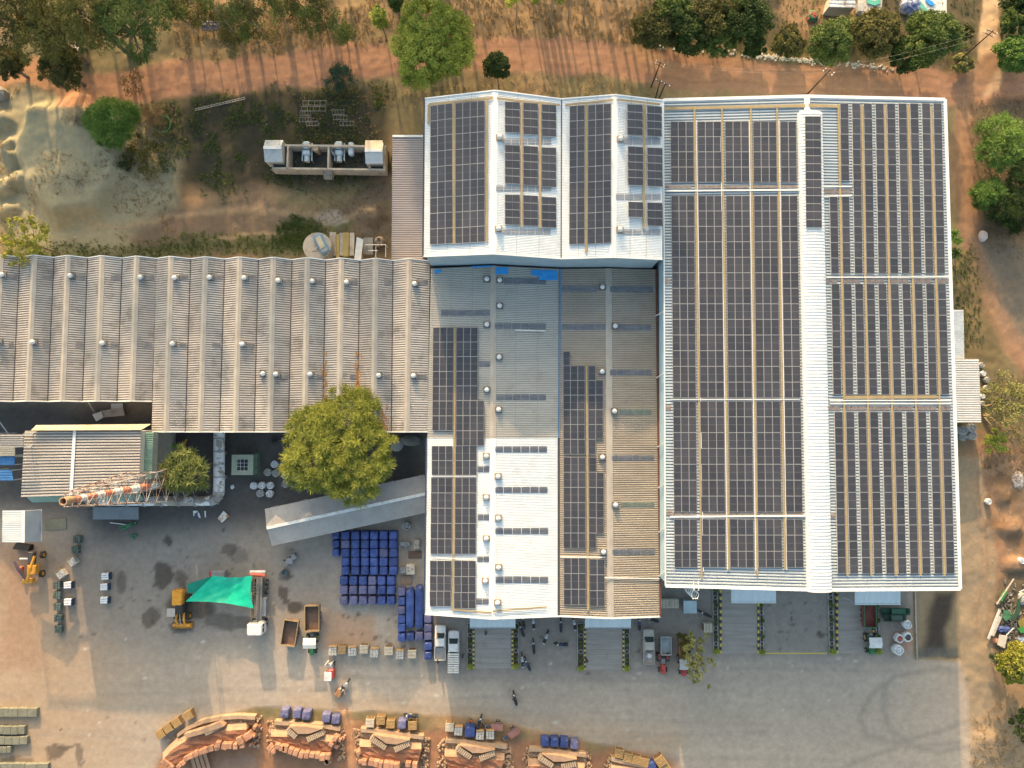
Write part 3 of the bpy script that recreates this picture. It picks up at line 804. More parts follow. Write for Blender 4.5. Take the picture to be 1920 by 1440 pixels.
# ------------------------------------------------------------ the big solar hall (east)
rN = [(1243.5, 188, 11.6), (1512, 181, 12.7), (1771, 187, 11.6)]
rS = [(1247.5, 1098, 11.6), (1535, 1106, 12.7), (1799.5, 1104, 11.6)]
big, bN, bS = profile_building('solar_hall', 'largest hall on the east side, its whole shallow roof covered by solar panels', 'building', rN, rS, M('pale_zinc_sheet', (.37, .43, .47), .5, c2=(.50, .56, .59), stretch=(.2, 1.2, 1), scale=.5), .41, .10, M_WALLB, inset=.25, zdrop=.1, fascia=M_WHITE2, fw=.42)
bp = [plane_of(bN[i], bN[i + 1], bS[i]) for i in range(2)]
for i, w in ((0, .16), (2, .42)):
    mb = MB(); mb.beam(bN[i] + Vector((0, 0, .05)), bS[i] + Vector((0, 0, .05)), w, .26); mb.build('edge_trim', M_WHITE2, big)
# horizontal white lines on the light blue west wall: down-pipes
for y in (584, 700, 830, 907, 990, 1072):
    a = P(1229 + (y - 500) * .012, y + 8, 7.4); b = P(1243 + (y - 500) * .008, y, 11.5)
    mb = MB(); mb.tube([a, b], .09, 6); mb.build('down_pipe', M_WHITE2, big)
# barrel-shaped ridge ventilator
VN = (P(1494, 214, 12.6), P(1540, 214, 12.6)); VS = (P(1511.5, 1109, 12.6), P(1558, 1109, 12.6))
def barrel():
    L = (VS[0] - VN[0]).length; n = int(L / .44); m = 10
    mb = MB(); vs_ = []; rows = 0
    for i in range(n):
        for f, hh in ((0, 0), (.35, 0), (.5, .07), (.85, .07)):
            t = (i + f) / n; a = VN[0].lerp(VS[0], t); b = VN[1].lerp(VS[1], t)
            for k in range(m + 1):
                s = k / m; ang = math.pi * s
                wv = (1 - math.cos(ang)) / 2
                p = a.lerp(b, wv); rise = (.95 + hh) * min(1, math.sin(ang) ** .55)
                vs_.append((p.x, p.y, p.z + rise))
            rows += 1
    fs_ = [(i * (m + 1) + k, (i + 1) * (m + 1) + k, (i + 1) * (m + 1) + k + 1, i * (m + 1) + k + 1) for i in range(rows - 1) for k in range(m)]
    mb.add(vs_, fs_)
    mb.add([vs_[k] for k in range(m + 1)], [tuple(range(m + 1))]); mb.add([vs_[-1 - k] for k in range(m + 1)], [tuple(range(m + 1))])
    mb.build('ridge_ventilator', M_WHITE2, big)
barrel()
strip(big, 'ridge_cap', M_WHITE2, [(1513, 184), (1513, 214)], bp[0], .8, .06, .16)
mb = MB(); q = [P(x, y, 12.86) for x, y in [(1498, 208), (1500, 214), (1540, 214), (1538, 208), (1515, 205)]]
mb.add(q, [(0, 1, 2, 3, 4)]); mb.build('ventilator_end', M_GALV, big)
XT = [(1303.8, 203, 1411.5 - 1411.5), ]
for (xt, yt, xb, yb) in [(1302, 205, 1315.5, 1085), (1353.5, 203, 1367, 1070), (1407.5, 203, 1420, 1080), (1457, 203, 1472, 1068)]:
    strip(big, 'walkway', M_YEL, [(xt, yt), (xb, yb)], bp[0], .25)
for dx, (xt, yt, xb, yb) in [(3.3, (1302, 225, 1315.5, 1072)), (-2.9, (1353.5, 225, 1367, 1068)), (-2.9, (1407.5, 225, 1420, 1070)), (3.3, (1457, 225, 1472, 1068))]:
    strip(big, 'cable_tray', M_ALU, [(xt + dx, yt), (xb + dx, yb)], bp[0], .10, .08)
strip(big, 'walkway', M_YEL, [(1246, 203.5), (1510, 198)], bp[0], .42)
strip(big, 'walkway', M_YEL, [(1516, 197), (1571, 199.5)], bp[1], .42)
for i, (xt, yt, xb, yb) in enumerate([(1572, 195, 1589, 1080), (1616, 197, 1634, 1080), (1659, 197, 1680, 1080), (1702.5, 197, 1726, 1080), (1745.5, 199, 1771, 1080)]):
    strip(big, 'walkway', M_YEL, [(xt, yt), (xb, yb)], bp[1], .27)
strip(big, 'walkway', M_YEL, [(1581, 745), (1756, 744)], bp[1], .45)
for y in (355, 966): strip(big, 'beam', M_WHITE2, [(1247 + (y - 190) * .012, y + 3), (1496 + (y - 214) * .019, y + 1)], bp[0], .2, .12)
for pts in ([(1542, 368), (1597, 367)], [(1543, 350), (1597, 350)], [(1549, 520), (1778, 519)], [(1556, 757), (1783, 757)], [(1556, 751), (1783, 751)]): strip(big, 'beam', M_WHITE2, pts, bp[1], .13, .1)
strip(big, 'beam', M_GALV, [(1258, 749), (1500, 749)], bp[0], .16, .12)
for x0, y0, x1, y1, n, k in [(1249, 347, 1297, 353, 4, 0), (1308, 347, 1351, 353, 4, 0), (1360, 347, 1404, 353, 4, 0), (1413, 347, 1455, 353, 4, 0), (1464, 347, 1494, 353, 3, 0), (1252, 960, 1306, 966, 4, 0), (1318, 960, 1362, 966, 4, 0), (1370, 960, 1416, 966, 4, 0), (1424, 960, 1468, 966, 4, 0), (1476, 960, 1507, 966, 3, 0),
                             (1544, 354, 1596, 364, 4, 1), (1544, 522, 1571, 531, 2, 1), (1579, 522, 1614, 531, 3, 1), (1624, 522, 1658, 531, 3, 1), (1669, 522, 1704, 531, 3, 1), (1712, 522, 1748, 531, 3, 1), (1757, 522, 1778, 531, 2, 1),
                             (1550, 761, 1577, 770, 2, 1), (1584, 761, 1623, 770, 3, 1), (1631, 761, 1668, 770, 3, 1), (1675, 761, 1712, 770, 3, 1), (1720, 761, 1756, 770, 3, 1), (1764, 761, 1783, 770, 2, 1), (1244.5, 522, 1258, 533, 1, 0), (1247, 760, 1259, 770, 1, 0), (1250, 957, 1262, 966, 1, 0), (1553, 962, 1567, 972, 1, 1)]:
    skylight(big, x0, y0, x1, y1, n, bp[k], M('brown_rooflight', (.25, .20, .17), .6, c2=(.38, .33, .30), scale=2), .13)
# ladder cage hanging over the south eave
lc = thing('roof_ladder', 'white caged ladder hooked over the south eave of the largest hall', 'ladder', P(1305, 1104, 0))
p0 = P(1304, 1100, 11.9)
mb = MB()
for s in (-.32, .32): mb.tube([p0 + Vector((s, .8, .2)), p0 + Vector((s, -.35, .5)), p0 + Vector((s, -.75, -.5)), p0 + Vector((s, -.75, -11))], .045, 5)
mb.build('side_rail', M_WHITE2, lc)
for k in range(12):
    mb = MB(); mb.tube([p0 + Vector((-.32, -.75, -.6 - k * .5)), p0 + Vector((.32, -.75, -.6 - k * .5))], .03, 4); mb.build('rung', M_WHITE2, lc)
for k in range(5):
    mb = MB(); z = -.3 - k * .9
    mb.tube([p0 + Vector((-.32, -.75, z)), p0 + Vector((-.5, -1.2, z)), p0 + Vector((-.3, -1.65, z)), p0 + Vector((.3, -1.65, z)), p0 + Vector((.5, -1.2, z)), p0 + Vector((.32, -.75, z))], .05, 4)
    mb.build('cage_hoop', M_WHITE2, lc)
mb = MB()
for s in (-.3, 0, .3): mb.tube([p0 + Vector((s, -1.65, 0)), p0 + Vector((s, -1.65, -4))], .04, 4)
mb.build('cage_bar', M_WHITE2, lc)

# ------------------------------------------------------------ solar panels
def panel_material():
    mt = bpy.data.materials.new('dusty_solar_glass'); mt.use_nodes = True
    nt = mt.node_tree; bs = nt.nodes['Principled BSDF']
    bs.inputs['Roughness'].default_value = .2; bs.inputs['Specular IOR Level'].default_value = .5
    g = nt.nodes.new('ShaderNodeNewGeometry')
    n = nt.nodes.new('ShaderNodeTexNoise'); n.inputs['Scale'].default_value = .35; n.inputs['Detail'].default_value = 6; n.inputs['Roughness'].default_value = .65
    nt.links.new(g.outputs['Position'], n.inputs['Vector'])
    mr = nt.nodes.new('ShaderNodeMapRange'); mr.inputs['From Min'].default_value = .3; mr.inputs['From Max'].default_value = .7
    nt.links.new(n.outputs['Fac'], mr.inputs['Value'])
    mx = nt.nodes.new('ShaderNodeMix'); mx.data_type = 'RGBA'
    mx.inputs[6].default_value = (.036, .042, .055, 1); mx.inputs[7].default_value = (.058, .058, .067, 1)
    nt.links.new(mr.outputs[0], mx.inputs[0])
    oi = nt.nodes.new('ShaderNodeObjectInfo')
    m3 = nt.nodes.new('ShaderNodeMapRange'); m3.inputs['To Min'].default_value = .86; m3.inputs['To Max'].default_value = 1.14
    nt.links.new(oi.outputs['Random'], m3.inputs['Value'])
    x3 = nt.nodes.new('ShaderNodeVectorMath'); x3.operation = 'SCALE'
    nt.links.new(mx.outputs[2], x3.inputs[0]); nt.links.new(m3.outputs[0], x3.inputs['Scale'])
    # fine busbar lines in the panel's own space
    tc = nt.nodes.new('ShaderNodeTexCoord'); sx = nt.nodes.new('ShaderNodeSeparateXYZ'); nt.links.new(tc.outputs['Object'], sx.inputs[0])
    ml = nt.nodes.new('ShaderNodeMath'); ml.operation = 'MULTIPLY'; ml.inputs[1].default_value = 6; nt.links.new(sx.outputs[0], ml.inputs[0])
    fr = nt.nodes.new('ShaderNodeMath'); fr.operation = 'FRACT'; nt.links.new(ml.outputs[0], fr.inputs[0])
    lt = nt.nodes.new('ShaderNodeMath'); lt.operation = 'LESS_THAN'; lt.inputs[1].default_value = .12; nt.links.new(fr.outputs[0], lt.inputs[0])
    m4 = nt.nodes.new('ShaderNodeMath'); m4.operation = 'MULTIPLY_ADD'; m4.inputs[1].default_value = .35; m4.inputs[2].default_value = 1; nt.links.new(lt.outputs[0], m4.inputs[0])
    x4 = nt.nodes.new('ShaderNodeVectorMath'); x4.operation = 'SCALE'; nt.links.new(x3.outputs[0], x4.inputs[0]); nt.links.new(m4.outputs[0], x4.inputs['Scale'])
    nt.links.new(x4.outputs[0], bs.inputs['Base Color'])
    return mt
M_PV = panel_material()
M_PVF = M('panel_frame', (.27, .28, .29), .5, c2=(.32, .33, .34), scale=3)
M_PVL = M('panel_half_line', (.12, .12, .13), .5)
def panel_mesh(name, land):
    """unit panel, 1 x 1, frame, glass and the pale line where its two half fields meet"""
    mb = MB(); h = .05; b = .036 if not land else .016; c = .018 if not land else .036
    x0, x1, y0, y1 = -.5 + b, .5 - b, -.5 + c, .5 - c
    mb.add([(-.5, -.5, h), (.5, -.5, h), (.5, .5, h), (-.5, .5, h), (x0, y0, h), (x1, y0, h), (x1, y1, h), (x0, y1, h)],
           [(0, 1, 5, 4), (1, 2, 6, 5), (2, 3, 7, 6), (3, 0, 4, 7)], 1)
    mb.add([(-.5, -.5, 0), (.5, -.5, 0), (.5, .5, 0), (-.5, .5, 0), (-.5, -.5, h), (.5, -.5, h), (.5, .5, h), (-.5, .5, h)], [(3, 2, 1, 0), (0, 1, 5, 4), (1, 2, 6, 5), (2, 3, 7, 6), (3, 0, 4, 7)], 1)
    k = h - .006
    if not land:
        mb.add([(x0, y0, k), (x1, y0, k), (x1, -.011, k), (x0, -.011, k)], [(0, 1, 2, 3)], 0)
        mb.add([(x0, .011, k), (x1, .011, k), (x1, y1, k), (x0, y1, k)], [(0, 1, 2, 3)], 0)
        mb.add([(x0, -.011, k), (x1, -.011, k), (x1, .011, k), (x0, .011, k)], [(0, 1, 2, 3)], 2)
    else:
        mb.add([(x0, y0, k), (-.011, y0, k), (-.011, y1, k), (x0, y1, k)], [(0, 1, 2, 3)], 0)
        mb.add([(.011, y0, k), (x1, y0, k), (x1, y1, k), (.011, y1, k)], [(0, 1, 2, 3)], 0)
        mb.add([(-.011, y0, k), (.011, y0, k), (.011, y1, k), (-.011, y1, k)], [(0, 1, 2, 3)], 2)
    me = bpy.data.meshes.new(name)
    me.from_pydata(mb.v, [], mb.f)
    for m_ in (M_PV, M_PVF, M_PVL): me.materials.append(m_)
    me.polygons.foreach_set('material_index', mb.m); me.update()
    return me
PVP, PVL_ = panel_mesh('solar_panel', False), panel_mesh('solar_panel_landscape', True)
def array(label, plane, blocks, up=.22, group='solar panel arrays on the roofs'):
    """blocks: (corner pixels tl, tr, br, bl, columns, rows, landscape)"""
    co = (plane[0] + plane[1] * up, plane[1])
    allc = [PL(x, y, co) for b in blocks for (x, y) in b[:4]]
    c = sum(allc, Vector()) / len(allc)
    t = thing('solar_array', label, 'solar panels', c, 0, group)
    rail = MB()
    for b in blocks:
        tl, tr, br, bl = [PL(x, y, co) for (x, y) in b[:4]]
        nc, nr, land = b[4], b[5], b[6]
        for i in range(nc):
            for j in range(nr):
                def q(u, v): return tl.lerp(tr, u).lerp(bl.lerp(br, u), v)
                a, b2 = q(i / nc, (j + .5) / nr), q((i + 1) / nc, (j + .5) / nr)
                d, e = q((i + .5) / nc, j / nr), q((i + .5) / nc, (j + 1) / nr)
                x = b2 - a; y = d - e; ctr = (a + b2 + d + e) / 4
                gx_ = .03 if nc > 1 or land else .0
                sx_ = x.length - .012; sy_ = y.length - .012
                xn = x.normalized(); zn = plane[1]; yn = y.normalized()
                jt = Vector((0, 0, R(-.006, .006)))
                mw = Matrix(((xn.x * sx_, yn.x * sy_, zn.x, ctr.x), (xn.y * sx_, yn.y * sy_, zn.y, ctr.y), (xn.z * sx_, yn.z * sy_, zn.z, ctr.z + jt.z), (0, 0, 0, 1)))
                rep(PVL_ if land else PVP, 'solar_panel', t, mw)
        for f in (.04, .96) if nc == 1 else (.08, .92):
            for j in range(nc):
                u = (j + f) / nc
                rail.beam(tl.lerp(tr, u) - plane[1] * .06, bl.lerp(br, u) - plane[1] * .06, .06, .08)
    rail.build('mounting_rail', M_ALU, t)
    return t
def rect(x0, x1, y0, y1, nc, nr, land=0, xs0=None, xs1=None):
    xb0 = x0 if xs0 is None else xs0; xb1 = x1 if xs1 is None else xs1
    return ((x0, y0), (x1, y0), (xb1, y1), (xb0, y1), nc, nr, land)
# tall white hall
array('seven-column solar array on the westernmost slope of the tall white hall', upl[0], [((807, 199), (848.5, 193.5), (849.5, 456.5), (806, 459), 3, 9, 0), ((854, 193.5), (909.5, 188.5), (909.5, 453.5), (853.5, 457), 4, 9, 0)])
for lab, ys in (('northern', ((191, 249), (193, 253), (196, 256.5))), ('middle', ((272, 345), (274, 348), (276.5, 351))), ('southern', ((365, 422), (366.5, 424), (369.5, 427)))):
    nr = {'northern': 4, 'middle': 5, 'southern': 4}[lab]
    array('%s of the three small landscape solar blocks east of the tall hall\'s first ridge' % lab, upl[1], [rect(x0, x1, y0, y1, 1, nr, 1) for (x0, x1), (y0, y1) in zip(((946.5, 975), (981, 1009), (1015.5, 1043)), ys)])
array('five-column solar array west of the tall white hall\'s second ridge', upl[2], [((1068, 199), (1096.5, 197), (1096.5, 457.5), (1067, 459), 2, 9, 0), ((1102.5, 197.5), (1146, 194), (1146, 455.5), (1101.5, 458), 3, 9, 0)])
array('northern pair of small solar panels blocks in the tall hall\'s east corner', upl[3], [rect(1176, 1205, 196, 254, 1, 4, 1), rect(1213, 1241, 199, 256, 1, 4, 1)], .45)
array('middle pair of small solar panel blocks in the tall hall\'s east corner', upl[3], [rect(1177, 1206, 275, 348, 1, 5, 1), rect(1213.5, 1242, 277, 350, 1, 5, 1)], .45)
array('smallest southern pair of solar blocks, two and three panels, in the tall hall\'s east corner', upl[3], [rect(1178, 1206, 378.5, 407.5, 1, 2, 1), rect(1213.5, 1242, 380, 424, 1, 3, 1)], .45)
# lower hall, first bay
array('solar array starting half in shade on the grey western slope of the lower hall', lpA[0], [rect(812, 851, 614, 807.5, 3, 7, 0, 810.5, 849.5), rect(856, 896, 614, 751, 3, 5, 0, 855, 896), rect(855, 908, 751, 836, 4, 3)])
array('two-row solar array just below the grey-white sheet joint of the lower hall', lpB[0], [rect(809.5, 849, 836, 891, 3, 2), rect(854, 894, 836, 891, 3, 2)])
array('five-row solar array on the white western slope of the lower hall', lpB[0], [rect(808.5, 848.5, 895.5, 1039, 3, 5, 0, 807, 847.5), rect(853.5, 893.5, 895.5, 1039, 3, 5, 0, 852.5, 892.5)])
array('southernmost three-row solar array on the white slope of the lower hall', lpB[0], [rect(806.5, 847, 1051, 1137, 3, 3, 0, 805.5, 845.5), rect(852, 892.5, 1051, 1141, 3, 3, 0, 851, 892)])
# lower hall, second bay
array('blue-shaded stepped solar array on the tan roof with one panel sticking out north', lpA[2], [rect(1056, 1069, 659, 685.5, 1, 1), rect(1056, 1097, 686, 823.5, 3, 5), rect(1103, 1116.5, 686, 823.5, 1, 5), rect(1117, 1131, 713, 823.5, 1, 4)])
array('single row of solar panels just south of the stepped tan-roof array', lpB[2], [rect(1056, 1097.5, 824, 852, 3, 1), rect(1103, 1117, 824, 852, 1, 1)])
array('six-row solar array in the middle of the tan western slope', lpB[2], [rect(1056.5, 1098, 857, 1028, 3, 6), rect(1104, 1118, 857, 1028, 1, 6), rect(1118.5, 1132.5, 885.5, 1000, 1, 4)])
array('southernmost three-row solar array on the tan western slope', lpB[2], [rect(1057, 1099, 1046, 1134, 3, 3), rect(1105.5, 1134, 1048, 1137, 2, 3)])
# big hall, west slope: five groups of columns in four bands
T5 = [(1257, 1300.5), (1307.5, 1352), (1359, 1404), (1411.5, 1455.5), (1462.5, 1492.5)]
B5 = [(1264.5, 1308), (1315.5, 1361), (1369, 1414), (1421.5, 1467), (1475, 1507)]
def xr(k, y):
    t = (y - 228) / (1064 - 228.); return T5[k][0] + (B5[k][0] - T5[k][0]) * t, T5[k][1] + (B5[k][1] - T5[k][1]) * t
for lab, y0, y1, nr in [('northernmost four-row band of solar panels on the largest hall\'s west slope', 228, 342, 4), ('long thirteen-row band of solar panels on the largest hall\'s west slope', 367, 746, 13), ('seven-row band of solar panels on the largest hall\'s west slope', 752, 960, 7), ('southernmost three-row band of solar panels on the largest hall\'s west slope', 973, 1064, 3)]:
    bl = []
    for k in range(5):
        a, b = xr(k, y0); c, d = xr(k, y1)
        bl.append(((a, y0), (b, y0), (d, y1), (c, y1), 3 if k < 4 else 2, nr, 0))
    array(lab, bp[0], bl)
# on top of the barrel ridge
vb = (Vector((0, 0, 13.72)), Vector((0, 0, 1)))
array('single file of solar panels lying on top of the white barrel ridge', vb, [rect(1509, 1539, 218, 427, 1, 14, 1, 1511, 1541)], .0)
# big hall, east slope: single files
EX = {194: [1575, 1597, 1619, 1641, 1662.5, 1684, 1706, 1728, 1749.5], 513: [1581, 1602, 1624, 1646.5, 1668.5, 1690, 1712.5, 1734.5, 1756],
      532: [1558.5, 1581, 1602.5, 1624, 1646, 1669, 1691, 1714, 1735.5, 1757.5], 740: [1562, 1584.5, 1607, 1629.5, 1652, 1675, 1697.5, 1719.5, 1741.5, 1764],
      772: [1564, 1585.5, 1608, 1630.5, 1653, 1675.5, 1698, 1720.5, 1743, 1765.5], 1076: [1570.5, 1593.3, 1616, 1638.6, 1661.2, 1683.8, 1706.4, 1729, 1751.5, 1774]}
bl = [((1575, 194), (1590.7, 194), (1592.5, 339), (1576.5, 339), 1, 5, 0), ((1578, 368.5), (1592.5, 368.5), (1594.8, 513), (1580, 513), 1, 5, 0), ((1555, 368.5), (1570.5, 368.5), (1573, 513), (1558, 513), 1, 5, 0)]
for a, b in zip(EX[194][1:], EX[513][1:]): bl.append(((a, 194), (a + 15.8, 194), (b + 15.8, 513), (b, 513), 1, 11, 0))
array('northern stepped block of single-file solar columns on the largest hall\'s east slope', bp[1], bl)
array('middle block of ten single-file solar columns on the largest hall\'s east slope', bp[1], [((a, 532), (a + 15.7, 532), (b + 15.7, 740), (b, 740), 1, 7, 0) for a, b in zip(EX[532], EX[740])])
array('southern block of ten single-file solar columns on the largest hall\'s east slope', bp[1], [((a, 772), (a + 15.8, 772), (b + 16, 1076), (b, 1076), 1, 10, 0) for a, b in zip(EX[772], EX[1076])])
# ------------------------------------------------------------ trees
def leaf_mat(name, c, c2, trans=.25):
    if name in _mats: return _mats[name]
    mt = bpy.data.materials.new(name); mt.use_nodes = True
    nt = mt.node_tree; bs = nt.nodes['Principled BSDF']
    bs.inputs['Roughness'].default_value = .7; bs.inputs['Specular IOR Level'].default_value = .2
    at = nt.nodes.new('ShaderNodeAttribute'); at.attribute_name = 'tone'
    mx = nt.nodes.new('ShaderNodeMix'); mx.data_type = 'RGBA'
    mx.inputs[6].default_value = (*c, 1); mx.inputs[7].default_value = (*c2, 1)
    nt.links.new(at.outputs['Fac'], mx.inputs[0]); nt.links.new(mx.outputs[2], bs.inputs['Base Color'])
    tr = nt.nodes.new('ShaderNodeBsdfTranslucent'); nt.links.new(mx.outputs[2], tr.inputs['Color'])
    ms = nt.nodes.new('ShaderNodeMixShader'); ms.inputs[0].default_value = trans
    nt.links.new(bs.outputs[0], ms.inputs[1]); nt.links.new(tr.outputs[0], ms.inputs[2])
    nt.links.new(ms.outputs[0], nt.nodes['Material Output'].inputs[0])
    _mats[name] = mt
    return mt
LM = {
 'yellowolive': leaf_mat('yellow_olive_leaves', (.085, .09, .025), (.25, .23, .06)),
 'olive': leaf_mat('olive_leaves', (.055, .065, .025), (.18, .165, .05)),
 'bright': leaf_mat('bright_green_leaves', (.18, .24, .04), (.48, .52, .10)),
 'yellow': leaf_mat('yellow_green_leaves', (.15, .18, .03), (.40, .38, .07)),
 'dark': leaf_mat('dark_green_leaves', (.022, .045, .015), (.07, .11, .03)),
 'mid': leaf_mat('mid_green_leaves', (.05, .09, .025), (.16, .21, .055)),
 'feather': leaf_mat('feathery_green_leaves', (.07, .15, .03), (.21, .32, .07)),
 'khaki': leaf_mat('khaki_leaves', (.13, .15, .05), (.36, .34, .12)),
 'greydry': leaf_mat('grey_dry_twigs', (.16, .15, .11), (.30, .28, .20)),
 'brown': leaf_mat('brown_dry_leaves', (.16, .10, .05), (.27, .17, .08)),
 'blue': leaf_mat('blue_green_leaves', (.03, .06, .04), (.09, .14, .08)),
}
M_BARK = M('bark', (.10, .08, .06), .95, c2=(.20, .165, .13), scale=2)
M_BARKP = M('pale_bark', (.24, .20, .15), .9, c2=(.36, .31, .24), scale=2)

def leaf_cloud(seed, centers, rads, per, L, Wd, mode='leaf', droop=0.0, flat=0.5):
    """numpy: leaf quads in clumps. mode 'leaf' small random leaves, 'frond' blades growing out of the clump centre"""
    rs = np.random.RandomState(seed)
    n = len(centers) * per
    ci = np.repeat(np.arange(len(centers)), per)
    C0 = np.array(centers)[ci]; Rr = np.array(rads)[ci]
    d = rs.normal(size=(n, 3)); d /= np.linalg.norm(d, axis=1)[:, None]
    rr = rs.rand(n) ** (.45 if mode == 'leaf' else .8)
    pos = C0 + d * (Rr * rr)[:, None] * np.array([1, 1, .75])
    if mode == 'frond':
        dirv = d * np.array([1, 1, .45]) + np.array([0, 0, .15]) + rs.normal(size=(n, 3)) * .25
    else:
        dirv = rs.normal(size=(n, 3)) * np.array([1, 1, flat]) + d * .5
    dirv[:, 2] -= droop
    dirv /= np.linalg.norm(dirv, axis=1)[:, None]
    side = np.cross(dirv, rs.normal(size=(n, 3)) * np.array([.5, .5, .5]) + np.array([0, 0, 1.0]))
    side /= np.linalg.norm(side, axis=1)[:, None] + 1e-9
    l = L * (.6 + .8 * rs.rand(n)); w = Wd * (.6 + .8 * rs.rand(n))
    a = pos - dirv * l[:, None] * .5; b = pos + dirv * l[:, None] * .5
    s = side * w[:, None] * .5
    mid = (a + b) / 2 + dirv * 0
    V = np.stack([a, mid + s, b, mid - s], 1).reshape(-1, 3)
    ctone = rs.rand(len(centers)) * .55
    tone = np.clip(ctone[ci] + rs.rand(n) * .5, 0, 1)
    return V, np.repeat(tone, 4)
def cloud_object(name, V, tone, mat, parent=None, loc=None):
    n = len(V) // 4
    me = bpy.data.meshes.new(name)
    me.vertices.add(len(V)); me.vertices.foreach_set('co', V.ravel())
    me.loops.add(4 * n); me.loops.foreach_set('vertex_index', np.arange(4 * n))
    me.polygons.add(n); me.polygons.foreach_set('loop_start', np.arange(n) * 4)
    me.update(calc_edges=True)
    at = me.attributes.new('tone', 'FLOAT', 'POINT'); at.data.foreach_set('value', tone)
    me.materials.append(mat)
    o = bpy.data.objects.new(name, me); COL.objects.link(o)
    if parent: o.parent = parent
    if loc is not None: o.location = loc
    return o
def clumps(seed, R_, Hh, n, shell=.55, rc=.26, shape='dome'):
    rs = random.Random(seed); cs, rd = [], []
    k = 0
    if shell > .25:
        nt_ = int(n * .62); g_ = math.pi * (3 - math.sqrt(5))
        for i in range(nt_):
            if rs.random() < .15: continue
            ph = (i + .5) / nt_; z = 1 - ph * 1.15; q = math.sqrt(max(0, 1 - z * z)); a_ = i * g_ + seed
            lump = 1 + .11 * math.sin(a_ * 3 + seed) + .09 * math.sin(a_ * 5 + seed * 2) + rs.uniform(-.13, .10)
            r = rc * rs.uniform(.55, 1.35); s_ = 1 - r * .7
            cs.append((q * math.cos(a_) * R_ * s_ * lump, q * math.sin(a_) * R_ * s_ * lump, z * Hh * .5 * s_ * rs.uniform(.8, 1.05))); rd.append(R_ * r)
    while len(cs) < n and k < 9000:
        k += 1
        x, y, z = rs.uniform(-1, 1), rs.uniform(-1, 1), rs.uniform(-1, 1)
        q = math.sqrt(x * x + y * y + z * z)
        if q > 1 or q < shell * rs.random(): continue
        if shape == 'dome' and z < -.45: continue
        ang = math.atan2(y, x)
        lump = 1 + .16 * math.sin(ang * 3 + seed) + .10 * math.sin(ang * 7 + seed * 2)
        r = rc * rs.uniform(.65, 1.3)
        cs.append((x * R_ * (1 - r * .6) * lump, y * R_ * (1 - r * .6) * lump, z * Hh * .5 * (1 - r * .5)))
        rd.append(R_ * r)
    return cs, rd
def make_tree(name, label, px, py, rpx, z0, z1, mat, seed=1, n=60, per=160, L=.38, Wd=.20, mode='leaf', droop=.1, trunk=.22, bark=None, rc=.24, group=None,
              shell=.55, shape='dome', nl=10, base=None, cat='tree', ell=1.0, limbs=True, lean=(0, 0)):
    """crown centred on pixel (px, py), rpx pixels in radius, from height z0 to z1; trunk straight down to the ground"""
    zc = (z0 + z1) / 2
    c = P(px, py, zc); Rm = (P(px + rpx, py, zc) - c).length
    b = P(base[0], base[1], 0) if base else Vector((c.x + lean[0], c.y + lean[1], 0))
    gz = ground_z(b.x, b.y)
    t = thing(name, label, cat, (b.x, b.y, gz), 0, group)
    cs, rd = clumps(seed, Rm, z1 - z0, n, shell, rc, shape)
    cs = [(x, y * ell, z) for x, y, z in cs]
    V, tone = leaf_cloud(seed, cs, rd, per, L, Wd, mode, droop)
    off = Vector((c.x - b.x, c.y - b.y, zc - gz))
    cloud_object('crown', V, tone, mat, t, off)
    mb = MB()
    fork = Vector((off.x * .75, off.y * .75, max(.4, z0 - gz + (z1 - z0) * .12)))
    mid = fork * .5 + Vector((R(-.2, .2), R(-.2, .2), 0)) * trunk * 4
    mid.z = fork.z * .5
    mb.tube([(0, 0, -.3), tuple(mid), tuple(fork)], [trunk * 1.25, trunk, trunk * .8], 8)
    if limbs:
        rs = random.Random(seed + 5)
        for i in rs.sample(range(len(cs)), min(nl, len(cs))):
            e = Vector(cs[i]) + off; m = fork.lerp(e, .5) + Vector((rs.uniform(-.4, .4), rs.uniform(-.4, .4), rs.uniform(0, .5)))
            mb.tube([tuple(fork), tuple(m), tuple(e)], [trunk * .6, trunk * .35, trunk * .1], 5)
    mb.build('trunk', bark or M_BARK, t, world=False)
    return t
# the two big trees in the yard
make_tree('yard_tree', 'big spreading yellow-green tree leaning over the south eave of the ridged shed', 638, 838, 103, 5.2, 10.8, leaf_mat('fresh_olive_leaves', (.11, .145, .03), (.37, .39, .075)), seed=4, n=300, per=170, L=.75, Wd=.07, mode='frond', rc=.125, trunk=.38, nl=22, shell=.7)
make_tree('yard_tree', 'long-leaved light green tree at the foot of the striped chimney', 347, 884, 43, 4.6, 8.6, leaf_mat('long_leaves', (.08, .115, .035), (.28, .31, .10)), seed=9, n=80, per=60, L=1.25, Wd=.11, mode='frond', rc=.2, trunk=.16, nl=20, droop=.2)
# sparse tree by the red tractor
make_tree('yard_tree', 'sparse thin tree with open twigs beside the parked red tractors', 1312, 1230, 44, 5.0, 8.0, LM['khaki'], seed=12, n=50, per=26, L=.34, Wd=.20, rc=.13, trunk=.10, nl=26, ell=1.3, shell=.2, bark=M_BARKP)
make_tree('yard_tree', 'slim leafy young tree over the brown trailer by the ramp planter', 1283, 1208, 17, 3.4, 5.6, LM['olive'], seed=13, n=14, per=90, L=.3, Wd=.18, rc=.32, trunk=.08, nl=6, ell=1.5)
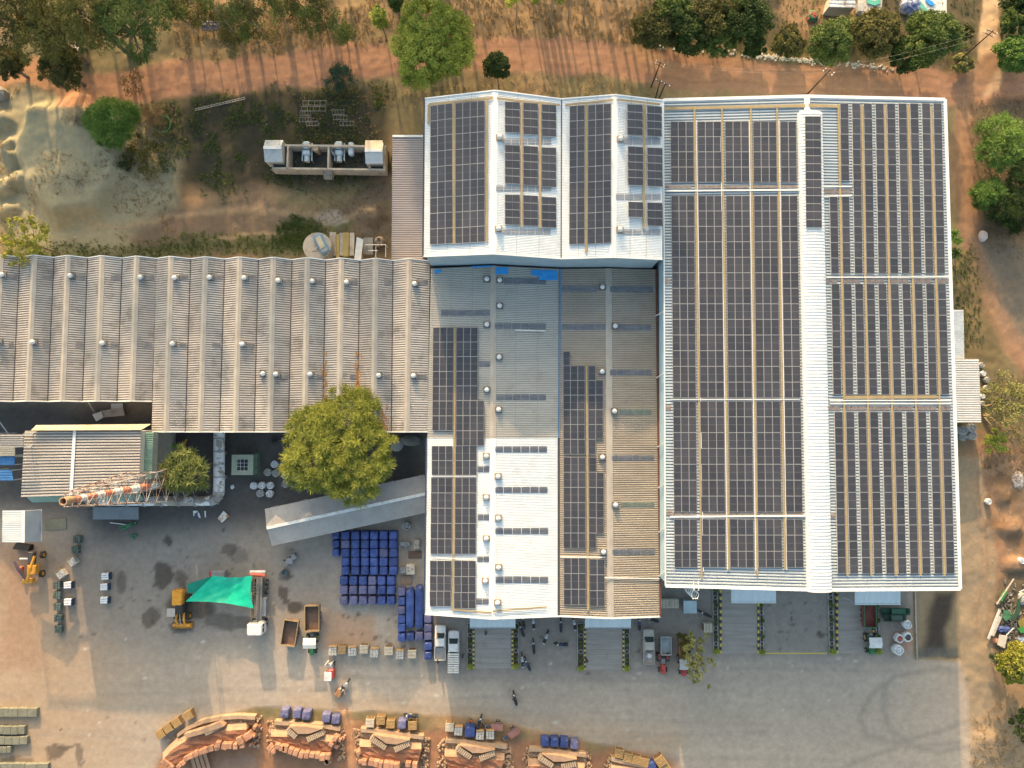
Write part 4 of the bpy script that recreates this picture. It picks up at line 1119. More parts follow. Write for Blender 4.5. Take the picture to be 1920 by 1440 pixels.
# north side
make_tree('roadside_tree', 'large bright lime-green tree reaching over the red road', 812, 82, 76, 4.5, 11.5, LM['bright'], seed=21, n=190, per=170, L=.42, Wd=.14, rc=.15, trunk=.3, nl=16, ell=1.08)
make_tree('roadside_tree', 'small round dark green tree standing alone on the road verge', 931, 124, 26, 2.2, 5.4, LM['dark'], seed=22, n=34, per=170, L=.28, Wd=.18, rc=.30, trunk=.10, base=(936, 178))
make_tree('roadside_bush', 'dark spiky bush on the south verge of the red road', 640, 145, 30, .4, 3.2, LM['blue'], seed=23, n=16, per=120, L=.7, Wd=.09, mode='frond', rc=.34, trunk=.08, cat='bush')
make_tree('roadside_tree', 'slim bright green columnar tree west of the large lime-green one', 712, 36, 16, 2.5, 9.5, LM['bright'], seed=24, n=26, per=130, L=.32, Wd=.14, rc=.42, trunk=.10)
make_tree('roadside_tree', 'young green tree cut by the photo edge just east of the slim columnar tree', 742, 6, 14, 4, 10.5, LM['mid'], seed=25, n=22, per=120, L=.32, Wd=.14, rc=.42, trunk=.10)
make_tree('thorn_tree', 'vivid green feathery thorn tree on the dumped sand', 210, 230, 49, 1.0, 6.0, LM['feather'], seed=31, n=90, per=190, L=.75, Wd=.07, mode='frond', rc=.24, trunk=.2)
make_tree('bare_bush', 'pale grey bare shrub west of the vivid thorn tree', 152, 228, 40, .3, 2.8, LM['greydry'], seed=32, n=26, per=70, L=.7, Wd=.035, mode='frond', rc=.28, trunk=.06, cat='bush', nl=16)
make_tree('bare_bush', 'pale grey leafless shrub on the sand south of the thorn tree', 155, 345, 38, .3, 2.4, LM['greydry'], seed=33, n=22, per=60, L=.7, Wd=.035, mode='frond', rc=.28, trunk=.06, cat='bush', nl=16)
make_tree('bare_bush', 'brown dry-leaved shrub at the edge of the red road north of the thorn tree', 248, 155, 26, .4, 3.4, LM['brown'], seed=34, n=18, per=40, L=.3, Wd=.14, rc=.3, trunk=.06, cat='bush', nl=14)
make_tree('bare_bush', 'low brown thorny shrub just east of the thorn tree', 285, 215, 26, .2, 2.4, LM['brown'], seed=35, n=20, per=50, L=.4, Wd=.05, rc=.3, trunk=.05, cat='bush', nl=14)
make_tree('scrub_bush', 'dull green low scrub in shade south-east of the thorn tree', 275, 290, 44, .1, 2.2, LM['olive'], seed=36, n=26, per=90, L=.45, Wd=.10, rc=.24, trunk=.05, cat='bush', nl=6)
make_tree('scrub_bush', 'dark scrub clump between thorn tree and sunny sand patch', 225, 310, 26, .1, 1.8, LM['dark'], seed=37, n=16, per=80, L=.4, Wd=.10, rc=.3, trunk=.05, cat='bush', nl=6)
make_tree('overhanging_tree', 'thin yellow-green tree overhanging the north-west corner of the ridged shed', 48, 452, 50, 5.5, 9.8, LM['yellow'], seed=38, n=52, per=48, L=.34, Wd=.2, rc=.16, trunk=.12, nl=26, shell=.3)
# tall dark trees, top left
for k, (x, y, r, z0, z1, m, lab, bs) in enumerate([
    (28, 30, 66, 5, 14, 'olive', 'tall olive tree in the north-west corner of the site', None),
    (95, 60, 68, 5, 13, 'yellowolive', 'broad olive tree shading the parked cart by the road', None),
    (118, 128, 40, 2.5, 8, 'olive', 'low dark tree spreading over the bend of the dirt road', None),
    (165, 28, 62, 7, 15, 'yellowolive', 'tall yellowish tree between the broad olive tree and the forked one', None),
    (250, 48, 66, 7, 15, 'mid', 'tall fine-leaved tree with a forked trunk north of the thorn tree', (243, 92)),
    (15, 118, 32, 2, 7, 'olive', 'small olive tree at the western edge above the dirt track', None)]):
    make_tree('tall_tree', lab, x, y, r, z0, z1, LM[m], seed=40 + k, n=95, per=110, L=.42, Wd=.12, rc=.2, trunk=.26, nl=26, base=bs, shell=.3)
# eucalyptus row north of the road: trunks leaning off the top of the view
def gum(label, bx, by, h, cr, z0, seed, mat='mid', lean=0, thin=.11, nk=2.6):
    b = P(bx, by, 0); gz = ground_z(b.x, b.y)
    t = thing('gum_tree', label, 'tree', (b.x, b.y, gz), 0, 'gum trees along the north side of the road')
    rs = random.Random(seed)
    top = Vector((lean + rs.uniform(-.5, .5), rs.uniform(-.3, .3), h))
    mb = MB(); m = top * .5 + Vector((rs.uniform(-.3, .3), rs.uniform(-.3, .3), 0))
    mb.tube([(0, 0, -.2), tuple(m), tuple(top * .96)], [thin * 1.3, thin, thin * .3], 7)
    cs, rd = [], []
    n = int((h - z0) * nk)
    for i in range(n):
        f = rs.random(); z = z0 + (h - z0) * f
        rr = cr * (1 - .55 * f) * math.sqrt(rs.random()) * .8; a = rs.uniform(0, 6.28)
        c = top * (z / h); cs.append((c.x + rr * math.cos(a), c.y + rr * math.sin(a), z)); rd.append(cr * rs.uniform(.28, .5))
        if i % 3 == 0: mb.tube([tuple(top * ((z - .6) / h)), cs[-1]], [thin * .35, .02], 4)
    mb.build('trunk', M_BARKP, t, world=False)
    V, tone = leaf_cloud(seed, cs, rd, 105, .42, .12, 'leaf', .6)
    cloud_object('crown', V, tone, LM[mat], t, (0, 0, 0))
    return t
gums = [(352, 45, 13, 'gum tree above the blue tank at the far west of the row'), (372, 68, 14, 'gum tree with its foot beside the white lattice crate'), (400, 62, 15, 'gum tree rising south of the blue tank'), (432, 60, 14, 'gum tree just east of the blue tank'),
        (462, 96, 15, 'gum tree nearest the road edge north of the mesh racks'), (486, 88, 14, 'gum tree second east of the blue tank by the road'), (512, 90, 16, 'gum tree standing over the widest trunk shadow on the road'), (545, 60, 13, 'gum tree with thin twin shadow, west of the clump above the spiky bush'),
        (578, 58, 14, 'gum tree in the clump north-west of the spiky bush'), (598, 62, 12, 'gum tree second in the clump north of the spiky bush'), (614, 60, 15, 'gum tree directly north of the spiky bush'),
        (652, 82, 9, 'thin gum sapling north-east of the spiky bush'), (968, 52, 12, 'gum tree in the clump north of the white hall, western one'), (1000, 40, 11, 'gum tree with bright leaves north of the white hall'),
        (1032, 46, 16, 'tall bare-stemmed gum tree north of the white hall valley'), (1066, 42, 17, 'pale-trunked gum tree, middle one of the bare-stemmed three'), (1094, 38, 17, 'pale-trunked gum tree, eastern one of the bare-stemmed three')]
for k, (x, y, h, lab) in enumerate(gums):
    br = x > 900
    if not br: h *= .8
    gum(lab, x, y, h, 1.5 if br else 2.7, h * (.5 if br else .28), 60 + k, 'bright' if br else ('mid' if k % 2 else 'olive'), thin=.12 if x > 1020 else .09)
# plantation beyond the top of the picture (it shades roofs and scrub)
rs_ = random.Random(5)
protoA = gum('tall gum tree standing beyond the northern edge of the photo', 600, -150, 24, 3.4, 9, 90, 'mid', nk=3.2, thin=.22)
protoA['group'] = 'plantation beyond the northern edge'
for k in range(26):
    x, y = rs_.choice([(rs_.uniform(-100, 700), rs_.uniform(-300, -90)), (rs_.uniform(150, 760), rs_.uniform(-260, -110)), (rs_.uniform(720, 880), rs_.uniform(-160, -60)), (rs_.uniform(950, 1180), rs_.uniform(-140, -60))])
    if 620 < x < 760 and k % 2: continue
    p = P(x, y, 0)
    dup(protoA, (p.x, p.y, 0), rs_.uniform(0, 6), None, None, rs_.uniform(.8, 1.12))
for x, y, s_ in [(775, -45, 1.15), (812, -80, 1.2), (1000, -50, 1.2), (1030, -85, 1.25), (1092, -45, 1.15), (1118, -75, 1.2), (120, -60, 1.2), (250, -70, 1.25), (330, -60, 1.2), (60, -90, 1.2), (430, -80, 1.25), (520, -60, 1.2), (600, -95, 1.25), (185, -110, 1.2)]:
    p = P(x, y, 0); dup(protoA, (p.x, p.y, 0), rs_.uniform(0, 6), None, None, s_)
# north-east thicket
TH = [(1225, 55, 42, .8, 5.5, 'olive', 'olive thicket tree at the west end of the north-east thicket'), (1262, 20, 40, 1, 6, 'mid', 'green thicket tree at the photo edge near the path'), (1290, 62, 40, .8, 5.5, 'dark', 'dark thicket tree behind the white gate panel'),
      (1338, 30, 44, 1, 6.5, 'olive', 'grey-olive thicket tree in the middle of the north-east thicket'), (1350, 72, 34, .5, 4.6, 'mid', 'bushy thicket tree close above the white rubble line'), (1398, 38, 46, 1, 7, 'dark', 'dark dense thicket tree at the east end of the thicket'), (1415, 85, 22, .3, 3.4, 'dark', 'small dark bush above the rubble line'),
      (1478, 80, 30, .3, 3.4, 'olive', 'dusty bush south of the torn red-green cloth'), (1555, 78, 44, .5, 5, 'mid', 'green bushy tree south of the white-roofed hut'), (1640, 62, 46, .6, 6, 'olive', 'light olive feathery tree south of the concrete court'), (1590, 50, 22, .3, 3.5, 'khaki', 'dry khaki bush between hut and bushy tree'),
      (1744, 72, 52, .8, 8.5, 'mid', 'largest dense round tree by the end of the side track'), (1700, 105, 34, .4, 5, 'dark', 'dark bush tucked under the largest round tree'), (1808, 60, 16, .3, 3.4, 'olive', 'thin bush west of the side track'), (1902, 42, 26, .5, 5.4, 'mid', 'green tree east of the side track near the pole top'),
      (1900, 100, 34, .4, 4.8, 'feather', 'feathery bush at the road fork'), (1910, 10, 30, .5, 5.2, 'dark', 'dark tree in the north-east corner'), (1805, 118, 20, .2, 2.4, 'khaki', 'low khaki scrub at the foot of the slanting pole')]
for k, (x, y, r, z0, z1, m, lab) in enumerate(TH):
    make_tree('thicket_tree', lab, x, y, r, z0, z1, LM[m], seed=110 + k, n=max(16, int(r * 1.3)), per=190, L=.36, Wd=.20, rc=.25, trunk=.14, nl=8, group='trees and bushes of the north-east thicket')
for k, (x, y, r, z0, z1, m, lab) in enumerate([(1878, 268, 52, .8, 6.5, 'feather', 'large feathery green tree east of the solar hall'), (1918, 330, 34, .6, 5, 'mid', 'dark green tree at the east photo edge below the feathery tree'), (1850, 365, 34, .4, 4.6, 'feather', 'feathery tree by the bend of the east track'), (1895, 395, 40, .5, 5, 'dark', 'dark feathery tree above the white sack')]):
    make_tree('east_tree', lab, x, y, r, z0, z1, LM[m], seed=140 + k, n=int(r * 1.0), per=170, L=.85, Wd=.08, mode='frond', rc=.26, trunk=.16, nl=10, droop=.15)
make_tree('banana_plant', 'small palm-like plant right beside the solar hall\'s east eave, northern one', 1788, 446, 13, 1.5, 3.2, LM['feather'], seed=150, n=4, per=40, L=1.3, Wd=.2, mode='frond', rc=.5, trunk=.08, cat='plant', nl=2)
make_tree('banana_plant', 'small palm-like plant right beside the solar hall\'s east eave, southern one', 1785, 478, 13, 1.2, 3.0, LM['mid'], seed=151, n=4, per=40, L=1.3, Wd=.2, mode='frond', rc=.5, trunk=.08, cat='plant', nl=2)
make_tree('dry_tree', 'half-bare yellow-green tree beside the white east annex', 1890, 752, 54, 2, 6.0, LM['khaki'], seed=152, n=60, per=46, L=.34, Wd=.16, rc=.2, trunk=.16, nl=34, shell=.2, bark=M_BARKP)
make_tree('scrub_bush', 'bright green bush south of the half-bare tree by the annex', 1866, 828, 24, .3, 2.4, LM['bright'], seed=153, n=14, per=90, L=.4, Wd=.14, rc=.32, trunk=.05, cat='bush')
make_tree('east_tree', 'round glossy yellow-green tree at the scrap heap', 1905, 1245, 38, 1.5, 6.4, LM['yellow'], seed=154, n=48, per=150, L=.34, Wd=.24, rc=.25, trunk=.16)
make_tree('scrub_bush', 'dark spiky plant between scrap heap and round glossy tree', 1868, 1234, 18, .2, 2.4, LM['blue'], seed=155, n=8, per=70, L=.8, Wd=.07, mode='frond', rc=.4, trunk=.05, cat='bush')
make_tree('east_tree', 'dark tree at the east photo edge in the south corner', 1930, 1360, 34, 1.5, 6.0, LM['dark'], seed=156, n=34, per=110, L=.36, Wd=.2, rc=.25, trunk=.14)
make_tree('east_tree', 'tall dark tree outside the photo east of the scrap heap', 2050, 1160, 60, 3, 13.0, LM['dark'], seed=157, n=44, per=110, L=.45, Wd=.3, rc=.25, trunk=.2)
make_tree('east_tree', 'tall dark tree outside the photo east of the dirt bank', 2040, 930, 60, 3, 12.0, LM['dark'], seed=158, n=44, per=110, L=.45, Wd=.3, rc=.25, trunk=.2)
make_tree('east_tree', 'tall dark tree outside the photo east of the turning place', 2010, 420, 60, 3, 12.0, LM['dark'], seed=159, n=44, per=110, L=.45, Wd=.3, rc=.25, trunk=.2)
# ground cover
def cover(name, label, masks_n, mat, seed, L=.35, Wd=.06, per=9):
    rs = np.random.RandomState(seed)
    V = []; T = []
    for mask, n in masks_n:
        w = (mask * (1 - FLAT)).ravel(); w = w / w.sum()
        i = rs.choice(len(w), n, p=w)
        x = XX.ravel()[i] + rs.uniform(-.2, .2, n); y = YY.ravel()[i] + rs.uniform(-.2, .2, n); z = ZZ.ravel()[i]
        cs = np.stack([x, y, z + .08], 1)
        v, t = leaf_cloud(seed, cs, np.full(n, .22) * (0.6 + rs.rand(n)), per, L, Wd, 'frond', -.5)
        V.append(v); T.append(t)
    o = cloud_object(name, np.vstack(V), np.concatenate(T), mat)
    o.location = (0, 0, 0)
    stuff(o, label, 'ground cover')
sel = lambda p, f=30: m_poly(p, f)
notroad = (1 - ROADM)
cover('weeds', 'low green weeds growing on the shaded scrub and verges',
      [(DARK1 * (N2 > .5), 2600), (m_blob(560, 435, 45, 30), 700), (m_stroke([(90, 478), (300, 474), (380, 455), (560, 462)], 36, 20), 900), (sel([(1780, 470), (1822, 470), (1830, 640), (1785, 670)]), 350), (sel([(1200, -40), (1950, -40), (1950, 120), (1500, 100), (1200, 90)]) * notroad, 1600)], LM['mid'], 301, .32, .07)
cover('dry_grass', 'dry straw-coloured grass over the northern ground',
      [(sel([(330, 20), (1200, -30), (1200, 90), (640, 95), (330, 120)]) * notroad * (N2 > .42), 3600), (sel([(-50, 100), (330, 170), (330, 480), (-50, 480)]) * (N1 > .5) * notroad, 1100), (sel([(560, 180), (1240, 130), (1240, 190), (700, 195), (735, 480), (600, 480)]) * notroad, 1300), (sel([(1820, 180), (1950, 180), (1950, 480), (1840, 480)]), 700), (sel([(1840, 700), (1950, 700), (1950, 900), (1840, 880)]), 700), (sel([(1820, 1340), (1960, 1300), (1960, 1460), (1820, 1460)]), 500)],
      leaf_mat('straw', (.22, .15, .07), (.42, .31, .16)), 302, .34, .05)
# ------------------------------------------------------------ smaller buildings
def simple_roof(name, label, cat, corners, mat, pitch=.3, amp=.05, wall=None, th=.06, post=True, rot=False, z0=0, group=None, inset=.2):
    """mono-pitch roof: corners (px,py,z) nw, ne, se, sw; ribs run west-east (rot: north-south)"""
    q = [P(*c) for c in corners]; c = sum(q, Vector()) / 4
    t = thing(name, label, cat, (c.x, c.y, ground_z(c.x, c.y)), 0, group)
    mb = MB()
    if rot: corr(mb, q[3], q[0], q[1], q[2], pitch, amp)
    else: corr(mb, q[0], q[1], q[2], q[3], pitch, amp)
    mb.slab(*[p - Vector((0, 0, .02)) for p in q], th=.05)
    mb.build('roof_sheet', [mat, grooved(mat)], t)
    g = [p.lerp(c, inset / max(.5, (p - c).length)) for p in q]
    if wall:
        for i in range(4):
            a, b = g[i], g[(i + 1) % 4]
            mb = MB(); wallpan(mb, [(a.x, a.y, z0), (b.x, b.y, z0), (b.x, b.y, b.z - .12), (a.x, a.y, a.z - .12)], .1); mb.build('wall', wall, t)
    elif post:
        for p in g:
            mb = MB(); mb.cyl((p.x, p.y, (p.z - .1 + z0) / 2), .07, p.z - .1 - z0, 6); mb.build('post', M_GALV, t)
    return t, q
def gable(name, label, cat, a, b, w0, w1, z, zr, mat, pitch=.3, amp=.04, cap=None, wall=None, posts=0, group=None):
    """gabled roof; ridge from pixel a to pixel b, half widths in pixels w0 (one side) and w1"""
    A, B = P(*a, zr), P(*b, zr)
    d = (B - A).normalized(); s = Vector((-d.y, d.x, 0))
    k = (P(a[0] + 1, a[1], z) - P(a[0], a[1], z)).length
    L = [A + s * w0 * k, B + s * w0 * k, A - s * w1 * k, B - s * w1 * k]
    for p in L: p.z = z
    c = (A + B) / 2
    t = thing(name, label, cat, (c.x, c.y, 0), 0, group)
    def sheet(p0, p1, q0, q1):
        mb = MB()
        n = max(1, int((p1 - p0).length / pitch)); vs_ = []
        for i in range(n):
            for f, h in ((0, 0), (.42, 0), (.5, amp), (.92, amp)):
                u = (i + f) / n
                x, y = p0.lerp(p1, u), q0.lerp(q1, u); vs_ += [(x.x, x.y, x.z + h), (y.x, y.y, y.z + h)]
        vs_ += [tuple(p1), tuple(q1)]
        mb.add(vs_, [(2 * i, 2 * i + 1, 2 * i + 3, 2 * i + 2) for i in range(len(vs_) // 2 - 1)])
        mb.build('roof_slope', mat, t)
    sheet(A, B, L[0], L[1]); sheet(A, B, L[2], L[3])
    mb = MB(); mb.beam(A + Vector((0, 0, amp + .02)), B + Vector((0, 0, amp + .02)), .45, .06); mb.build('ridge_cap', cap or M_WHITE2, t)
    for p, q in ((L[0], L[1]), (L[2], L[3])):
        for i in range(posts):
            x = p.lerp(q, (i + .15) / max(1, posts - .7)) ; x = x.lerp(c, .02)
            mb = MB(); mb.cyl((x.x, x.y, (z - .05) / 2), .08, z - .05, 6); mb.build('post', M_GALV, t)
    if wall:
        for (p, q) in ((L[0], L[1]), (L[2], L[3])):
            mb = MB(); p2 = p.lerp(c, .06); q2 = q.lerp(c, .06); wallpan(mb, [(p2.x, p2.y, 0), (q2.x, q2.y, 0), (q2.x, q2.y, z - .06), (p2.x, p2.y, z - .06)], .1); mb.build('wall', wall, t)
        for (p, q, r) in ((L[0], L[2], A), (L[1], L[3], B)):
            mb = MB(); p2, q2, r2 = p.lerp(c, .05), q.lerp(c, .05), r.lerp(c, .05); wallpan(mb, [(p2.x, p2.y, 0), (q2.x, q2.y, 0), (q2.x, q2.y, z - .1), (r2.x, r2.y, zr - .1), (p2.x, p2.y, z - .1)], .1); mb.build('wall', wall, t)
    return t
M_GREEN = M('faded_green_sheet', (.16, .27, .22), .6, c2=(.22, .33, .28), scale=.8, stretch=(.3, 1, 1))
M_GREENP = M('green_paint', (.03, .14, .06), .5, c2=(.05, .20, .09), scale=2)
M_LIME = M('lime_green_paint', (.16, .36, .03), .45)
M_CONC = M('concrete', (.30, .29, .26), .9, c2=(.40, .385, .35), scale=.8, dirt=(.20, .18, .16), dscale=.6, bump=.01)
M_CONCD = M('damp_concrete', (.20, .195, .18), .9, c2=(.29, .28, .26), scale=.7, bump=.01)
M_BLUES = M('blue_sheet', (.05, .18, .42), .5, c2=(.08, .24, .50), scale=1)
M_BEIGE = M('beige_sheet', (.50, .42, .30), .7, c2=(.58, .50, .38), scale=1)
M_CREAM = M('cream_sheet', (.42, .39, .27), .7, c2=(.50, .47, .35), scale=1, dirt=(.30, .20, .12), dscale=.8)
M_FURN = M('furnace_roof_sheet', (.36, .345, .32), .7, c2=(.46, .44, .41), stretch=(.3, 1.4, 1), scale=.5, dirt=(.34, .26, .19), dscale=.5, dlo=.58, dhi=.8)
M_BLACK = M('black_rubber', (.02, .02, .02), .8, c2=(.04, .04, .04), scale=5)
M_STEEL = M('dull_steel', (.22, .22, .23), .5, c2=(.32, .32, .33), scale=3)
M_GLASS = M('vehicle_glass', (.02, .03, .03), .12, spec=.8)
M_RED = M('red_paint', (.42, .05, .045), .4, c2=(.50, .07, .06), scale=3)
M_REDF = M('faded_red_paint', (.60, .13, .08), .6, c2=(.66, .20, .13), scale=2)
M_OR = M('machine_yellow_paint', (.62, .27, .02), .45, c2=(.70, .34, .04), scale=2, dirt=(.25, .13, .06), dscale=1.5)
M_BROWN = M('brown_rusty_steel', (.12, .075, .055), .8, c2=(.18, .12, .09), scale=1.5)
M_VWHITE = M('vehicle_white', (.62, .63, .62), .4, c2=(.72, .73, .72), scale=2, dirt=(.45, .40, .35), dscale=1.2)
M_VGREY = M('vehicle_grey', (.34, .32, .30), .5, c2=(.42, .40, .37), scale=2)
M_TARPB = M('royal_blue_tarp', (.028, .055, .20), .4, c2=(.07, .11, .31), scale=.9, rnd=.25, bump=.05, bscale=2.2)
M_TARPP = M('faded_lilac_tarp', (.085, .095, .20), .6, c2=(.15, .15, .26), scale=1, rnd=.15, bump=.05, bscale=2.2)
M_TARPG = M('emerald_tarp', (.0, .40, .25), .35, c2=(.02, .50, .33), scale=.8, bump=.04, bscale=1.2)
M_WOOD = M('pallet_wood', (.34, .22, .11), .85, c2=(.46, .32, .18), scale=2)
M_WOODL = M('grey_pallet_wood', (.42, .40, .36), .85, c2=(.54, .52, .47), scale=2)
M_BAG = M('white_woven_bag', (.60, .64, .68), .7, c2=(.74, .77, .79), scale=3, bump=.05, bscale=5)
M_BAGG = M('grey_woven_bag', (.34, .35, .34), .8, c2=(.50, .51, .50), scale=3, bump=.05, bscale=5)
M_MAT_DARK = M('dark_contents', (.04, .04, .045), .9, c2=(.10, .09, .09), scale=5)
M_MAT_RED = M('red_powder', (.30, .08, .05), .95, c2=(.38, .13, .09), scale=5)
M_BRICKG = M('grey_blocks', (.36, .36, .34), .9, c2=(.50, .50, .48), scale=3, rnd=.1)
M_BRICKD = M('dark_green_blocks', (.07, .10, .09), .8, c2=(.11, .14, .13), scale=3, rnd=.2)
M_BRICKO = M('fired_clay_blocks', (.33, .165, .10), .9, c2=(.47, .265, .175), scale=1.6, rnd=.14, bump=.03, bscale=7, dirt=(.30, .15, .09), dscale=1.5)
M_CLAY = M('red_clay', (.23, .10, .055), .95, c2=(.34, .165, .095), scale=.9, bump=.07, bscale=4)
M_RWALL = M('sandstone_wall', (.34, .24, .155), .9, c2=(.44, .32, .22), scale=1.2, bump=.03, bscale=5)
M_RUB = M('rubble', (.30, .20, .13), .95, c2=(.42, .30, .20), scale=3, rnd=.25)

# lean-to between scrub and tall hall
simple_roof('lean_to', 'long narrow lean-to with pinkish grey ribbed roof west of the tall white hall', 'lean-to', [(736, 255, 4.6), (793, 255, 5.6), (793, 489, 5.6), (734, 489, 4.6)], M_LEAN, .33, .06, wall=M_WALLC)
mb = MB(); a, b = P(736, 255, 4.75), P(793, 255, 5.75); mb.beam(a, b, .3, .06); tag(mb.build('flashing_strip', M_WHITE2), 'white flashing strip along the lean-to roof\'s north edge', 'flashing')
# east annexes
simple_roof('annex', 'narrow bluish zinc annex on the east wall of the largest hall', 'annex', [(1783, 581, 4.4), (1806.5, 581, 3.9), (1808, 675, 3.9), (1785, 675, 4.4)], M_GALV, .3, .05, wall=M_WALLC)
simple_roof('annex', 'wider white ribbed annex on the east wall of the largest hall', 'annex', [(1785, 673, 4.9), (1835, 673, 4.4), (1839.5, 792, 4.4), (1788, 792, 4.9)], M('annex_white', (.62, .62, .60), .6, c2=(.72, .72, .70), scale=.6), .33, .06, wall=M_WALLC)
# loading canopies over the ramps
for k, (x0, x1, y0, y1, lab) in enumerate([(881, 966.5, 1150, 1178, 'loading canopy over the westernmost concrete ramp'), (1097, 1183, 1150, 1178, 'loading canopy over the second ramp, under the tan roof end'), (1371, 1455, 1090, 1130, 'loading canopy over the third ramp, under the largest hall'), (1603, 1688.5, 1090, 1133, 'loading canopy over the easternmost ramp with red trailer')]):
    t, q = simple_roof('loading_canopy', lab, 'canopy', [(x0, y0, 4.6), (x1, y0, 4.6), (x1, y1, 4.2), (x0, y1, 4.2)], M('canopy_sheet', (.56, .63, .66), .5, c2=(.66, .72, .74), scale=.6, stretch=(1.5, .2, 1)), .35 if k < 2 else .9, .035, rot=True, group='loading canopies along the south front')
    mb = MB(); mb.beam(q[3], q[2], .12, .2); mb.build('edge_trim', M_STEEL if k < 2 else M_WHITE2, t)
# furnace building
FZ = 10.2
t, q = simple_roof('furnace_house', 'furnace house with wide ribbed roof crossed by a white strip, behind the striped chimney', 'building', [(47, 807, FZ), (265, 807, FZ + .3), (261, 925, FZ + .3), (40, 932, FZ)], M_FURN, .42, .09, wall=M_WALLC)
mb = MB(); mb.beam(P(140, 807, FZ + .3), P(133, 928, FZ + .3), .42, .05); mb.build('ridge_cap', M_WHITE2, t)
mb = MB(); nw, ne, se, sw = P(68, 797, FZ + .1), P(284, 795, FZ + .1), P(265, 806, FZ + .65), P(58, 807, FZ + .65); corr(mb, sw, nw, ne, se, .3, .05); mb.build('yellowed_lean_roof', M_CREAM, t)
mb = MB(); nw, ne, se, sw = P(267.5, 810, FZ - 1), P(288, 810, FZ - 1), P(284, 898, FZ - 1), P(264, 898, FZ - 1); corr(mb, nw, ne, se, sw, .3, .05); mb.build('green_roof_sheet', M_GREEN, t)
mb = MB(); nw, ne, se, sw = P(288.3, 810, FZ - 1.1), P(297, 810, FZ - 2), P(294, 893, FZ - 2), P(284.5, 898, FZ - 1.1); corr(mb, nw, ne, se, sw, .3, .05); mb.build('green_roof_sheet', M('brownish_green_sheet', (.17, .18, .15), .7, c2=(.22, .23, .2)), t)
mb = MB(); mb.slab(P(50, 932, 7), P(262, 926, 7), P(270, 938, 6.4), P(60, 942, 6.4), .08); mb.build('green_roof_sheet', M_GREEN, t)
simple_roof('side_roof', 'high ribbed roof at the west photo edge next to the furnace house', 'roof', [(-92, 814, 12.4), (45, 814, 12.4), (44, 838, 12.2), (-92, 838, 12.2)], M_FURN, .3, .06)
simple_roof('side_roof', 'small beige roof at the west photo edge above the blue ones', 'roof', [(-30, 838, 5.6), (28, 838, 5.6), (28, 855, 5.4), (-30, 855, 5.4)], M_BEIGE, .3, .04)
simple_roof('side_roof', 'upper of the two small blue roofs at the west photo edge', 'roof', [(-30, 856, 5.0), (28, 856, 5.0), (27, 872, 4.8), (-30, 872, 4.8)], M_BLUES, .4, .02)
simple_roof('side_roof', 'lower of the two small blue roofs at the west photo edge', 'roof', [(-30, 882, 4.8), (22, 881, 4.8), (25, 901, 4.6), (-30, 901, 4.6)], M_BLUES, .4, .02)
# grey-white sided shed at the left
t = gable('store_shed', 'pale zinc gabled store with dark blue-grey east slope, beside the yellow excavator', 'shed', (44.5, 957), (44, 1017), 28, 46, 5.2, 5.9, M_GALV, .3, .04)
mb = MB(); mb.slab(P(45.5, 958, 5.99), P(77, 956, 5.33), P(76, 1016, 5.33), P(45, 1016, 5.99), .02)
mb.build('east_slope', M('slate_blue_sheet', (.12, .16, .20), .6, c2=(.16, .20, .24)), t)
# stone-blue slab, debris south of the duct
def plate(name, label, cat, pts, z, mat, th=.06, group=None):
    q = [P(x, y, z) for x, y in pts]
    mb = MB(); n = len(q)
    mb.add(q + [p - Vector((0, 0, th)) for p in q], [tuple(range(n)), tuple(reversed(range(n, 2 * n)))] + [(i, i + n, (i + 1) % n + n, (i + 1) % n) for i in range(n)])
    return tag(mb.build(name, mat), label, cat, group)
plate('low_roof', 'flat slate-blue roof slab south of the white-wrapped duct', 'roof', [(174, 951), (259.5, 951), (259.5, 974), (174, 974)], 2.4, M('slate_sheet', (.17, .20, .23), .6, c2=(.21, .24, .27)), .12)
mb = MB()
for x, y in ((178, 955), (255, 955), (178, 970), (255, 970)): p = P(x, y, 0); mb.cyl((p.x, p.y, 1.12), .07, 2.25, 6)
tag(mb.build('support_posts', M_STEEL), 'four thin posts holding the flat slate-blue roof slab', 'posts')
plate('concrete_pad', 'greenish concrete pad beside the slate-blue shed slope', 'pad', [(84, 975), (124, 972), (124, 992), (84, 994)], .12, M('mossy_concrete', (.17, .17, .13), .9, c2=(.24, .24, .18)), .1)
# wind-blown sheets in the courtyard north of the furnace house
plate('scrap_sheet', 'crumpled white zinc sheet leaning in the dark court under the ridged shed', 'sheet', [(173, 777), (190, 771), (194, 783), (180, 790)], 1.2, M_GALV)
plate('scrap_sheet', 'long brown-stained white sheet next to the crumpled one in the dark court', 'sheet', [(189, 770), (231, 764), (234, 779), (192, 783)], .9, M('stained_sheet', (.34, .33, .32), .7, c2=(.46, .46, .46), dirt=(.2, .13, .1), dscale=.8))
plate('scrap_sheet', 'small grey sheet at the shed\'s foot above the stained one', 'sheet', [(208, 757), (230, 756), (230, 768), (208, 768)], .5, M_GALV)
mb = MB(); mb.beam(P(165, 753, 4.2), P(178, 775, .3), .12, .12); tag(mb.build('pole', M_GALV), 'leaning white pole in the dark court', 'pole')
mb = MB(); mb.beam(P(-5, 785, 3), P(17, 815, 1), .12, .12); tag(mb.build('pole', M_GALV), 'leaning thin pole by the low ribbed roof at the west edge', 'pole')
plate('scrap_sheet', 'torn black and white printed sheet on the yard south of the duct', 'sheet', [(362, 958), (372, 957), (376, 971), (363, 972)], .1, M('printed_sheet', (.06, .08, .12), .6, c2=(.75, .75, .75), scale=.9, lo=.48, hi=.52))
plate('scrap_sheet', 'narrow white strip beside the torn printed sheet', 'sheet', [(383, 958), (386, 958), (386, 970), (384, 970)], .1, M_WHITE2)
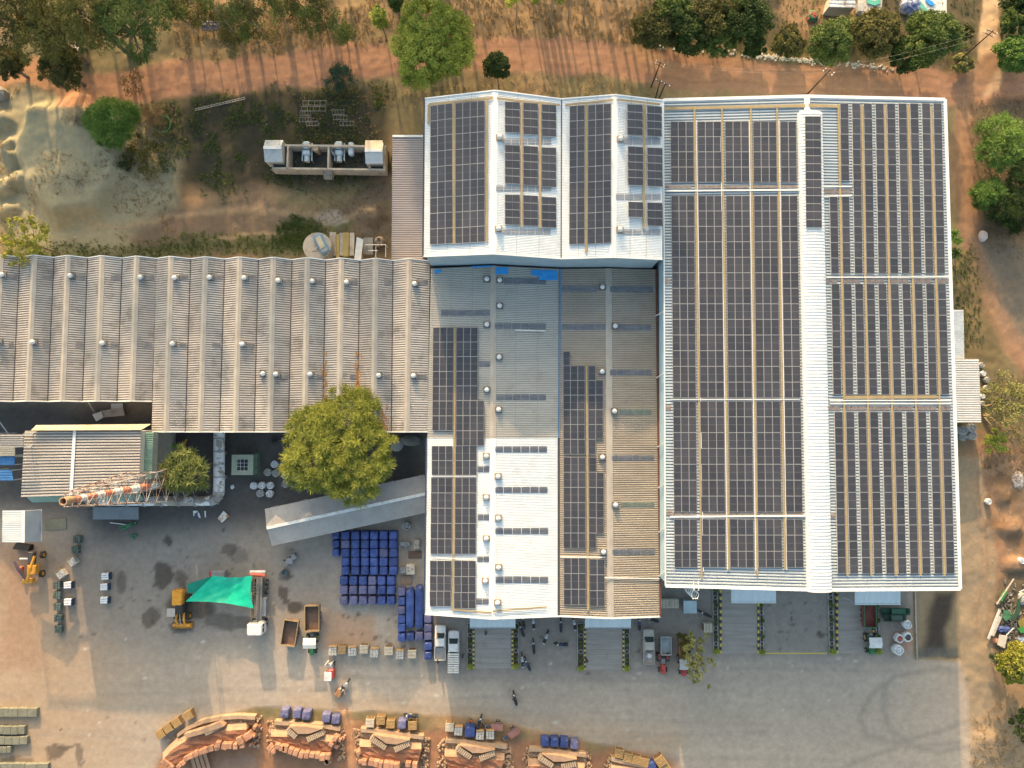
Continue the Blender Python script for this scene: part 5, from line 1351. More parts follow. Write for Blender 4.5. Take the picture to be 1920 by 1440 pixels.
plate('scrap_sheet', 'tilted white and orange board by the duct corner', 'sheet', [(419, 958), (430, 968), (416, 980), (408, 972)], .3, M('painted_board', (.7, .66, .6), .6, c2=(.5, .22, .1), scale=.8, lo=.5, hi=.56))
# the flue duct
dz = 2.2; M_DUCT = M('wrapped_duct', (.26, .235, .21), .8, c2=(.34, .31, .28), scale=.6, dirt=(.66, .68, .70), dscale=.22, dlo=.50, dhi=.54)
du = thing('flue_duct', 'thick wrapped flue duct with peeling white patches, bending round the tree to the chimney', 'duct', P(410, 900, 0))
pts = [P(411, 806, dz)]
for y in range(822, 918, 12): pts.append(P(411 - (y > 900) * 0, y, dz))
c0 = P(398, 922, dz)
for k in range(7):
    a = math.radians(0 - 90 * k / 6); pts.append(Vector((c0.x + .98 * math.cos(a), c0.y + 1.3 * math.sin(a), dz)))
for x in range(384, 170, -16): pts.append(P(x, 939.5, dz))
mb = MB(); mb.tube(pts, [.82 if p.y > P(0, 930, dz).y else .72 for p in pts], 12); mb.build('duct_pipe', M_DUCT, du, smooth=True)
for i in range(1, len(pts) - 1, 2):
    d = (pts[i + 1] - pts[i - 1]).normalized()
    mb = MB(); mb.tube([pts[i] - d * .06, pts[i] + d * .06], .88, 12); mb.build('duct_band', M_STEEL, du)
for x, y in ((411, 850), (411, 895), (370, 940), (310, 940), (250, 940)):
    p = P(x, y, 1.5); mb = MB(); mb.box((p.x, p.y, .75), (1.2, .4, 1.5)); mb.build('duct_support', M_CONC, du)
# chimney
top = P(118, 940, 27.5)
ch = thing('chimney', 'tall red and white striped chimney inside a lattice tower', 'chimney', (top.x, top.y, 0))
bands = [(0, 6, 'b'), (6, 8.6, 'w'), (8.6, 11.2, 'r'), (11.2, 13.6, 'w'), (13.6, 15.6, 'r'), (15.6, 17.6, 'w'), (17.6, 19.6, 'r'), (19.6, 21.4, 'w'), (21.4, 23.4, 'r'), (23.4, 24.6, 'w'), (24.6, 25.6, 'r')]
MBD = {'r': M('chimney_red', (.50, .11, .06), .75, c2=(.62, .22, .14), scale=1.5, dirt=(.6, .5, .42), dscale=1.4, dlo=.52, dhi=.7), 'w': M('chimney_white', (.66, .68, .67), .75, c2=(.78, .79, .77), scale=1.5, dirt=(.35, .20, .13), dscale=1.4, dlo=.55, dhi=.75), 'b': M('chimney_base', (.42, .16, .10), .8, c2=(.5, .24, .16))}
for a, b, c_ in bands:
    mb = MB(); mb.tube([(top.x, top.y, a), (top.x, top.y, b)], [.52 - .006 * a, .52 - .006 * b], 16, caps=False); mb.build('stack_band', MBD[c_], ch, smooth=True)
mb = MB(); n = 18
for i, (r1, z1, r2, z2) in enumerate([(.37, 25.6, .47, 26.1), (.47, 26.1, .49, 27.5), (.49, 27.5, .36, 27.5), (.36, 27.5, .34, 23)]):
    vs_ = [(top.x + r1 * math.cos(2 * math.pi * k / n), top.y + r1 * math.sin(2 * math.pi * k / n), z1) for k in range(n)] + [(top.x + r2 * math.cos(2 * math.pi * k / n), top.y + r2 * math.sin(2 * math.pi * k / n), z2) for k in range(n)]
    mb.add(vs_, [(k, (k + 1) % n, n + (k + 1) % n, n + k) for k in range(n)])
mb.add([(top.x + .34 * math.cos(2 * math.pi * k / n), top.y + .34 * math.sin(2 * math.pi * k / n), 24) for k in range(n)], [tuple(range(n))])
mb.build('chimney_mouth', M('sooty_tan_steel', (.30, .19, .12), .8, c2=(.42, .28, .18), scale=2), ch)
def hw(z): return 2.9 - 2.15 * z / 26.5
corn = [(-1, -1), (1, -1), (1, 1), (-1, 1)]
M_LAT = M('peeling_lattice_paint', (.16, .085, .06), .8, c2=(.50, .46, .42), scale=.5, lo=.42, hi=.58)
for sx_, sy_ in corn:
    mb = MB(); mb.beam((top.x + sx_ * hw(0), top.y + sy_ * hw(0), 0), (top.x + sx_ * hw(26), top.y + sy_ * hw(26), 26), .11, .11); mb.build('tower_leg', M_LAT, ch)
lv = [0]; z = 0
while z < 25.2: z += 1.15 + hw(z) * .55; lv.append(min(z, 26))
for a, b in zip(lv[:-1], lv[1:]):
    for i in range(4):
        c1, c2_ = corn[i], corn[(i + 1) % 4]
        A1 = Vector((top.x + c1[0] * hw(a), top.y + c1[1] * hw(a), a)); A2 = Vector((top.x + c2_[0] * hw(a), top.y + c2_[1] * hw(a), a))
        B1 = Vector((top.x + c1[0] * hw(b), top.y + c1[1] * hw(b), b)); B2 = Vector((top.x + c2_[0] * hw(b), top.y + c2_[1] * hw(b), b))
        mb = MB(); mb.beam(A1, B2, .045, .045); mb.beam(A2, B1, .045, .045); mb.build('lattice_brace', M_LAT, ch)
        mb = MB(); mb.beam(B1, B2, .05, .05); mb.build('lattice_rung', M_LAT, ch)
# lime green loader hidden in the dark court
def local_thing(name, label, cat, px, py, rz, group=None, z=None):
    p = G(px, py)
    if z is not None: p.z = z
    return thing(name, label, cat, p, rz, group)
# gabled ramp roof
gable('covered_walk', 'long slanting gabled tin roof running from the yard to the lower hall', 'roof', (500, 990), (802, 925), 35, 35.5, 3.3, 4.0, M('smooth_tin_sheet', (.29, .285, .28), .6, c2=(.36, .355, .35), scale=.5, dirt=(.26, .24, .23), dscale=1.2, dlo=.55, dhi=.8), .3, .012, cap=M('bright_ridge', (.62, .66, .66), .5, c2=(.74, .77, .77), scale=2, dirt=(.4, .33, .25), dscale=1.5), posts=6)

# transformer-style pump yard with two machines
py_ = thing('pump_yard', 'roofless walled pump yard with two pale machines, north of the ridged shed', 'yard', P(612, 295, 0))
def wall_line(pts, z, th, name, mat, parent):
    for (x0, y0), (x1, y1) in zip(pts[:-1], pts[1:]):
        a, b = P(x0, y0, z), P(x1, y1, z)
        mb = MB(); d = (b - a).normalized() * th / 2
        mb.beam(Vector((a.x, a.y, z / 2)) - d, Vector((b.x, b.y, z / 2)) + d, th, z); mb.build(name, mat, parent)
MWT = M('weathered_parapet', (.40, .35, .28), .9, c2=(.52, .46, .38), scale=1.5, dirt=(.2, .17, .14), dscale=1)
wall_line([(526, 272), (722, 274)], 2.4, .28, 'wall', MWT, py_)
wall_line([(509, 315), (721, 318)], 2.4, .28, 'wall', MWT, py_)
for x, x2 in ((510, 509), (540, 538), (616, 615), (693, 693), (720.5, 720)): wall_line([(x, 275 if x > 520 else 290), (x2, 315)], 2.4, .28, 'wall', MWT, py_)
plate('floor_slab', 'dark floor inside the roofless pump yard', 'floor', [(512, 276), (716, 277), (716, 317), (512, 316)], .06, M('dark_floor', (.05, .05, .05), .7, c2=(.09, .085, .08)))
for k in range(4):
    a = P(611, 320 + k * 4.2, 1.9 - k * .42); mb = MB(); mb.box((a.x + .3, a.y, (1.9 - k * .42) / 2), (1.3, .34, 1.9 - k * .42)); mb.build('step', M_CONC, py_)
t = gable('pump_hut', 'small gabled zinc hut at the west end of the pump yard', 'hut', (494, 277), (528, 277), 18, 24, 3.0, 3.7, M('streaky_zinc', (.36, .40, .41), .6, c2=(.50, .54, .55), scale=1, dirt=(.3, .2, .15), dscale=1, dlo=.6, dhi=.7), .3, .03, wall=M_WALLC)
t = gable('pump_hut', 'small hut with cream north slope at the east end of the pump yard', 'hut', (684, 282), (717, 282), 19, 22, 3.0, 3.7, M_GALV, .3, .02, wall=M_WALLC)
a = [P(685, 263, 3.06), P(717, 263, 3.06), P(716, 281, 3.76), P(684, 281, 3.76)]
mb = MB(); mb.slab(*a, .03); mb.build('cream_slope', M_BEIGE, t)
M_MACH = M('pale_machine_paint', (.42, .50, .53), .5, c2=(.54, .62, .65), scale=2)
for k, (x, y, lab) in enumerate([(584, 291, 'pale blue-grey pump machine with a rusty column, western one in the pump yard'), (644, 291, 'pale blue-grey pump machine with double housing, eastern one in the pump yard')]):
    m = local_thing('pump_machine', lab, 'machine', x, y, 0)
    mb = MB(); mb.cbox((-.3, .9, 1.6), (1.0, 1.1, .9), .15); mb.build('motor', M_MACH, m, world=False)
    mb = MB(); mb.cbox((-.3, -.2, 1.5), (1.1, .8, .7), .12); mb.build('gearbox', M_MACH, m, world=False)
    mb = MB(); mb.cyl((-.3, -1.1, 1.3), .42, .9, 14, axis='Y'); mb.build('pump_casing', M_MACH, m, world=False)
    for s in (-1.0, .45):
        mb = MB(); mb.beam((s, 1.4, 1.3), (s, -1.4, 1.3), .16, .2); mb.build('frame_rail', M_MACH, m, world=False)
    for (lx, ly) in ((-1, 1.3), (.45, 1.3), (-1, -1.3), (.45, -1.3)):
        mb = MB(); mb.box((lx, ly, .6), (.15, .15, 1.2)); mb.build('leg', M_STEEL, m, world=False)
    if k == 0:
        mb = MB(); mb.tube([(1.2, .4, 0), (1.2, .3, 2.3)], [.45, .5], 10); mb.build('column', M('rusty_column', (.35, .22, .14), .8, c2=(.5, .38, .28)), m, world=False)
    else:
        mb = MB(); mb.cbox((1.6, .3, 1.7), (.8, 2.0, .8), .15); mb.build('second_housing', M_MACH, m, world=False)
        mb = MB(); mb.tube([(-1.0, -.6, 1.6), (-1.5, 0, 1.7), (-1.2, .9, 1.7)], .2, 8); mb.build('pipe', M_STEEL, m, world=False)
# mesh racks north of it
for k, (x, y, w, lab) in enumerate([(592, 197, 44, 'northernmost thin rack frame on the dark scrub'), (590, 208, 46, 'second thin rack frame on the dark scrub'), (575, 216, 20, 'third rack frame, western half'), (636, 214, 22, 'third rack frame, eastern half'), (575, 228, 22, 'fourth rack frame, western one'), (640, 224, 26, 'fourth rack frame, eastern one'), (588, 235, 22, 'southernmost rack frame, western one'), (652, 235, 26, 'southernmost rack frame, eastern one')]):
    t = local_thing('rack_frame', lab + ', by the pump yard', 'rack', x, y, 0, 'rack frames on the dark scrub')
    L = w * .082
    for s in (-.35, .35):
        mb = MB(); mb.beam((-L / 2, s, .75), (L / 2, s, .75), .05, .05); mb.build('rail', M('rack_steel', (.30, .28, .24), .6), t, world=False)
    for i in range(5):
        mb = MB(); xx = -L / 2 + L * i / 4; mb.beam((xx, -.35, .75), (xx, .35, .75), .04, .04); mb.beam((xx, -.35, 0), (xx, -.35, .75), .04, .04); mb.build('cross_bar', M('rack_steel', (.3, .28, .24)), t, world=False)
# round tank with a boat-like blue cabin part on it
tk = thing('round_tank', 'round concrete water tank with a square hatch, north of the ridged shed', 'tank', P(594, 462, 0))
c = P(594.5, 462, 2.6); r = (P(621, 462, 2.6) - c).length
mb = MB(); mb.cyl((c.x, c.y, 1.3), r, 2.6, 40); mb.build('tank_body', M_CONC, tk)
p = P(591, 465, 2.6); mb = MB(); mb.box((p.x, p.y, 2.66), (.85, .85, .12)); mb.build('hatch', M_CONC, tk)
p = P(603, 458, 3.0)
cb = thing('old_cabin', 'blue and cream old vehicle cabin lying on the round tank', 'cabin', (p.x, p.y, 2.62), math.radians(28))
mb = MB(); mb.cbox((0, 0, .35), (1.35, 3.1, .7), .18); mb.build('body_shell', M('faded_blue_paint', (.10, .24, .42), .5, c2=(.15, .30, .48)), cb, world=False)
mb = MB(); mb.cbox((0, .25, .74), (.85, 1.9, .12), .05); mb.build('roof_panel', M_CREAM, cb, world=False)
mb = MB(); mb.box((0, -1.1, .72), (.9, .5, .06)); mb.build('window', M_STEEL, cb, world=False)
for k, (x, y, w, h, mt, lab) in enumerate([(624, 458, 12, 46, M_CONC, 'rough pale stone plinth just east of the round tank'), (634, 462, 6, 46, M('ochre_board', (.30, .24, .09), .8, c2=(.38, .31, .13)), 'narrow ochre board on the plinth stones'), (640, 458, 7, 44, M_CONC, 'pale stone strip between the two ochre boards'), (649, 459, 11, 46, M('ochre_board', (.3, .24, .09)), 'wide ochre board on the plinth stones'), (660, 458, 9, 44, M_CONC, 'stone strip at the east end of the plinth')]):
    a = P(x, y, .5); mb = MB(); mb.box((a.x, a.y, .3 + .05 * (k % 2)), (w * .081, h * .081, .6 + .1 * (k % 2))); tag(mb.build('plinth_slab', mt), lab, 'slab')
plate('scrap_sheet', 'bent light zinc sheet standing against the ridged shed, by the small kiln', 'sheet', [(669, 444), (681, 449), (677, 488), (664, 488)], 1.6, M_GALV)
a = P(690, 461, .8); mb = MB(); mb.box((a.x, a.y, .4), (1.5, 2.6, .8)); tag(mb.build('concrete_block', M_CONCD), 'dull concrete block between zinc sheet and small kiln', 'block')
kn = local_thing('small_kiln', 'small round dome kiln with a dark mouth by the lean-to', 'kiln', 713, 455, 0)
mb = MB(); mb.tube([(0, 0, 0), (0, 0, .7), (0, .1, 1.2), (0, .2, 1.5)], [.9, .85, .6, .28], 14); mb.build('dome', M('sooty_clay', (.12, .10, .09), .9, c2=(.34, .28, .20), scale=1.2), kn, world=False)
mb = MB(); mb.cyl((0, .2, 1.55), .17, .14, 10); mb.build('mouth', M_BLACK, kn, world=False)
tf = local_thing('pipe_frame', 'open frame of white pipes beside the small kiln', 'frame', 709, 475, 0)
for a, b in [((-1.6, .9, 1.8), (1.5, .9, 1.8)), ((0, .9, 1.8), (0, -1, 1.8)), ((1.5, .9, 1.8), (1.5, -1, 1.8)), ((-1.2, 0, 1.8), (.3, 0, 1.8))]:
    mb = MB(); mb.tube([a, b], .05, 5); mb.build('pipe', M_WHITE2, tf, world=False)
for x, y in ((-1.6, .9), (1.5, .9), (0, -1)):
    mb = MB(); mb.tube([(x, y, 0), (x, y, 1.8)], .05, 5); mb.build('post', M_WHITE2, tf, world=False)
# top right huts
simple_roof('hut', 'hut with torn white plastic roof at the top edge of the photo', 'hut', [(1560, -14, 2.6), (1603, -14, 2.8), (1604, 15, 2.5), (1553, 13, 2.4)], M('torn_white_plastic', (.55, .52, .48), .6, c2=(.82, .82, .80), scale=1, lo=.4, hi=.6, dirt=(.3, .2, .13), dscale=.9, dlo=.58, dhi=.64), .5, .05, wall=M_WALLC)
plate('concrete_court', 'pale concrete court with teal net east of the white-roofed hut', 'court', [(1606, -20), (1656, -20), (1652, 30), (1612, 33)], .14, M('pale_concrete', (.44, .41, .37), .9, c2=(.52, .49, .45)), .15)
plate('net', 'crescent teal net spread on the pale concrete court', 'net', [(1624, -4), (1640, 2), (1652, -3), (1650, 7), (1640, 10), (1626, 6)], .3, M('teal_net', (.10, .42, .34), .8))
a = P(1615, 12, 1); mb = MB(); mb.cbox((a.x, a.y, .5), (.9, 1.6, .9), .1); tag(mb.build('water_trough', M_BAGG), 'grey water trough at the court\'s west side', 'trough')
plate('concrete_court', 'white-tiled court with blue and teal cloths at the top edge', 'court', [(1716, -20), (1775, -20), (1775, 25), (1722, 26)], .14, M('white_court', (.56, .57, .56), .8, c2=(.64, .65, .64)), .15)
plate('net', 'long teal net lying slanting on the white court', 'net', [(1718, -5), (1726, 2), (1741, 20), (1738, 25), (1730, 20), (1720, 6)], .3, M('teal_net', (.10, .42, .34)))
plate('cloth', 'royal blue cloth on the white court', 'cloth', [(1735, -4), (1748, 2), (1754, 9), (1744, 10), (1736, 2)], .3, M_MBLUE if 'M_MBLUE' in globals() else MBLUE)
a = P(1704, 14, 1)
def lump(cx_, cy_, rx, ry, h, seed, n=10, m=5):
    rs = random.Random(seed); mb = MB(); vs_ = [(cx_, cy_, h)]
    for j in range(1, m + 1):
        t_ = j / m
        for i in range(n):
            a_ = 2 * math.pi * i / n
            rr = math.sin(t_ * math.pi / 2) * (1 + rs.uniform(-.13, .13))
            vs_.append((cx_ + rx * rr * math.cos(a_), cy_ + ry * rr * math.sin(a_), max(-.1, h * math.cos(t_ * math.pi / 2) ** .7 * (1 + rs.uniform(-.1, .1))) if j < m else -.15))
    fs_ = [(0, 1 + i, 1 + (i + 1) % n) for i in range(n)]
    for j in range(m - 1):
        for i in range(n):
            fs_.append((1 + j * n + i, 1 + (j + 1) * n + i, 1 + (j + 1) * n + (i + 1) % n, 1 + j * n + (i + 1) % n))
    mb.add(vs_, fs_); return mb
def heap(name, label, cat, px, py, rx, ry, h, mat, seed, group=None):
    p = G(px, py); mb = lump(p.x, p.y, rx, ry, h, seed)
    mb.v = [(x, y, z + p.z) for x, y, z in mb.v]
    return tag(mb.build(name, mat), label, cat, group)
heap('covered_heap', 'blue and grey tarpaulin over a heap between the two courts', 'heap', 1703, 13, 1.6, 1.5, 1.4, M('blue_grey_tarp', (.10, .14, .30), .5, c2=(.48, .50, .54), scale=1, lo=.42, hi=.6), 3)
heap('torn_cloth', 'torn red and green cloth heap north of the dusty bush', 'cloth', 1522, 32, .9, 1.1, .8, M('red_green_cloth', (.35, .08, .05), .8, c2=(.04, .14, .08), scale=.8, lo=.48, hi=.52), 5)
heap('white_sack', 'large pinkish white sack beside the east track bend', 'sack', 1841, 444, .65, .9, .9, M('pinkish_sack', (.58, .48, .47), .8, c2=(.70, .62, .60)), 7)
# white gate panel at the thicket
gp = local_thing('gate_panel', 'white barred gate panel standing in the thicket', 'gate', 1242, 68, 0)
for k in range(4):
    mb = MB(); mb.box((-.36 + k * .24, 0, .9), (.09, .06, 1.8)); mb.build('bar', M_WHITE2, gp, world=False)
for z in (.3, 1.6):
    mb = MB(); mb.box((0, .045, z), (.9, .03, .1)); mb.build('rail', M_WHITE2, gp, world=False)
# white rubble line along the north verge
rs_ = random.Random(77); mb = MB()
for k in range(420):
    u = rs_.random(); x = 1225 + u * 450 if k % 3 else rs_.uniform(1400, 1540); y = 87 + (x - 1225) * .092 + rs_.gauss(0, 2.6)
    if rs_.random() < .3 and x < 1400: continue
    p = G(x, y); s = rs_.uniform(.12, .34)
    mb.box((p.x, p.y, p.z + s * .3), (s, s * rs_.uniform(.6, 1.2), s * .8), rs_.uniform(0, 3), taper=.7)
stuff(mb.build('rubble_line', M('white_rubble', (.42, .41, .38), .9, c2=(.62, .61, .58), scale=2)), 'line of white rubble along the north verge of the red road', 'rubble')
# utility poles and wires
def pole(label, base, topx, topy, h, arms=2):
    b = P(base[0], base[1], 0); tp = P(topx, topy, h); h = tp.z
    t = thing('utility_pole', label, 'pole', (b.x, b.y, ground_z(b.x, b.y)), 0, 'utility poles along the dirt road')
    d = Vector((tp.x - b.x, tp.y - b.y, 0))
    mb = MB(); mb.tube([(0, 0, -.3), (d.x, d.y, h)], [.13, .08], 8); mb.build('pole_shaft', M('tarred_pole', (.05, .03, .028), .7), t, world=False)
    for k in range(arms):
        z = h - .35 - k * .7; f = z / h
        mb = MB(); mb.beam((d.x * f - .7, d.y * f + .35, z), (d.x * f + .7, d.y * f - .35, z), .09, .09); mb.build('cross_arm', M('arm_steel', (.10, .07, .06), .6), t, world=False)
        for s in (-.6, .6):
            mb = MB(); mb.cyl((d.x * f + s, d.y * f - s * .5, z + .14), .07, .2, 6); mb.build('insulator', M_WHITE2, t, world=False)
    return Vector((b.x + d.x, b.y + d.y, h))
t1 = pole('dark utility pole by the side track, east of the big round tree', (1790, 121), 1863, 57, 9)
t2 = pole('dark utility pole just north of the largest hall\'s ridge end', (1509, 181), 1557, 131, 9)
t3 = pole('western pole of the trio at the tall hall\'s north-east corner', (1221, 163), 1239, 115, 7.5)
t4 = pole('middle pole of the trio at the tall hall\'s north-east corner', (1229, 185), 1238, 152, 7, 1)
t5 = pole('eastern pole of the trio at the tall hall\'s north-east corner', (1237, 182), 1248, 156, 7, 1)
for a, b, lab in ((t1, t2, 'wires between the side-track pole and the ridge-end pole'), (t2, t3, 'wires between the ridge-end pole and the corner pole trio')):
    mb = MB()
    for s in (-.5, .5):
        pts = [a.lerp(b, k / 12) + Vector((s, -s * .5, -.4 - 1.0 * math.sin(math.pi * k / 12))) for k in range(13)]
        mb.tube(pts, .007, 3)
    tag(mb.build('overhead_wires', M_STEEL), lab, 'wires')
# parked cart under the tree, blue tank, crate top left
a = local_thing('parked_cart', 'small cart with pink and white roof parked under the olive tree', 'cart', 158, 100, math.radians(-15))
mb = MB(); mb.box((0, 0, 1.9), (1.0, 1.5, .08)); mb.build('roof_panel', M('pink_white_roof', (.62, .44, .42), .6, c2=(.72, .66, .64), scale=1), a, world=False)
mb = MB(); mb.cbox((-.3, -.4, .8), (1.2, 2.2, .8), .1); mb.build('cart_body', M('teal_grey_paint', (.16, .24, .24), .6), a, world=False)
for x, y in ((-.45, .65), (.45, .65), (-.45, -.65), (.45, -.65)):
    mb = MB(); mb.beam((x, y, .9), (x, y, 1.86), .05, .05); mb.build('roof_post', M_STEEL, a, world=False)
for x, y in ((-.95, .5), (-.95, -1.2), (.35, .5), (.35, -1.2)):
    mb = MB(); mb.cyl((x, y, .3), .3, .14, 12, axis='X'); mb.build('wheel', M_BLACK, a, world=False)
a = local_thing('water_tank', 'dark blue barrel water tank among the first gum trees', 'tank', 426, 32, 0)
mb = MB(); mb.cyl((0, 0, .95), .95, 1.9, 18, r2=.85); mb.build('tank_body', M('dark_blue_plastic', (.02, .035, .12), .35), a, world=False)
mb = MB(); mb.cyl((0, 0, 1.98), .35, .14, 12); mb.build('lid', M('dark_blue_plastic', (.02, .035, .12)), a, world=False)
a = local_thing('tank_stand', 'dark blue flat platform beside the barrel water tank', 'platform', 404, 54, 0)
mb = MB(); mb.box((0, 0, .8), (3.6, 1.3, .12)); mb.build('deck', M('navy_deck', (.02, .03, .08), .6), a, world=False)
for x, y in ((-1.6, .5), (1.6, .5), (-1.6, -.5), (1.6, -.5)):
    mb = MB(); mb.beam((x, y, 0), (x, y, .74), .08, .08); mb.build('leg', M_STEEL, a, world=False)
a = local_thing('lattice_crate', 'white lattice crate beside the navy platform in the gum trees', 'crate', 394, 47, 0)
for k in range(7):
    mb = MB(); mb.box((-1.2 + k * .4, 0, .9), (.05, .8, .05)); mb.build('bar', M_WHITE2, a, world=False)
for k in range(3):
    mb = MB(); mb.box((0, -.4 + k * .4, .96), (2.45, .05, .05)); mb.build('rail', M_WHITE2, a, world=False)
for x, y in ((-1.2, -.4), (1.2, -.4), (-1.2, .4), (1.2, .4)):
    mb = MB(); mb.box((x, y, .44), (.05, .05, .87)); mb.build('post', M_WHITE2, a, world=False)
# long ladder-like fence piece on the embankment
fp = local_thing('fallen_ladder', 'long thin ladder lying on the embankment south of the red road', 'ladder', 414, 196, math.radians(13.5))
for s in (-.14, .14):
    mb = MB(); mb.beam((-4.0, s, .25), (4.0, s, .25), .05, .05); mb.build('side_rail', M_WOODL, fp, world=False)
for k in range(17):
    mb = MB(); mb.beam((-3.9 + k * .488, -.115, .25), (-3.9 + k * .488, .115, .25), .04, .04); mb.build('rung', M_WOODL, fp, world=False)
a = local_thing('hoop_net', 'circular green net hoop in the bushes east of the thorn tree', 'net', 308, 235, 0)
mb = MB(); mb.tube([(1.2 * math.cos(k * math.pi / 12), 1.3 * math.sin(k * math.pi / 12), .5) for k in range(25)], .07, 5); mb.build('hoop', M_GREENP, a, world=False)
a = local_thing('stone_hut', 'grey domed stone block at the west photo edge on the sand bank', 'hut', 6, 180, 0)
mb = MB(); mb.cbox((0, 0, .9), (2.0, 1.9, 1.8), .5); mb.build('block', M_CONCD, a, world=False)
# ------------------------------------------------------------ yard: ramps, planters, kerbs
M_RAMP = M('ramp_concrete', (.27, .245, .215), .9, c2=(.34, .31, .28), stretch=(.3, 2.5, 1), scale=.7, dirt=(.22, .20, .18), dscale=.7, dlo=.55, dhi=.8)
M_SOIL = M('planter_soil', (.05, .045, .035), .95, c2=(.09, .08, .06), scale=3)
M_KY = M('kerb_yellow', (.55, .43, .06), .7, c2=(.62, .50, .12), scale=3); M_KB = M('kerb_black', (.035, .033, .05), .7, c2=(.09, .07, .07), scale=3)
def rampset(k, lab, x0, x1, yt, yb, pl, pr):
    a, b = P(x0, yt, 0), P(x1, yb, 0)
    t = thing('loading_ramp', lab, 'ramp', ((a.x + b.x) / 2, (a.y + b.y) / 2, 0))
    n = 9
    for i in range(n):
        y0 = a.y + (b.y - a.y) * i / n; y1 = a.y + (b.y - a.y) * (i + 1) / n
        h = .5 * (1 - i / n) ; h2 = .5 * (1 - (i + 1) / n)
        mb = MB(); g = .006
        mb.add([(a.x, y0 - g, 0), (b.x, y0 - g, 0), (b.x, y1 + g, 0), (a.x, y1 + g, 0), (a.x, y0 - g, h + .03), (b.x, y0 - g, h + .03), (b.x, y1 + g, h2 + .03), (a.x, y1 + g, h2 + .03)],
               [(0, 1, 5, 4), (1, 2, 6, 5), (2, 3, 7, 6), (3, 0, 4, 7), (4, 5, 6, 7)])
        mb.build('concrete_slab', M_RAMP, t)
    for x in (a.x - .14, b.x + .14):
        m = 20
        for i in range(m):
            y0 = a.y + (b.y - a.y) * i / m; y1 = a.y + (b.y - a.y) * (i + .94) / m
            h = .5 * (1 - i / m) + .16
            mb = MB(); mb.box((x, (y0 + y1) / 2, h / 2), (.24, abs(y1 - y0), h)); mb.build('kerb_block', M_KY if i % 2 else M_KB, t)
    for (xa, xb), side in ((pl, 'west'), (pr, 'east')):
        if xa is None: continue
        a2, b2 = P(xa, yt, 0), P(xb, yb + 1, 0)
        w = b2.x - a2.x; L = abs(b2.y - a2.y); cx_, cy_ = (a2.x + b2.x) / 2, (a2.y + b2.y) / 2
        pt = thing('planter_bed', 'narrow planter bed with clipped shrubs on the %s side of the %s' % (side, lab.split(',')[0].replace('concrete ', '')), 'planter', (cx_, cy_, 0), 0, 'planter beds beside the loading ramps')
        mb = MB()
        for s in (-1, 1): mb.box((cx_ + s * (w / 2 - .05), cy_, .11), (.1, L, .22))
        for s in (-1, 1): mb.box((cx_, cy_ + s * (L / 2 - .05), .11), (w - .2, .1, .22))
        mb.build('edging', M_CONC, pt)
        mb = MB(); mb.box((cx_, cy_, .07), (w - .2, L - .2, .14)); mb.build('soil', M_SOIL, pt)
        m = int(L / 1.05)
        for i in range(m):
            yy = cy_ + L / 2 - .55 - i * (L - 1.0) / max(1, m - 1)
            big_ = i == m - 1
            cs = [(R(-.12, .12), R(-.12, .12), R(.15, .35)) for _ in range(3 + 3 * big_)]
            V, tone = leaf_cloud(500 + k * 40 + i + (side == 'east') * 17, cs, [.26 + .16 * big_] * len(cs), 60, .22, .12)
            if i % 2 == 0 or big_:
                cloud_object('shrub', V, tone, LM['mid' if not big_ else 'bright'], pt, (0, yy - cy_, .14))
            mb = MB(); mb.tube([(cx_ + .3 * math.cos(a_ * math.pi / 6), yy + .3 * math.sin(a_ * math.pi / 6), .3) for a_ in range(13)], .022, 4)
            mb.build('hoop', M_GALV, pt)
rampset(0, 'westernmost concrete ramp, beside the white pickups', 890, 959, 1168, 1253, (876, 887), (962, 972.5))
rampset(1, 'second concrete ramp, south of the tan roof end', 1098, 1167, 1168, 1256, (1082, 1095), (1169.5, 1181))
rampset(2, 'third concrete ramp, west one under the largest hall', 1351, 1420, 1098, 1225, (1335, 1346.5), (1422.5, 1431.5))
rampset(3, 'easternmost concrete ramp, with green tractor and red trailer', 1568, 1635, 1098, 1225, (1551, 1563.5), (1639, 1648))
mb = MB(); a, b = P(1432, 1225, 0), P(1551, 1225, 0); mb.box(((a.x + b.x) / 2, a.y, .005), (b.x - a.x, .16, .008)); struct(mb.build('yellow_yard_line', M_KY))
mb = MB(); a, b = P(1714, 1096, 0), P(1714.5, 1233, 0); mb.box((a.x, (a.y + b.y) / 2, .13), (.2, abs(a.y - b.y), .26)); tag(mb.build('kerb_wall', M_CONC), 'low concrete kerb on the west edge of the dark soil bed', 'kerb')

# ------------------------------------------------------------ loads
def tarp_mesh(seed, sx=1.3, sy=1.3, h=1.25, bulge=.06):
    rs = random.Random(seed); mb = MB(); n = 4
    def prof(t): return t
    rings = [(1.0, 0), (.97, .35), (.93, .78), (.84, .96), (.70, 1.0)]
    m = 16; vs_ = []
    for rr, zz in rings:
        for k in range(m):
            a = 2 * math.pi * k / m + math.pi / 4
            ca, sa = math.cos(a), math.sin(a)
            q = 1 / max(abs(ca), abs(sa)); q = min(q, 1.30)
            fold = 1 + (rs.uniform(-.05, .05) if zz < .9 else rs.uniform(-.02, .02))
            vs_.append((ca * q * sx / 2 * rr * fold, sa * q * sy / 2 * rr * fold, zz * h + (rs.uniform(-.04, .04) if zz > .7 else 0)))
    vs_.append((rs.uniform(-.1, .1), rs.uniform(-.1, .1), h * 1.02 + rs.uniform(-.02, .1)))
    fs_ = [(j * m + k, j * m + (k + 1) % m, (j + 1) * m + (k + 1) % m, (j + 1) * m + k) for j in range(len(rings) - 1) for k in range(m)]
    fs_ += [((len(rings) - 1) * m + k, (len(rings) - 1) * m + (k + 1) % m, len(vs_) - 1) for k in range(m)]
    mb.add(vs_, fs_); return mb
_tm = []
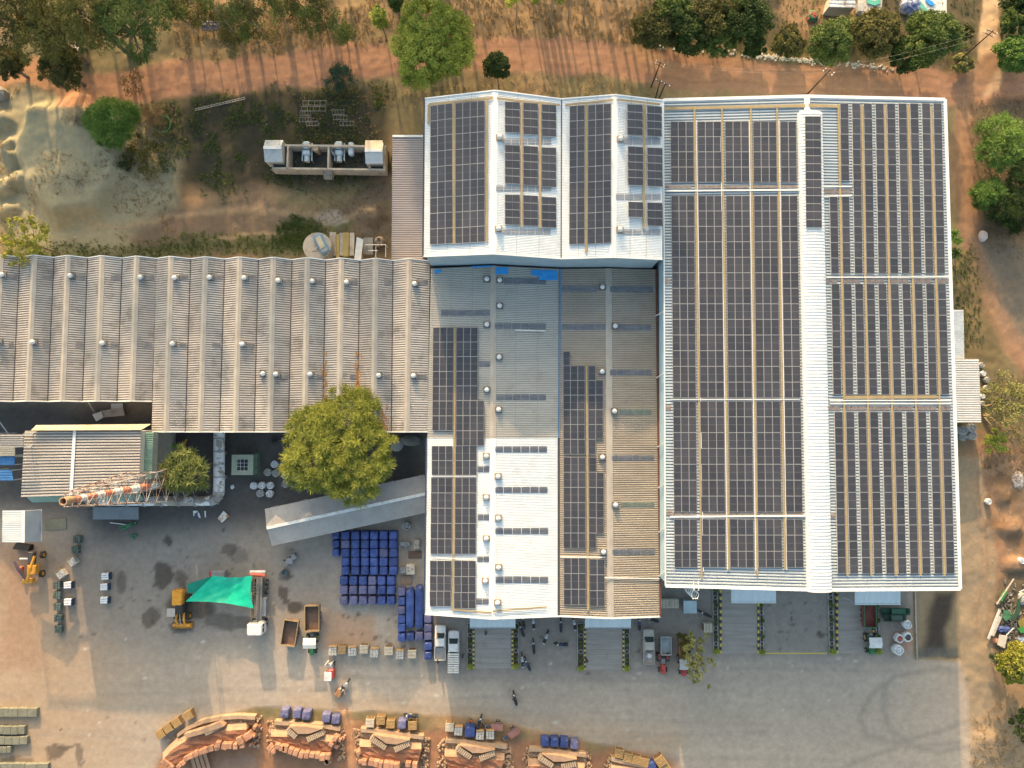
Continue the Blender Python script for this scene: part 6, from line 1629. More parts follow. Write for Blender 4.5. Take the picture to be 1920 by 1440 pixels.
for s in range(6):
    for mt in (M_TARPB, M_TARPP):
        me_o = tarp_mesh(s, bulge=.1).build('tarped_stack', mt, center=False); _tm.append(me_o.data); bpy.data.objects.remove(me_o)
ROWN = ['northernmost', 'second', 'third', 'fourth', 'fifth', 'sixth', 'seventh', 'southernmost']
COLN = ['westernmost', 'second', 'third', 'fourth', 'fifth', 'easternmost']
def tarped(px, py, label, light=False, sx=1, sy=1, rz=0, h=1, var=None, group='blue tarped stacks'):
    p = P(px, py, 1.2 * h)
    v = random.randrange(6) if var is None else var
    o = bpy.data.objects.new('tarped_stack', _tm[v * 2 + (1 if light else 0)]); COL.objects.link(o)
    o.location = (p.x, p.y, 0); o.rotation_euler = (0, 0, rz + R(-.03, .03)); o.scale = (sx, sy, h)
    return tag(o, label, 'covered stack', group)
ys_ = [1004, 1020.5, 1037, 1053.5, 1070, 1089, 1106.5, 1126.5]
for r in range(8):
    xs0 = [647, 666, 684, 701, 719, 737] if r < 5 else [644, 662, 680, 697.5, 715, 732.5]
    for c_ in range(6):
        light = random.random() < (.10 if r < 5 else .35)
        tarped(xs0[c_], ys_[r], '%s stack from the west in the %s row of the tarp-covered grid' % (COLN[c_] if c_ else 'first', ROWN[r]), light, 1.0, 1.06, var=(2 if c_ == 2 and r < 6 else None))
for y, n_ in ((1004, 'northernmost'), (1020, 'middle'), (1036.5, 'southernmost')): tarped(629, y, '%s of three smaller tarped stacks on the west side of the grid' % n_, False, .86, .95, h=.9)
for (x, ys2, lab) in ((752.5, (1110, 1127.5, 1144.5, 1161, 1177, 1196), 'west file by the lower hall'), (802, (1161, 1177.5, 1193, 1212, 1230), 'file under the white eave corner')):
    for i, y in enumerate(ys2): tarped(x, y, '%s tarped stack from the north in the %s' % (['first', 'second', 'third', 'fourth', 'fifth', 'sixth'][i], lab), i in (0, 2) or (x > 800 and i == 1), .95, .98)
tarped(768.5, 1142, 'long blue tarp over a row of stacks, western of two', False, .98, 4.6, var=1); tarped(785.5, 1140, 'long blue tarp over a row of stacks, eastern of two', False, 1.0, 5.0, var=3)
tarped(769, 1195, 'tarped stack south of the western long blue tarp', False, .95, .95); tarped(785.5, 1194, 'purple tarped stack south of the eastern long blue tarp', True, 1, 1)
for x, y, lg, lab in [(533, 1338, 1, 'lilac tarped stack alone at the west end above the second kiln'), (556, 1339, 1, 'tarped stack, left of the touching pair above the second kiln'), (573.5, 1342, 1, 'tarped stack, right of the touching pair above the second kiln'), (611, 1347, 1, 'wrinkled tarped stack at the east end above the second kiln, western one'), (629, 1350, 1, 'wrinkled tarped stack at the east end above the second kiln, eastern one'),
                      (753.5, 1359, 1, 'greyish blue tarped stack between wooden crates above the third kiln'), (881, 1373, 0, 'bulging blue tarp heap above the fourth kiln'), (1022, 1392, 0, 'westernmost of the four tarped stacks above the fifth kiln'), (1040, 1393, 0, 'second of the four tarped stacks above the fifth kiln'), (1058, 1394, 0, 'third of the four tarped stacks above the fifth kiln'), (1077, 1397, 1, 'easternmost, paler of the four tarped stacks above the fifth kiln'),
                      (1223, 1438, 0, 'blue tarped stack between yellow crates at the bottom edge')]:
    tarped(x, y, lab, lg, 1.02 * (1.25 if 'bulging' in lab else 1), 1.1 * (1.2 if 'bulging' in lab else 1), h=.95, rz=-.06, group='covered stacks above the kilns')

def crate_proto(kind):
    """stacked pallet load, local, about 1.25 m square"""
    t = thing('pallet_crate', 'x', 'crate', (0, 0, 0))
    mats = {'grey': (M_BRICKG, M_WOOD), 'wood': (M_WOOD, M_WOOD), 'pale': (M('cream_blocks', (.52, .46, .36), .85, c2=(.64, .58, .47), scale=2), M_WOODL), 'yellow': (M('yellow_timber', (.34, .22, .09), .8, c2=(.44, .30, .14), scale=2), M_WOOD), 'dark': (M_BRICKD, M_BRICKD), 'white': (M('white_blocks', (.66, .68, .70), .6, c2=(.76, .78, .79), scale=2), M('navy_wrap', (.03, .05, .10), .6))}
    a, b = mats[kind]
    h = 1.15 if kind not in ('dark', 'white') else .9
    mb = MB()
    for s in (-.5, 0, .5): mb.box((s, 0, .06), (.1, 1.2, .12))
    mb.build('pallet_base', M_WOOD, t, world=False)
    if kind in ('wood', 'yellow', 'pale'):
        mb = MB(); mb.box((0, 0, .12 + (h - .2) / 2), (1.08, 1.1, h - .2)); mb.build('load', M('shadowed_timber', (.16, .10, .05), .9), t, world=False)
        for k in range(6):
            mb = MB(); y = -.52 + k * .208
            mb.box((R(-.02, .02), y, h - .02), (1.22, .13, .09)); mb.build('slat', a, t, world=False)
        for k in range(3):
            for s in (-1, 1):
                mb = MB(); mb.box((s * .57, 0, .3 + k * .3), (.06, 1.16, .14)); mb.build('side_board', a, t, world=False)
    elif kind == 'white':
        for k in range(3):
            for j in range(2):
                mb = MB(); mb.cyl((-.3 + j * .58, -.36 + k * .36, .12 + .33), .17, .56, 10, axis='X'); mb.build('roll', a, t, world=False)
                mb = MB(); mb.cyl((-.3 + j * .58, -.36 + k * .36, .12 + .66), .17, .56, 10, axis='X'); mb.build('roll', a, t, world=False)
        mb = MB(); mb.box((.62, 0, .5), (.12, 1.1, .8)); mb.build('end_wrap', b, t, world=False)
    else:
        n_ = 3
        for i in range(n_):
            for j in range(n_):
                mb = MB(); mb.cbox((-.40 + i * .40, -.40 + j * .40, .12 + (h - .12) / 2), (.365, .365, h - .12 + R(-.03, .03)), .03); mb.build('block', a, t, world=False)
        if kind == 'grey':
            mb = MB(); mb.box((0, .68, .75), (1.2, .08, .9)); mb.build('back_board', b, t, world=False)
    return t
CP = {k: crate_proto(k) for k in ('grey', 'wood', 'pale', 'yellow', 'dark', 'white')}
_first = {k: True for k in CP}
def crate(kind, px, py, label, rz=0, group='pallet crates', s=1.0):
    p = P(px, py, 1.0)
    if _first[kind]:
        o = CP[kind]; _first[kind] = False; o.location = (p.x, p.y, 0); o.rotation_euler = (0, 0, rz); o['label'] = label; o['group'] = group; o.scale = (s, s, s); return o
    return dup(CP[kind], (p.x, p.y, 0), rz, label, group, s)
for kind, x, y, lab in [('grey', 624, 1221, 'grey crate, westernmost of the row south of the tarp grid'), ('wood', 641, 1218, 'orange slatted crate, second of the row south of the tarp grid'), ('grey', 660.5, 1222, 'grey crate between two slatted ones in the row south of the tarp grid'), ('pale', 682, 1217, 'pale slatted crate in the row south of the tarp grid'), ('grey', 701.5, 1225, 'greenish grey crate with back board east of the pale slatted one'), ('pale', 728.5, 1220, 'lone pale slatted crate in the row\'s eastern half'), ('grey', 749.5, 1228, 'grey crate second from the east end of the row'), ('pale', 772.5, 1226, 'pale crate at the east end of the row, west of the tarped file')]:
    crate(kind, x, y, lab, R(-.05, .05), 'crates in the row south of the tarp grid')
ang = math.radians(32)
for x, y, lab, a in [(301, 1376, 'lowest wooden crate of the slanting row by the first kiln', ang), (315, 1365, 'second wooden crate of the slanting row by the first kiln', ang), (331, 1354.5, 'third wooden crate of the slanting row by the first kiln', ang), (353.5, 1341, 'topmost separate wooden crate by the first kiln', math.radians(25))]:
    crate('yellow', x, y, lab, a + math.pi / 2, 'wooden crates by the kilns')
for kind, x, y, lab in [('pale', 693.5, 1355, 'cream slatted crate at the west end above the third kiln'), ('yellow', 714, 1350, 'open yellow crate second from the west above the third kiln'), ('yellow', 732.5, 1357, 'orange open crate with blue sheet above the third kiln'), ('yellow', 773.5, 1360, 'yellow crate east of the greyish blue stack above the third kiln'),
                        ('pale', 843, 1363, 'cream slatted crate at the west end above the fourth kiln'), ('grey', 859.5, 1371, 'dark mottled crate west of the bulging blue tarp'), ('grey', 900, 1379, 'grey-green block crate just east of the bulging blue tarp'), ('grey', 919, 1378, 'grey-green block crate at the east end above the fourth kiln')]:
    crate(kind, x, y, lab, R(-.06, .06), 'crates above the kilns')
for x, y, lab in [(1161, 1413, 'westernmost of the four yellow slatted crates at the bottom edge'), (1177, 1420.5, 'second of the four yellow slatted crates at the bottom edge'), (1193, 1424.5, 'third of the four yellow slatted crates at the bottom edge'), (1208.5, 1429, 'easternmost of the four yellow slatted crates at the bottom edge')]:
    crate('yellow', x, y, lab, -.2, 'wooden crates by the kilns')
crate('yellow', 1238, 1426, 'large tilted yellow crate beside the blue stack at the bottom edge', .6, 'wooden crates by the kilns', 1.15); crate('yellow', 1249, 1440, 'yellow crate cut by the bottom edge beside the tilted one', .6, 'wooden crates by the kilns', 1.0)
for kind, x, y, lab in [('dark', 142, 1012, 'dark green block stack north of the white-blue one, upper of two'), ('dark', 138.5, 1032, 'dark green block stack north of the white-blue one, lower of two'), ('white', 125, 1098, 'white stack right of the speckled block stack'), ('white', 125.5, 1130, 'white stack south of the other, by the sunlit stripe'), ('dark', 104, 1098, 'speckled block stack on the west side of the file'), ('dark', 104.5, 1117, 'dark stack below the speckled one in the west file'), ('dark', 105, 1138.5, 'third dark stack in the west file'), ('dark', 106.5, 1160, 'fourth dark stack in the west file'), ('dark', 107, 1180.5, 'southernmost dark stack in the west file'),
                        ('white', 195.5, 1081.5, 'northernmost of the three white rolls stacks with navy ends'), ('white', 193.5, 1101.5, 'middle one of the three white rolls stacks with navy ends'), ('white', 193.5, 1126.5, 'southernmost of the three white rolls stacks with navy ends'), ('grey', 135, 1053.5, 'pale blue block stack north-east of the tilted lattice stack'), ('grey', 113, 1077, 'tilted white lattice block stack near the excavator')]:
    crate(kind, x, y, lab, (math.radians(38) if 'tilted' in lab else R(-.05, .05)), 'block stacks in the west yard', .92)
for kind, x, y, lab in [('pale', 1247, 1131.5, 'grey-white slatted stack nearest the tan roof corner'), ('pale', 1264, 1131.5, 'grey-white slatted stack beside the white cabinet'), ('pale', 1327, 1177, 'white slatted stack by the third ramp\'s planter')]:
    crate(kind, x, y, lab, math.pi / 2, 'slatted stacks in the shade of the largest hall', 1.05)
a = local_thing('cabinet', 'square pale blue-white cabinet south of the largest hall\'s corner', 'cabinet', 1289, 1133, 0)
mb = MB(); mb.cbox((0, 0, .8), (1.85, 1.75, 1.5), .05); mb.build('cabinet_body', M_STEEL, a, world=False)
mb = MB(); mb.box((0, 0, 1.62), (1.95, 1.85, .08)); mb.build('lid', M('pale_blue_sheet', (.42, .52, .56), .5), a, world=False)
# big bags
def bag_proto(mt, fill):
    t = thing('bulk_bag', 'x', 'bag', (0, 0, 0)); rs = random.Random(hash(fill.name) % 99)
    rings = [(.50, 0), (.60, .25), (.62, .6), (.58, .85), (.50, 1.0), (.42, .98), (.40, .88)]
    m = 14; vs_ = []
    for rr, zz in rings:
        for k in range(m):
            a_ = 2 * math.pi * k / m; q = 1 + .05 * math.cos(4 * a_) + rs.uniform(-.06, .06)
            vs_.append((rr * q * math.cos(a_), rr * q * math.sin(a_), zz + rs.uniform(-.03, .03)))
    fs_ = [(j * m + k, j * m + (k + 1) % m, (j + 1) * m + (k + 1) % m, (j + 1) * m + k) for j in range(len(rings) - 1) for k in range(m)]
    mb = MB(); mb.add(vs_, fs_); mb.build('bag_skin', mt, t, world=False)
    mb = lump(0, 0, .40, .40, .12, 4, 10, 3); mb.v = [(x, y, z + .86) for x, y, z in mb.v]; mb.build('contents', fill, t, world=False)
    for s in (-1, 1):
        mb = MB(); mb.tube([(s * .5, -.2, .95), (s * .46, 0, 1.12), (s * .5, .2, .95)], .03, 4); mb.build('lifting_loop', mt, t, world=False)
    return t
BP = [bag_proto(M_BAG, M('pale_contents', (.36, .40, .44), .9, c2=(.62, .64, .66), scale=3)), bag_proto(M_BAG, M_MAT_DARK), bag_proto(M_BAGG, M('grey_contents', (.2, .2, .2), .9, c2=(.36, .35, .34), scale=4)), bag_proto(M_BAG, M_MAT_RED)]
bf = [True] * 4
def bag(k, px, py, label, s=1.0, group='bulk bags north of the covered walk', rz=None):
    p = P(px, py, .8); rz = R(0, 6) if rz is None else rz
    if bf[k]: bf[k] = False; o = BP[k]; o.location = (p.x, p.y, 0); o.rotation_euler = (0, 0, rz); o['label'] = label; o['group'] = group; o.scale = (s,) * 3; return
    dup(BP[k], (p.x, p.y, 0), rz, label, group, s)
for k, x, y, lab in [(0, 514, 870.5, 'pale full bag, northernmost of the eastern cluster'), (0, 531, 873.5, 'pale half-open bag right of the northernmost one'), (2, 501, 885.5, 'dull bag at the west side of the eastern cluster'), (2, 516, 887.5, 'dull bag in the centre of the eastern cluster'), (0, 534.5, 892, 'square pale bag touching the big tree\'s shade'), (0, 552, 891.5, 'pale bag under the edge of the big tree'), (2, 534, 908, 'dull bag left of the one with black contents'), (1, 549, 907, 'bag with black contents at the south of the eastern cluster'),
                     (0, 475, 911, 'pale bag, westernmost of the southern cluster'), (0, 490, 910.5, 'pale bag in the middle of the southern cluster'), (0, 506, 910.5, 'pale bag at the east end of the southern cluster'), (2, 487, 925.5, 'open dull bag in the lower row of the southern cluster'), (0, 505, 926, 'crumpled pale bag in the lower row of the southern cluster')]:
    bag(k, x, y, lab, .92)
bag(2, 762, 986, 'single big bag with brown contents south of the covered walk', 1.05, 'bulk bags standing alone')
for k, x, y, lab, s in [(0, 1701, 1171, 'white bag, northernmost by the dark soil bed', 1.1), (3, 1686, 1197, 'opened bag with red powder by the dark soil bed', 1.1), (1, 1701, 1194.5, 'bag with a dark hollow right beside the red powder one', 1.15), (0, 1683, 1218, 'large creased white bag, southernmost by the dark soil bed', 1.3)]:
    bag(k, x, y, lab, s, 'bulk bags by the dark soil bed')
for k, x, y, lab, s in [(2, 1805, 807, 'grey-green bag, north-west one of four south of the annex', 1.15), (2, 1822, 803, 'brown-topped grey bag, north-east one of four south of the annex', 1.15), (2, 1824, 817, 'dark-topped grey bag, south-east one of four south of the annex', 1.05), (2, 1808, 820, 'slumped grey bag, south-west one of four south of the annex', .9),
                        (2, 1843, 684, 'grey sack nearest the annex corner, northernmost of the file', .7), (0, 1846, 700, 'whitish sack second in the file east of the annex', .7), (2, 1853, 712, 'grey sack third in the file east of the annex', .75), (2, 1852, 727, 'grey sack fourth in the file east of the annex', .7), (0, 1845, 743, 'bluish sack fifth in the file east of the annex', .65), (2, 1845, 756, 'grey sack sixth, southernmost in the file east of the annex', .65), (0, 1856, 941, 'round white sack on the dirt bank by the tree shadows', .75), (0, 1918, 1052, 'white sack at the east photo edge above the scrap heap', .8)]:
    bag(k, x, y, lab, s, 'sacks east of the largest hall')

# ------------------------------------------------------------ vehicles (front towards +Y)
def wheels(t, pts, r=.36, w=.24, mt=None):
    for x, y in pts:
        mb = MB(); mb.cyl((x, y, r), r, w, 14, axis='X'); o = mb.build('wheel', M_BLACK, t, world=False)
        mb = MB(); mb.cyl((x, y, r), r * .55, w + .03, 10, axis='X'); h = mb.build('rim', mt or M_STEEL, t, world=False)
        h.parent = o; h.location = h.location - o.location
def body_loft(mb, secs):
    """secs: (y, halfwidth_bottom, z_bottom, halfwidth_top, z_top)"""
    vs_ = []
    for y, wb, zb, wt, zt in secs:
        vs_ += [(-wb, y, zb), (wb, y, zb), (wb, y, zb + (zt - zb) * .6), (wt, y, zt), (-wt, y, zt), (-wb, y, zb + (zt - zb) * .6)]
    fs_ = [(6 * j + k, 6 * j + (k + 1) % 6, 6 * (j + 1) + (k + 1) % 6, 6 * (j + 1) + k) for j in range(len(secs) - 1) for k in range(6)]
    fs_ += [tuple(range(5, -1, -1)), tuple(range(6 * (len(secs) - 1), 6 * len(secs)))]
    mb.add(vs_, fs_)
def pickup(label, px, py, rz, mt, load=None):
    t = local_thing('pickup_truck', label, 'pickup truck', px, py, rz)
    mb = MB(); body_loft(mb, [(2.45, .70, .45, .60, .80), (2.2, .82, .38, .74, .95), (1.3, .84, .38, .78, 1.05), (.6, .84, .38, .80, 1.08), (-.75, .84, .38, .80, 1.08), (-.8, .84, .38, .8, .6)]); mb.build('body', mt, t, world=False)
    mb = MB(); body_loft(mb, [(1.35, .74, 1.05, .66, 1.08), (.80, .76, 1.05, .66, 1.62), (-.35, .76, 1.05, .66, 1.66), (-.72, .76, 1.05, .68, 1.12)]); mb.build('cabin', mt, t, world=False)
    mb = MB(); mb.quad((-.68, 1.42, 1.10), (.68, 1.42, 1.10), (.60, .80, 1.66), (-.60, .80, 1.66)); mb.quad((-.58, -.40, 1.62), (.58, -.40, 1.62), (.6, -.68, 1.18), (-.6, -.68, 1.18)); mb.v = [(x, y + (.02 if y > 0 else -.02), z + .02) for x, y, z in mb.v]
    mb.build('window', M_GLASS, t, world=False)
    mb = MB(); mb.box((0, -1.68, .62), (1.62, 1.8, .08)); mb.build('bed_floor', M_VGREY if load is None else mt, t, world=False)
    for x, y, sx_, sy_ in ((-.81, -1.68, .06, 1.86), (.81, -1.68, .06, 1.86), (0, -2.58, 1.68, .06)):
        mb = MB(); mb.box((x, y, .88), (sx_, sy_, .46)); mb.build('bed_side', mt, t, world=False)
    for s in (-1, 1):
        mb = MB(); mb.box((s * .93, 1.0, 1.12), (.16, .1, .12)); mb.build('mirror', M_BLACK, t, world=False)
        mb = MB(); mb.box((s * .62, 2.42, .68), (.26, .06, .14)); mb.build('headlight', M('lamp_glass', (.6, .6, .58), .15), t, world=False)
    wheels(t, [(-.75, 1.55), (.75, 1.55), (-.75, -1.6), (.75, -1.6)], .33, .2)
    return t
pickup('white pickup with empty grey bed, nearest the tarped file', 826.5, 1201, 0, M_VWHITE)
v = pickup('white pickup carrying a load of white planks, left of the first ramp', 851.5, 1211, 0, M_VWHITE, 'p')
pk = thing('plank_load', 'load of white plank bundles stacked on the second white pickup', 'planks', v.location)
for k in range(9):
    for j in range(2):
        mb = MB(); mb.box((-.42 + j * .84, -.75 - k * .33, 1.3), (.80, .22, .5)); mb.build('plank_bundle', M('white_planks', (.60, .58, .54), .8, c2=(.72, .70, .66), scale=3), pk, world=False)
v = pickup('dusty beige pickup with a round drum in its bed, east of the second ramp', 1214.5, 1208, 0, M('dusty_beige_paint', (.40, .37, .33), .55, c2=(.48, .45, .40), scale=2))
mb = MB(); mb.cyl((v.location.x, v.location.y - 1.3, 1.0), .33, .7, 16); tag(mb.build('drum', M_VWHITE), 'white round drum in the beige pickup\'s bed', 'drum')

def trailer(label, px, py, rz, mt_in, mt_rim, L=3.7, Wd=2.1, h=1.5, name='tipper_trailer'):
    t = local_thing(name, label, 'trailer', px, py, rz)
    mb = MB(); mb.box((0, 0, .85), (Wd - .12, L - .12, .08)); mb.build('trailer_floor', mt_in, t, world=False)
    for x, y, sx_, sy_ in ((-Wd / 2, 0, .08, L), (Wd / 2, 0, .08, L)):
        mb = MB(); mb.box((x, y, .82 + h / 2 - .35), (sx_, sy_, h - .7)); mb.build('side_wall', mt_in, t, world=False)
        mb = MB(); mb.box((x, y, .82 + h - .70 + .03), (.10, L + .06, .08)); mb.build('top_rail', mt_rim, t, world=False)
    for s in (-1, 1):
        mb = MB(); mb.box((0, s * L / 2, .82 + h / 2 - .35), (Wd - .1, .07, h - .72)); mb.build('end_wall', mt_in, t, world=False)
        mb = MB(); mb.box((0, s * L / 2, .82 + h - .68 + .02), (Wd - .12, .14, .1)); mb.build('top_rail', mt_rim, t, world=False)
    mb = MB(); mb.beam((-.5, -L / 2, .6), (0, -L / 2 - 1.0, .5), .1, .1); mb.beam((.5, -L / 2, .6), (0, -L / 2 - 1.0, .5), .1, .1); mb.build('drawbar', M_STEEL, t, world=False)
    wheels(t, [(-Wd / 2 + .15, .3), (Wd / 2 - .15, .3), (-Wd / 2 + .15, -.6), (Wd / 2 - .15, -.6)], .42, .25)
    return t
M_TY = M('yellow_trailer_rim', (.28, .20, .10), .6, c2=(.38, .29, .15), scale=2)
trailer('brown tipper trailer standing alone, tilted in line, west of the green tractor', 549, 1181, math.radians(-8), M_BROWN, M_TY)
trailer('brown tipper trailer hitched behind the green tractor', 590.5, 1154, math.radians(1), M_BROWN, M_TY)
trailer('steel trailer with pale blue load behind the first red tractor', 1245.5, 1206, 0, M('bluish_load', (.22, .27, .28), .7, c2=(.34, .40, .42), scale=1), M_VGREY, 2.6, 1.5, 1.2)
trailer('rusty trailer half hidden below the slim tree', 1279, 1206, 0, M_RUST, M_RUST, 2.8, 1.4, 1.2)
t = trailer('red-brown trailer with green sides on the easternmost ramp', 1622, 1150, 0, M('red_brown_load', (.18, .05, .04), .8, c2=(.24, .09, .07), scale=1.5), M_GREENP, 3.3, 1.8, 1.5)
def tractor(label, px, py, rz, mt, canopy=None, rim=None, s=1.0):
    t = local_thing('tractor', label, 'tractor', px, py, rz)
    mb = MB(); body_loft(mb, [(1.75, .26, .55, .22, 1.05), (1.6, .33, .5, .28, 1.22), (.5, .35, .5, .30, 1.32), (.35, .35, .5, .32, 1.3)]); mb.build('bonnet', mt, t, world=False)
    mb = MB(); mb.box((0, -.45, .75), (.5, 1.7, .4)); mb.build('chassis', M_STEEL, t, world=False)
    mb = MB(); mb.cbox((0, -.75, 1.15), (.46, .42, .4), .06); mb.build('seat', M_BLACK, t, world=False)
    mb = MB(); mb.tube([(.2 * math.cos(k * math.pi / 5), .0 + .14 * math.sin(k * math.pi / 5), 1.5 + .14 * math.sin(k * math.pi / 5)) for k in range(11)], .02, 4); mb.build('steering_wheel', M_BLACK, t, world=False)
    for sd_ in (-1, 1):
        mb = MB(); body_loft(mb, [(-.2, .12, .95, .1, 1.05), (-.6, .14, 1.2, .13, 1.38), (-1.2, .13, 1.1, .1, 1.25)]); mb.v = [(x + sd_ * .62, y, z) for x, y, z in mb.v]; mb.build('mudguard', mt, t, world=False)
    mb = MB(); mb.tube([(.18, 1.0, 1.2), (.18, 1.0, 2.0)], .035, 6); mb.build('exhaust', M_BLACK, t, world=False)
    wheels(t, [(-.7, -.7), (.7, -.7)], .68, .32, rim); wheels(t, [(-.55, 1.3), (.55, 1.3)], .36, .2, rim)
    if canopy:
        mb = MB(); mb.slab((-.95, .45, 2.15), (-.95, -.15, 2.38), (.95, -.15, 2.38), (.95, .45, 2.15), .04); mb.slab((-.95, -.15, 2.38), (-.95, -1.1, 2.2), (.95, -1.1, 2.2), (.95, -.15, 2.38), .04)
        mb.build('canopy', canopy, t, world=False)
        for x, y in ((-.6, .3), (.6, .3), (-.6, -.95), (.6, -.95)):
            mb = MB(); mb.beam((x, y, 1.1), (x, y, 2.16), .04, .04); mb.build('canopy_post', M_STEEL, t, world=False)
    return t
tractor('green tractor with cream and white canopy hitched to the brown trailer', 588, 1202, math.pi, M_GREENP, M('cream_canopy', (.72, .64, .48), .6, c2=(.82, .80, .76), scale=.6), M_TY)
tractor('green tractor with white canopy on the easternmost ramp', 1628, 1201, math.pi, M_GREENP, M_VWHITE, M_TY)
tractor('red tractor with dark seat area pulling the pale blue load', 1241, 1237, math.pi, M_RED, None)
tractor('red tractor with grey cloth cover below the slim tree', 1279.5, 1241, math.pi, M_RED, M_BAGG)

# motorcycles
def moto_proto(col):
    t = thing('motorcycle', 'x', 'motorcycle', (0, 0, 0))
    for y in (.66, -.62):
        mb = MB(); mb.tube([(0, y + .29 * math.cos(k * math.pi / 8), .31 + .29 * math.sin(k * math.pi / 8)) for k in range(17)], .055, 6, caps=False); mb.build('wheel', M_BLACK, t, world=False)
    mb = MB(); body_loft(mb, [(.35, .06, .5, .04, .8), (.25, .14, .62, .1, .92), (-.1, .13, .62, .1, .86), (-.2, .1, .6, .08, .8)]); mb.build('tank', col, t, world=False)
    mb = MB(); mb.cbox((0, -.45, .80), (.26, .62, .1), .04); mb.build('seat', M_BLACK, t, world=False)
    mb = MB(); mb.box((0, .02, .42), (.24, .42, .32)); mb.beam((0, .3, .8), (0, .66, .35), .07, .07); mb.beam((0, -.2, .5), (0, -.62, .34), .09, .08); mb.build('engine_frame', M_STEEL, t, world=False)
    mb = MB(); mb.tube([(-.36, .22, 1.0), (-.2, .36, 1.04), (.2, .36, 1.04), (.36, .22, 1.0)], .025, 5); mb.build('handlebar', M_STEEL, t, world=False)
    mb = MB(); mb.cyl((0, .48, .88), .09, .1, 10, axis='Y'); mb.build('headlamp', M_CAPM, t, world=False)
    mb = MB(); mb.cbox((0, -.78, .74), (.2, .34, .08), .03); mb.build('rear_mudguard', col, t, world=False)
    return t
MP = [moto_proto(M('black_paint', (.02, .022, .03), .3)), moto_proto(M('dark_blue_paint', (.03, .05, .12), .3)), moto_proto(M('silver_paint', (.35, .38, .42), .35))]
mf = [True] * 4
def moto(k, px, py, rz, label, group='parked motorcycles'):
    p = P(px, py, .4); s = 1.12
    if mf[k]: mf[k] = False; o = MP[k]; o.location = (p.x, p.y, 0); o.rotation_euler = (0, 0, rz); o['label'] = label; o['group'] = group; o.scale = (s * 1.5, s, s); return o
    return dup(MP[k], (p.x, p.y, 0), rz, label, group, (s * 1.5, s, s))
D = math.radians
for k, x, y, r, lab in [(0, 981, 1165, 10, 'motorcycle nearest the first canopy\'s east planter, under the eave'), (2, 1000, 1166, 5, 'motorcycle with pale tail just under the eave, second from the west'), (0, 1051.5, 1171, 0, 'long dark motorcycle under the hall valley corner'), (2, 1076.5, 1168, 8, 'motorcycle beside the second ramp\'s west planter, under the eave'),
                        (2, 1023.5, 1194, -22, 'slanted silver motorcycle in the middle of the motorcycle bay'), (0, 1000.5, 1211, 4, 'upright dark motorcycle in the motorcycle bay'), (1, 1052, 1207, 88, 'motorcycle parked crosswise in the motorcycle bay'), (2, 979.5, 1237, 6, 'motorcycle, west one of the touching pair'), (1, 989, 1244, 24, 'motorcycle, east one of the touching pair'),
                        (1, 1198, 1168, 0, 'motorcycle alone east of the second canopy'), (0, 1222, 1160, 70, 'motorcycle half under the tan roof edge'), (0, 1321, 1150, 65, 'greenish dark motorcycle by the third ramp\'s planter'), (0, 978, 1180, 20, 'motorcycle at the first ramp\'s east planter edge'), (1, 770, 1340.5, 86, 'motorcycle lying crosswise north of the third kiln\'s crates'), (0, 899, 1352, -20, 'motorcycle leaning near the bulging blue tarp')]:
    moto(k, x, y, D(r), lab)

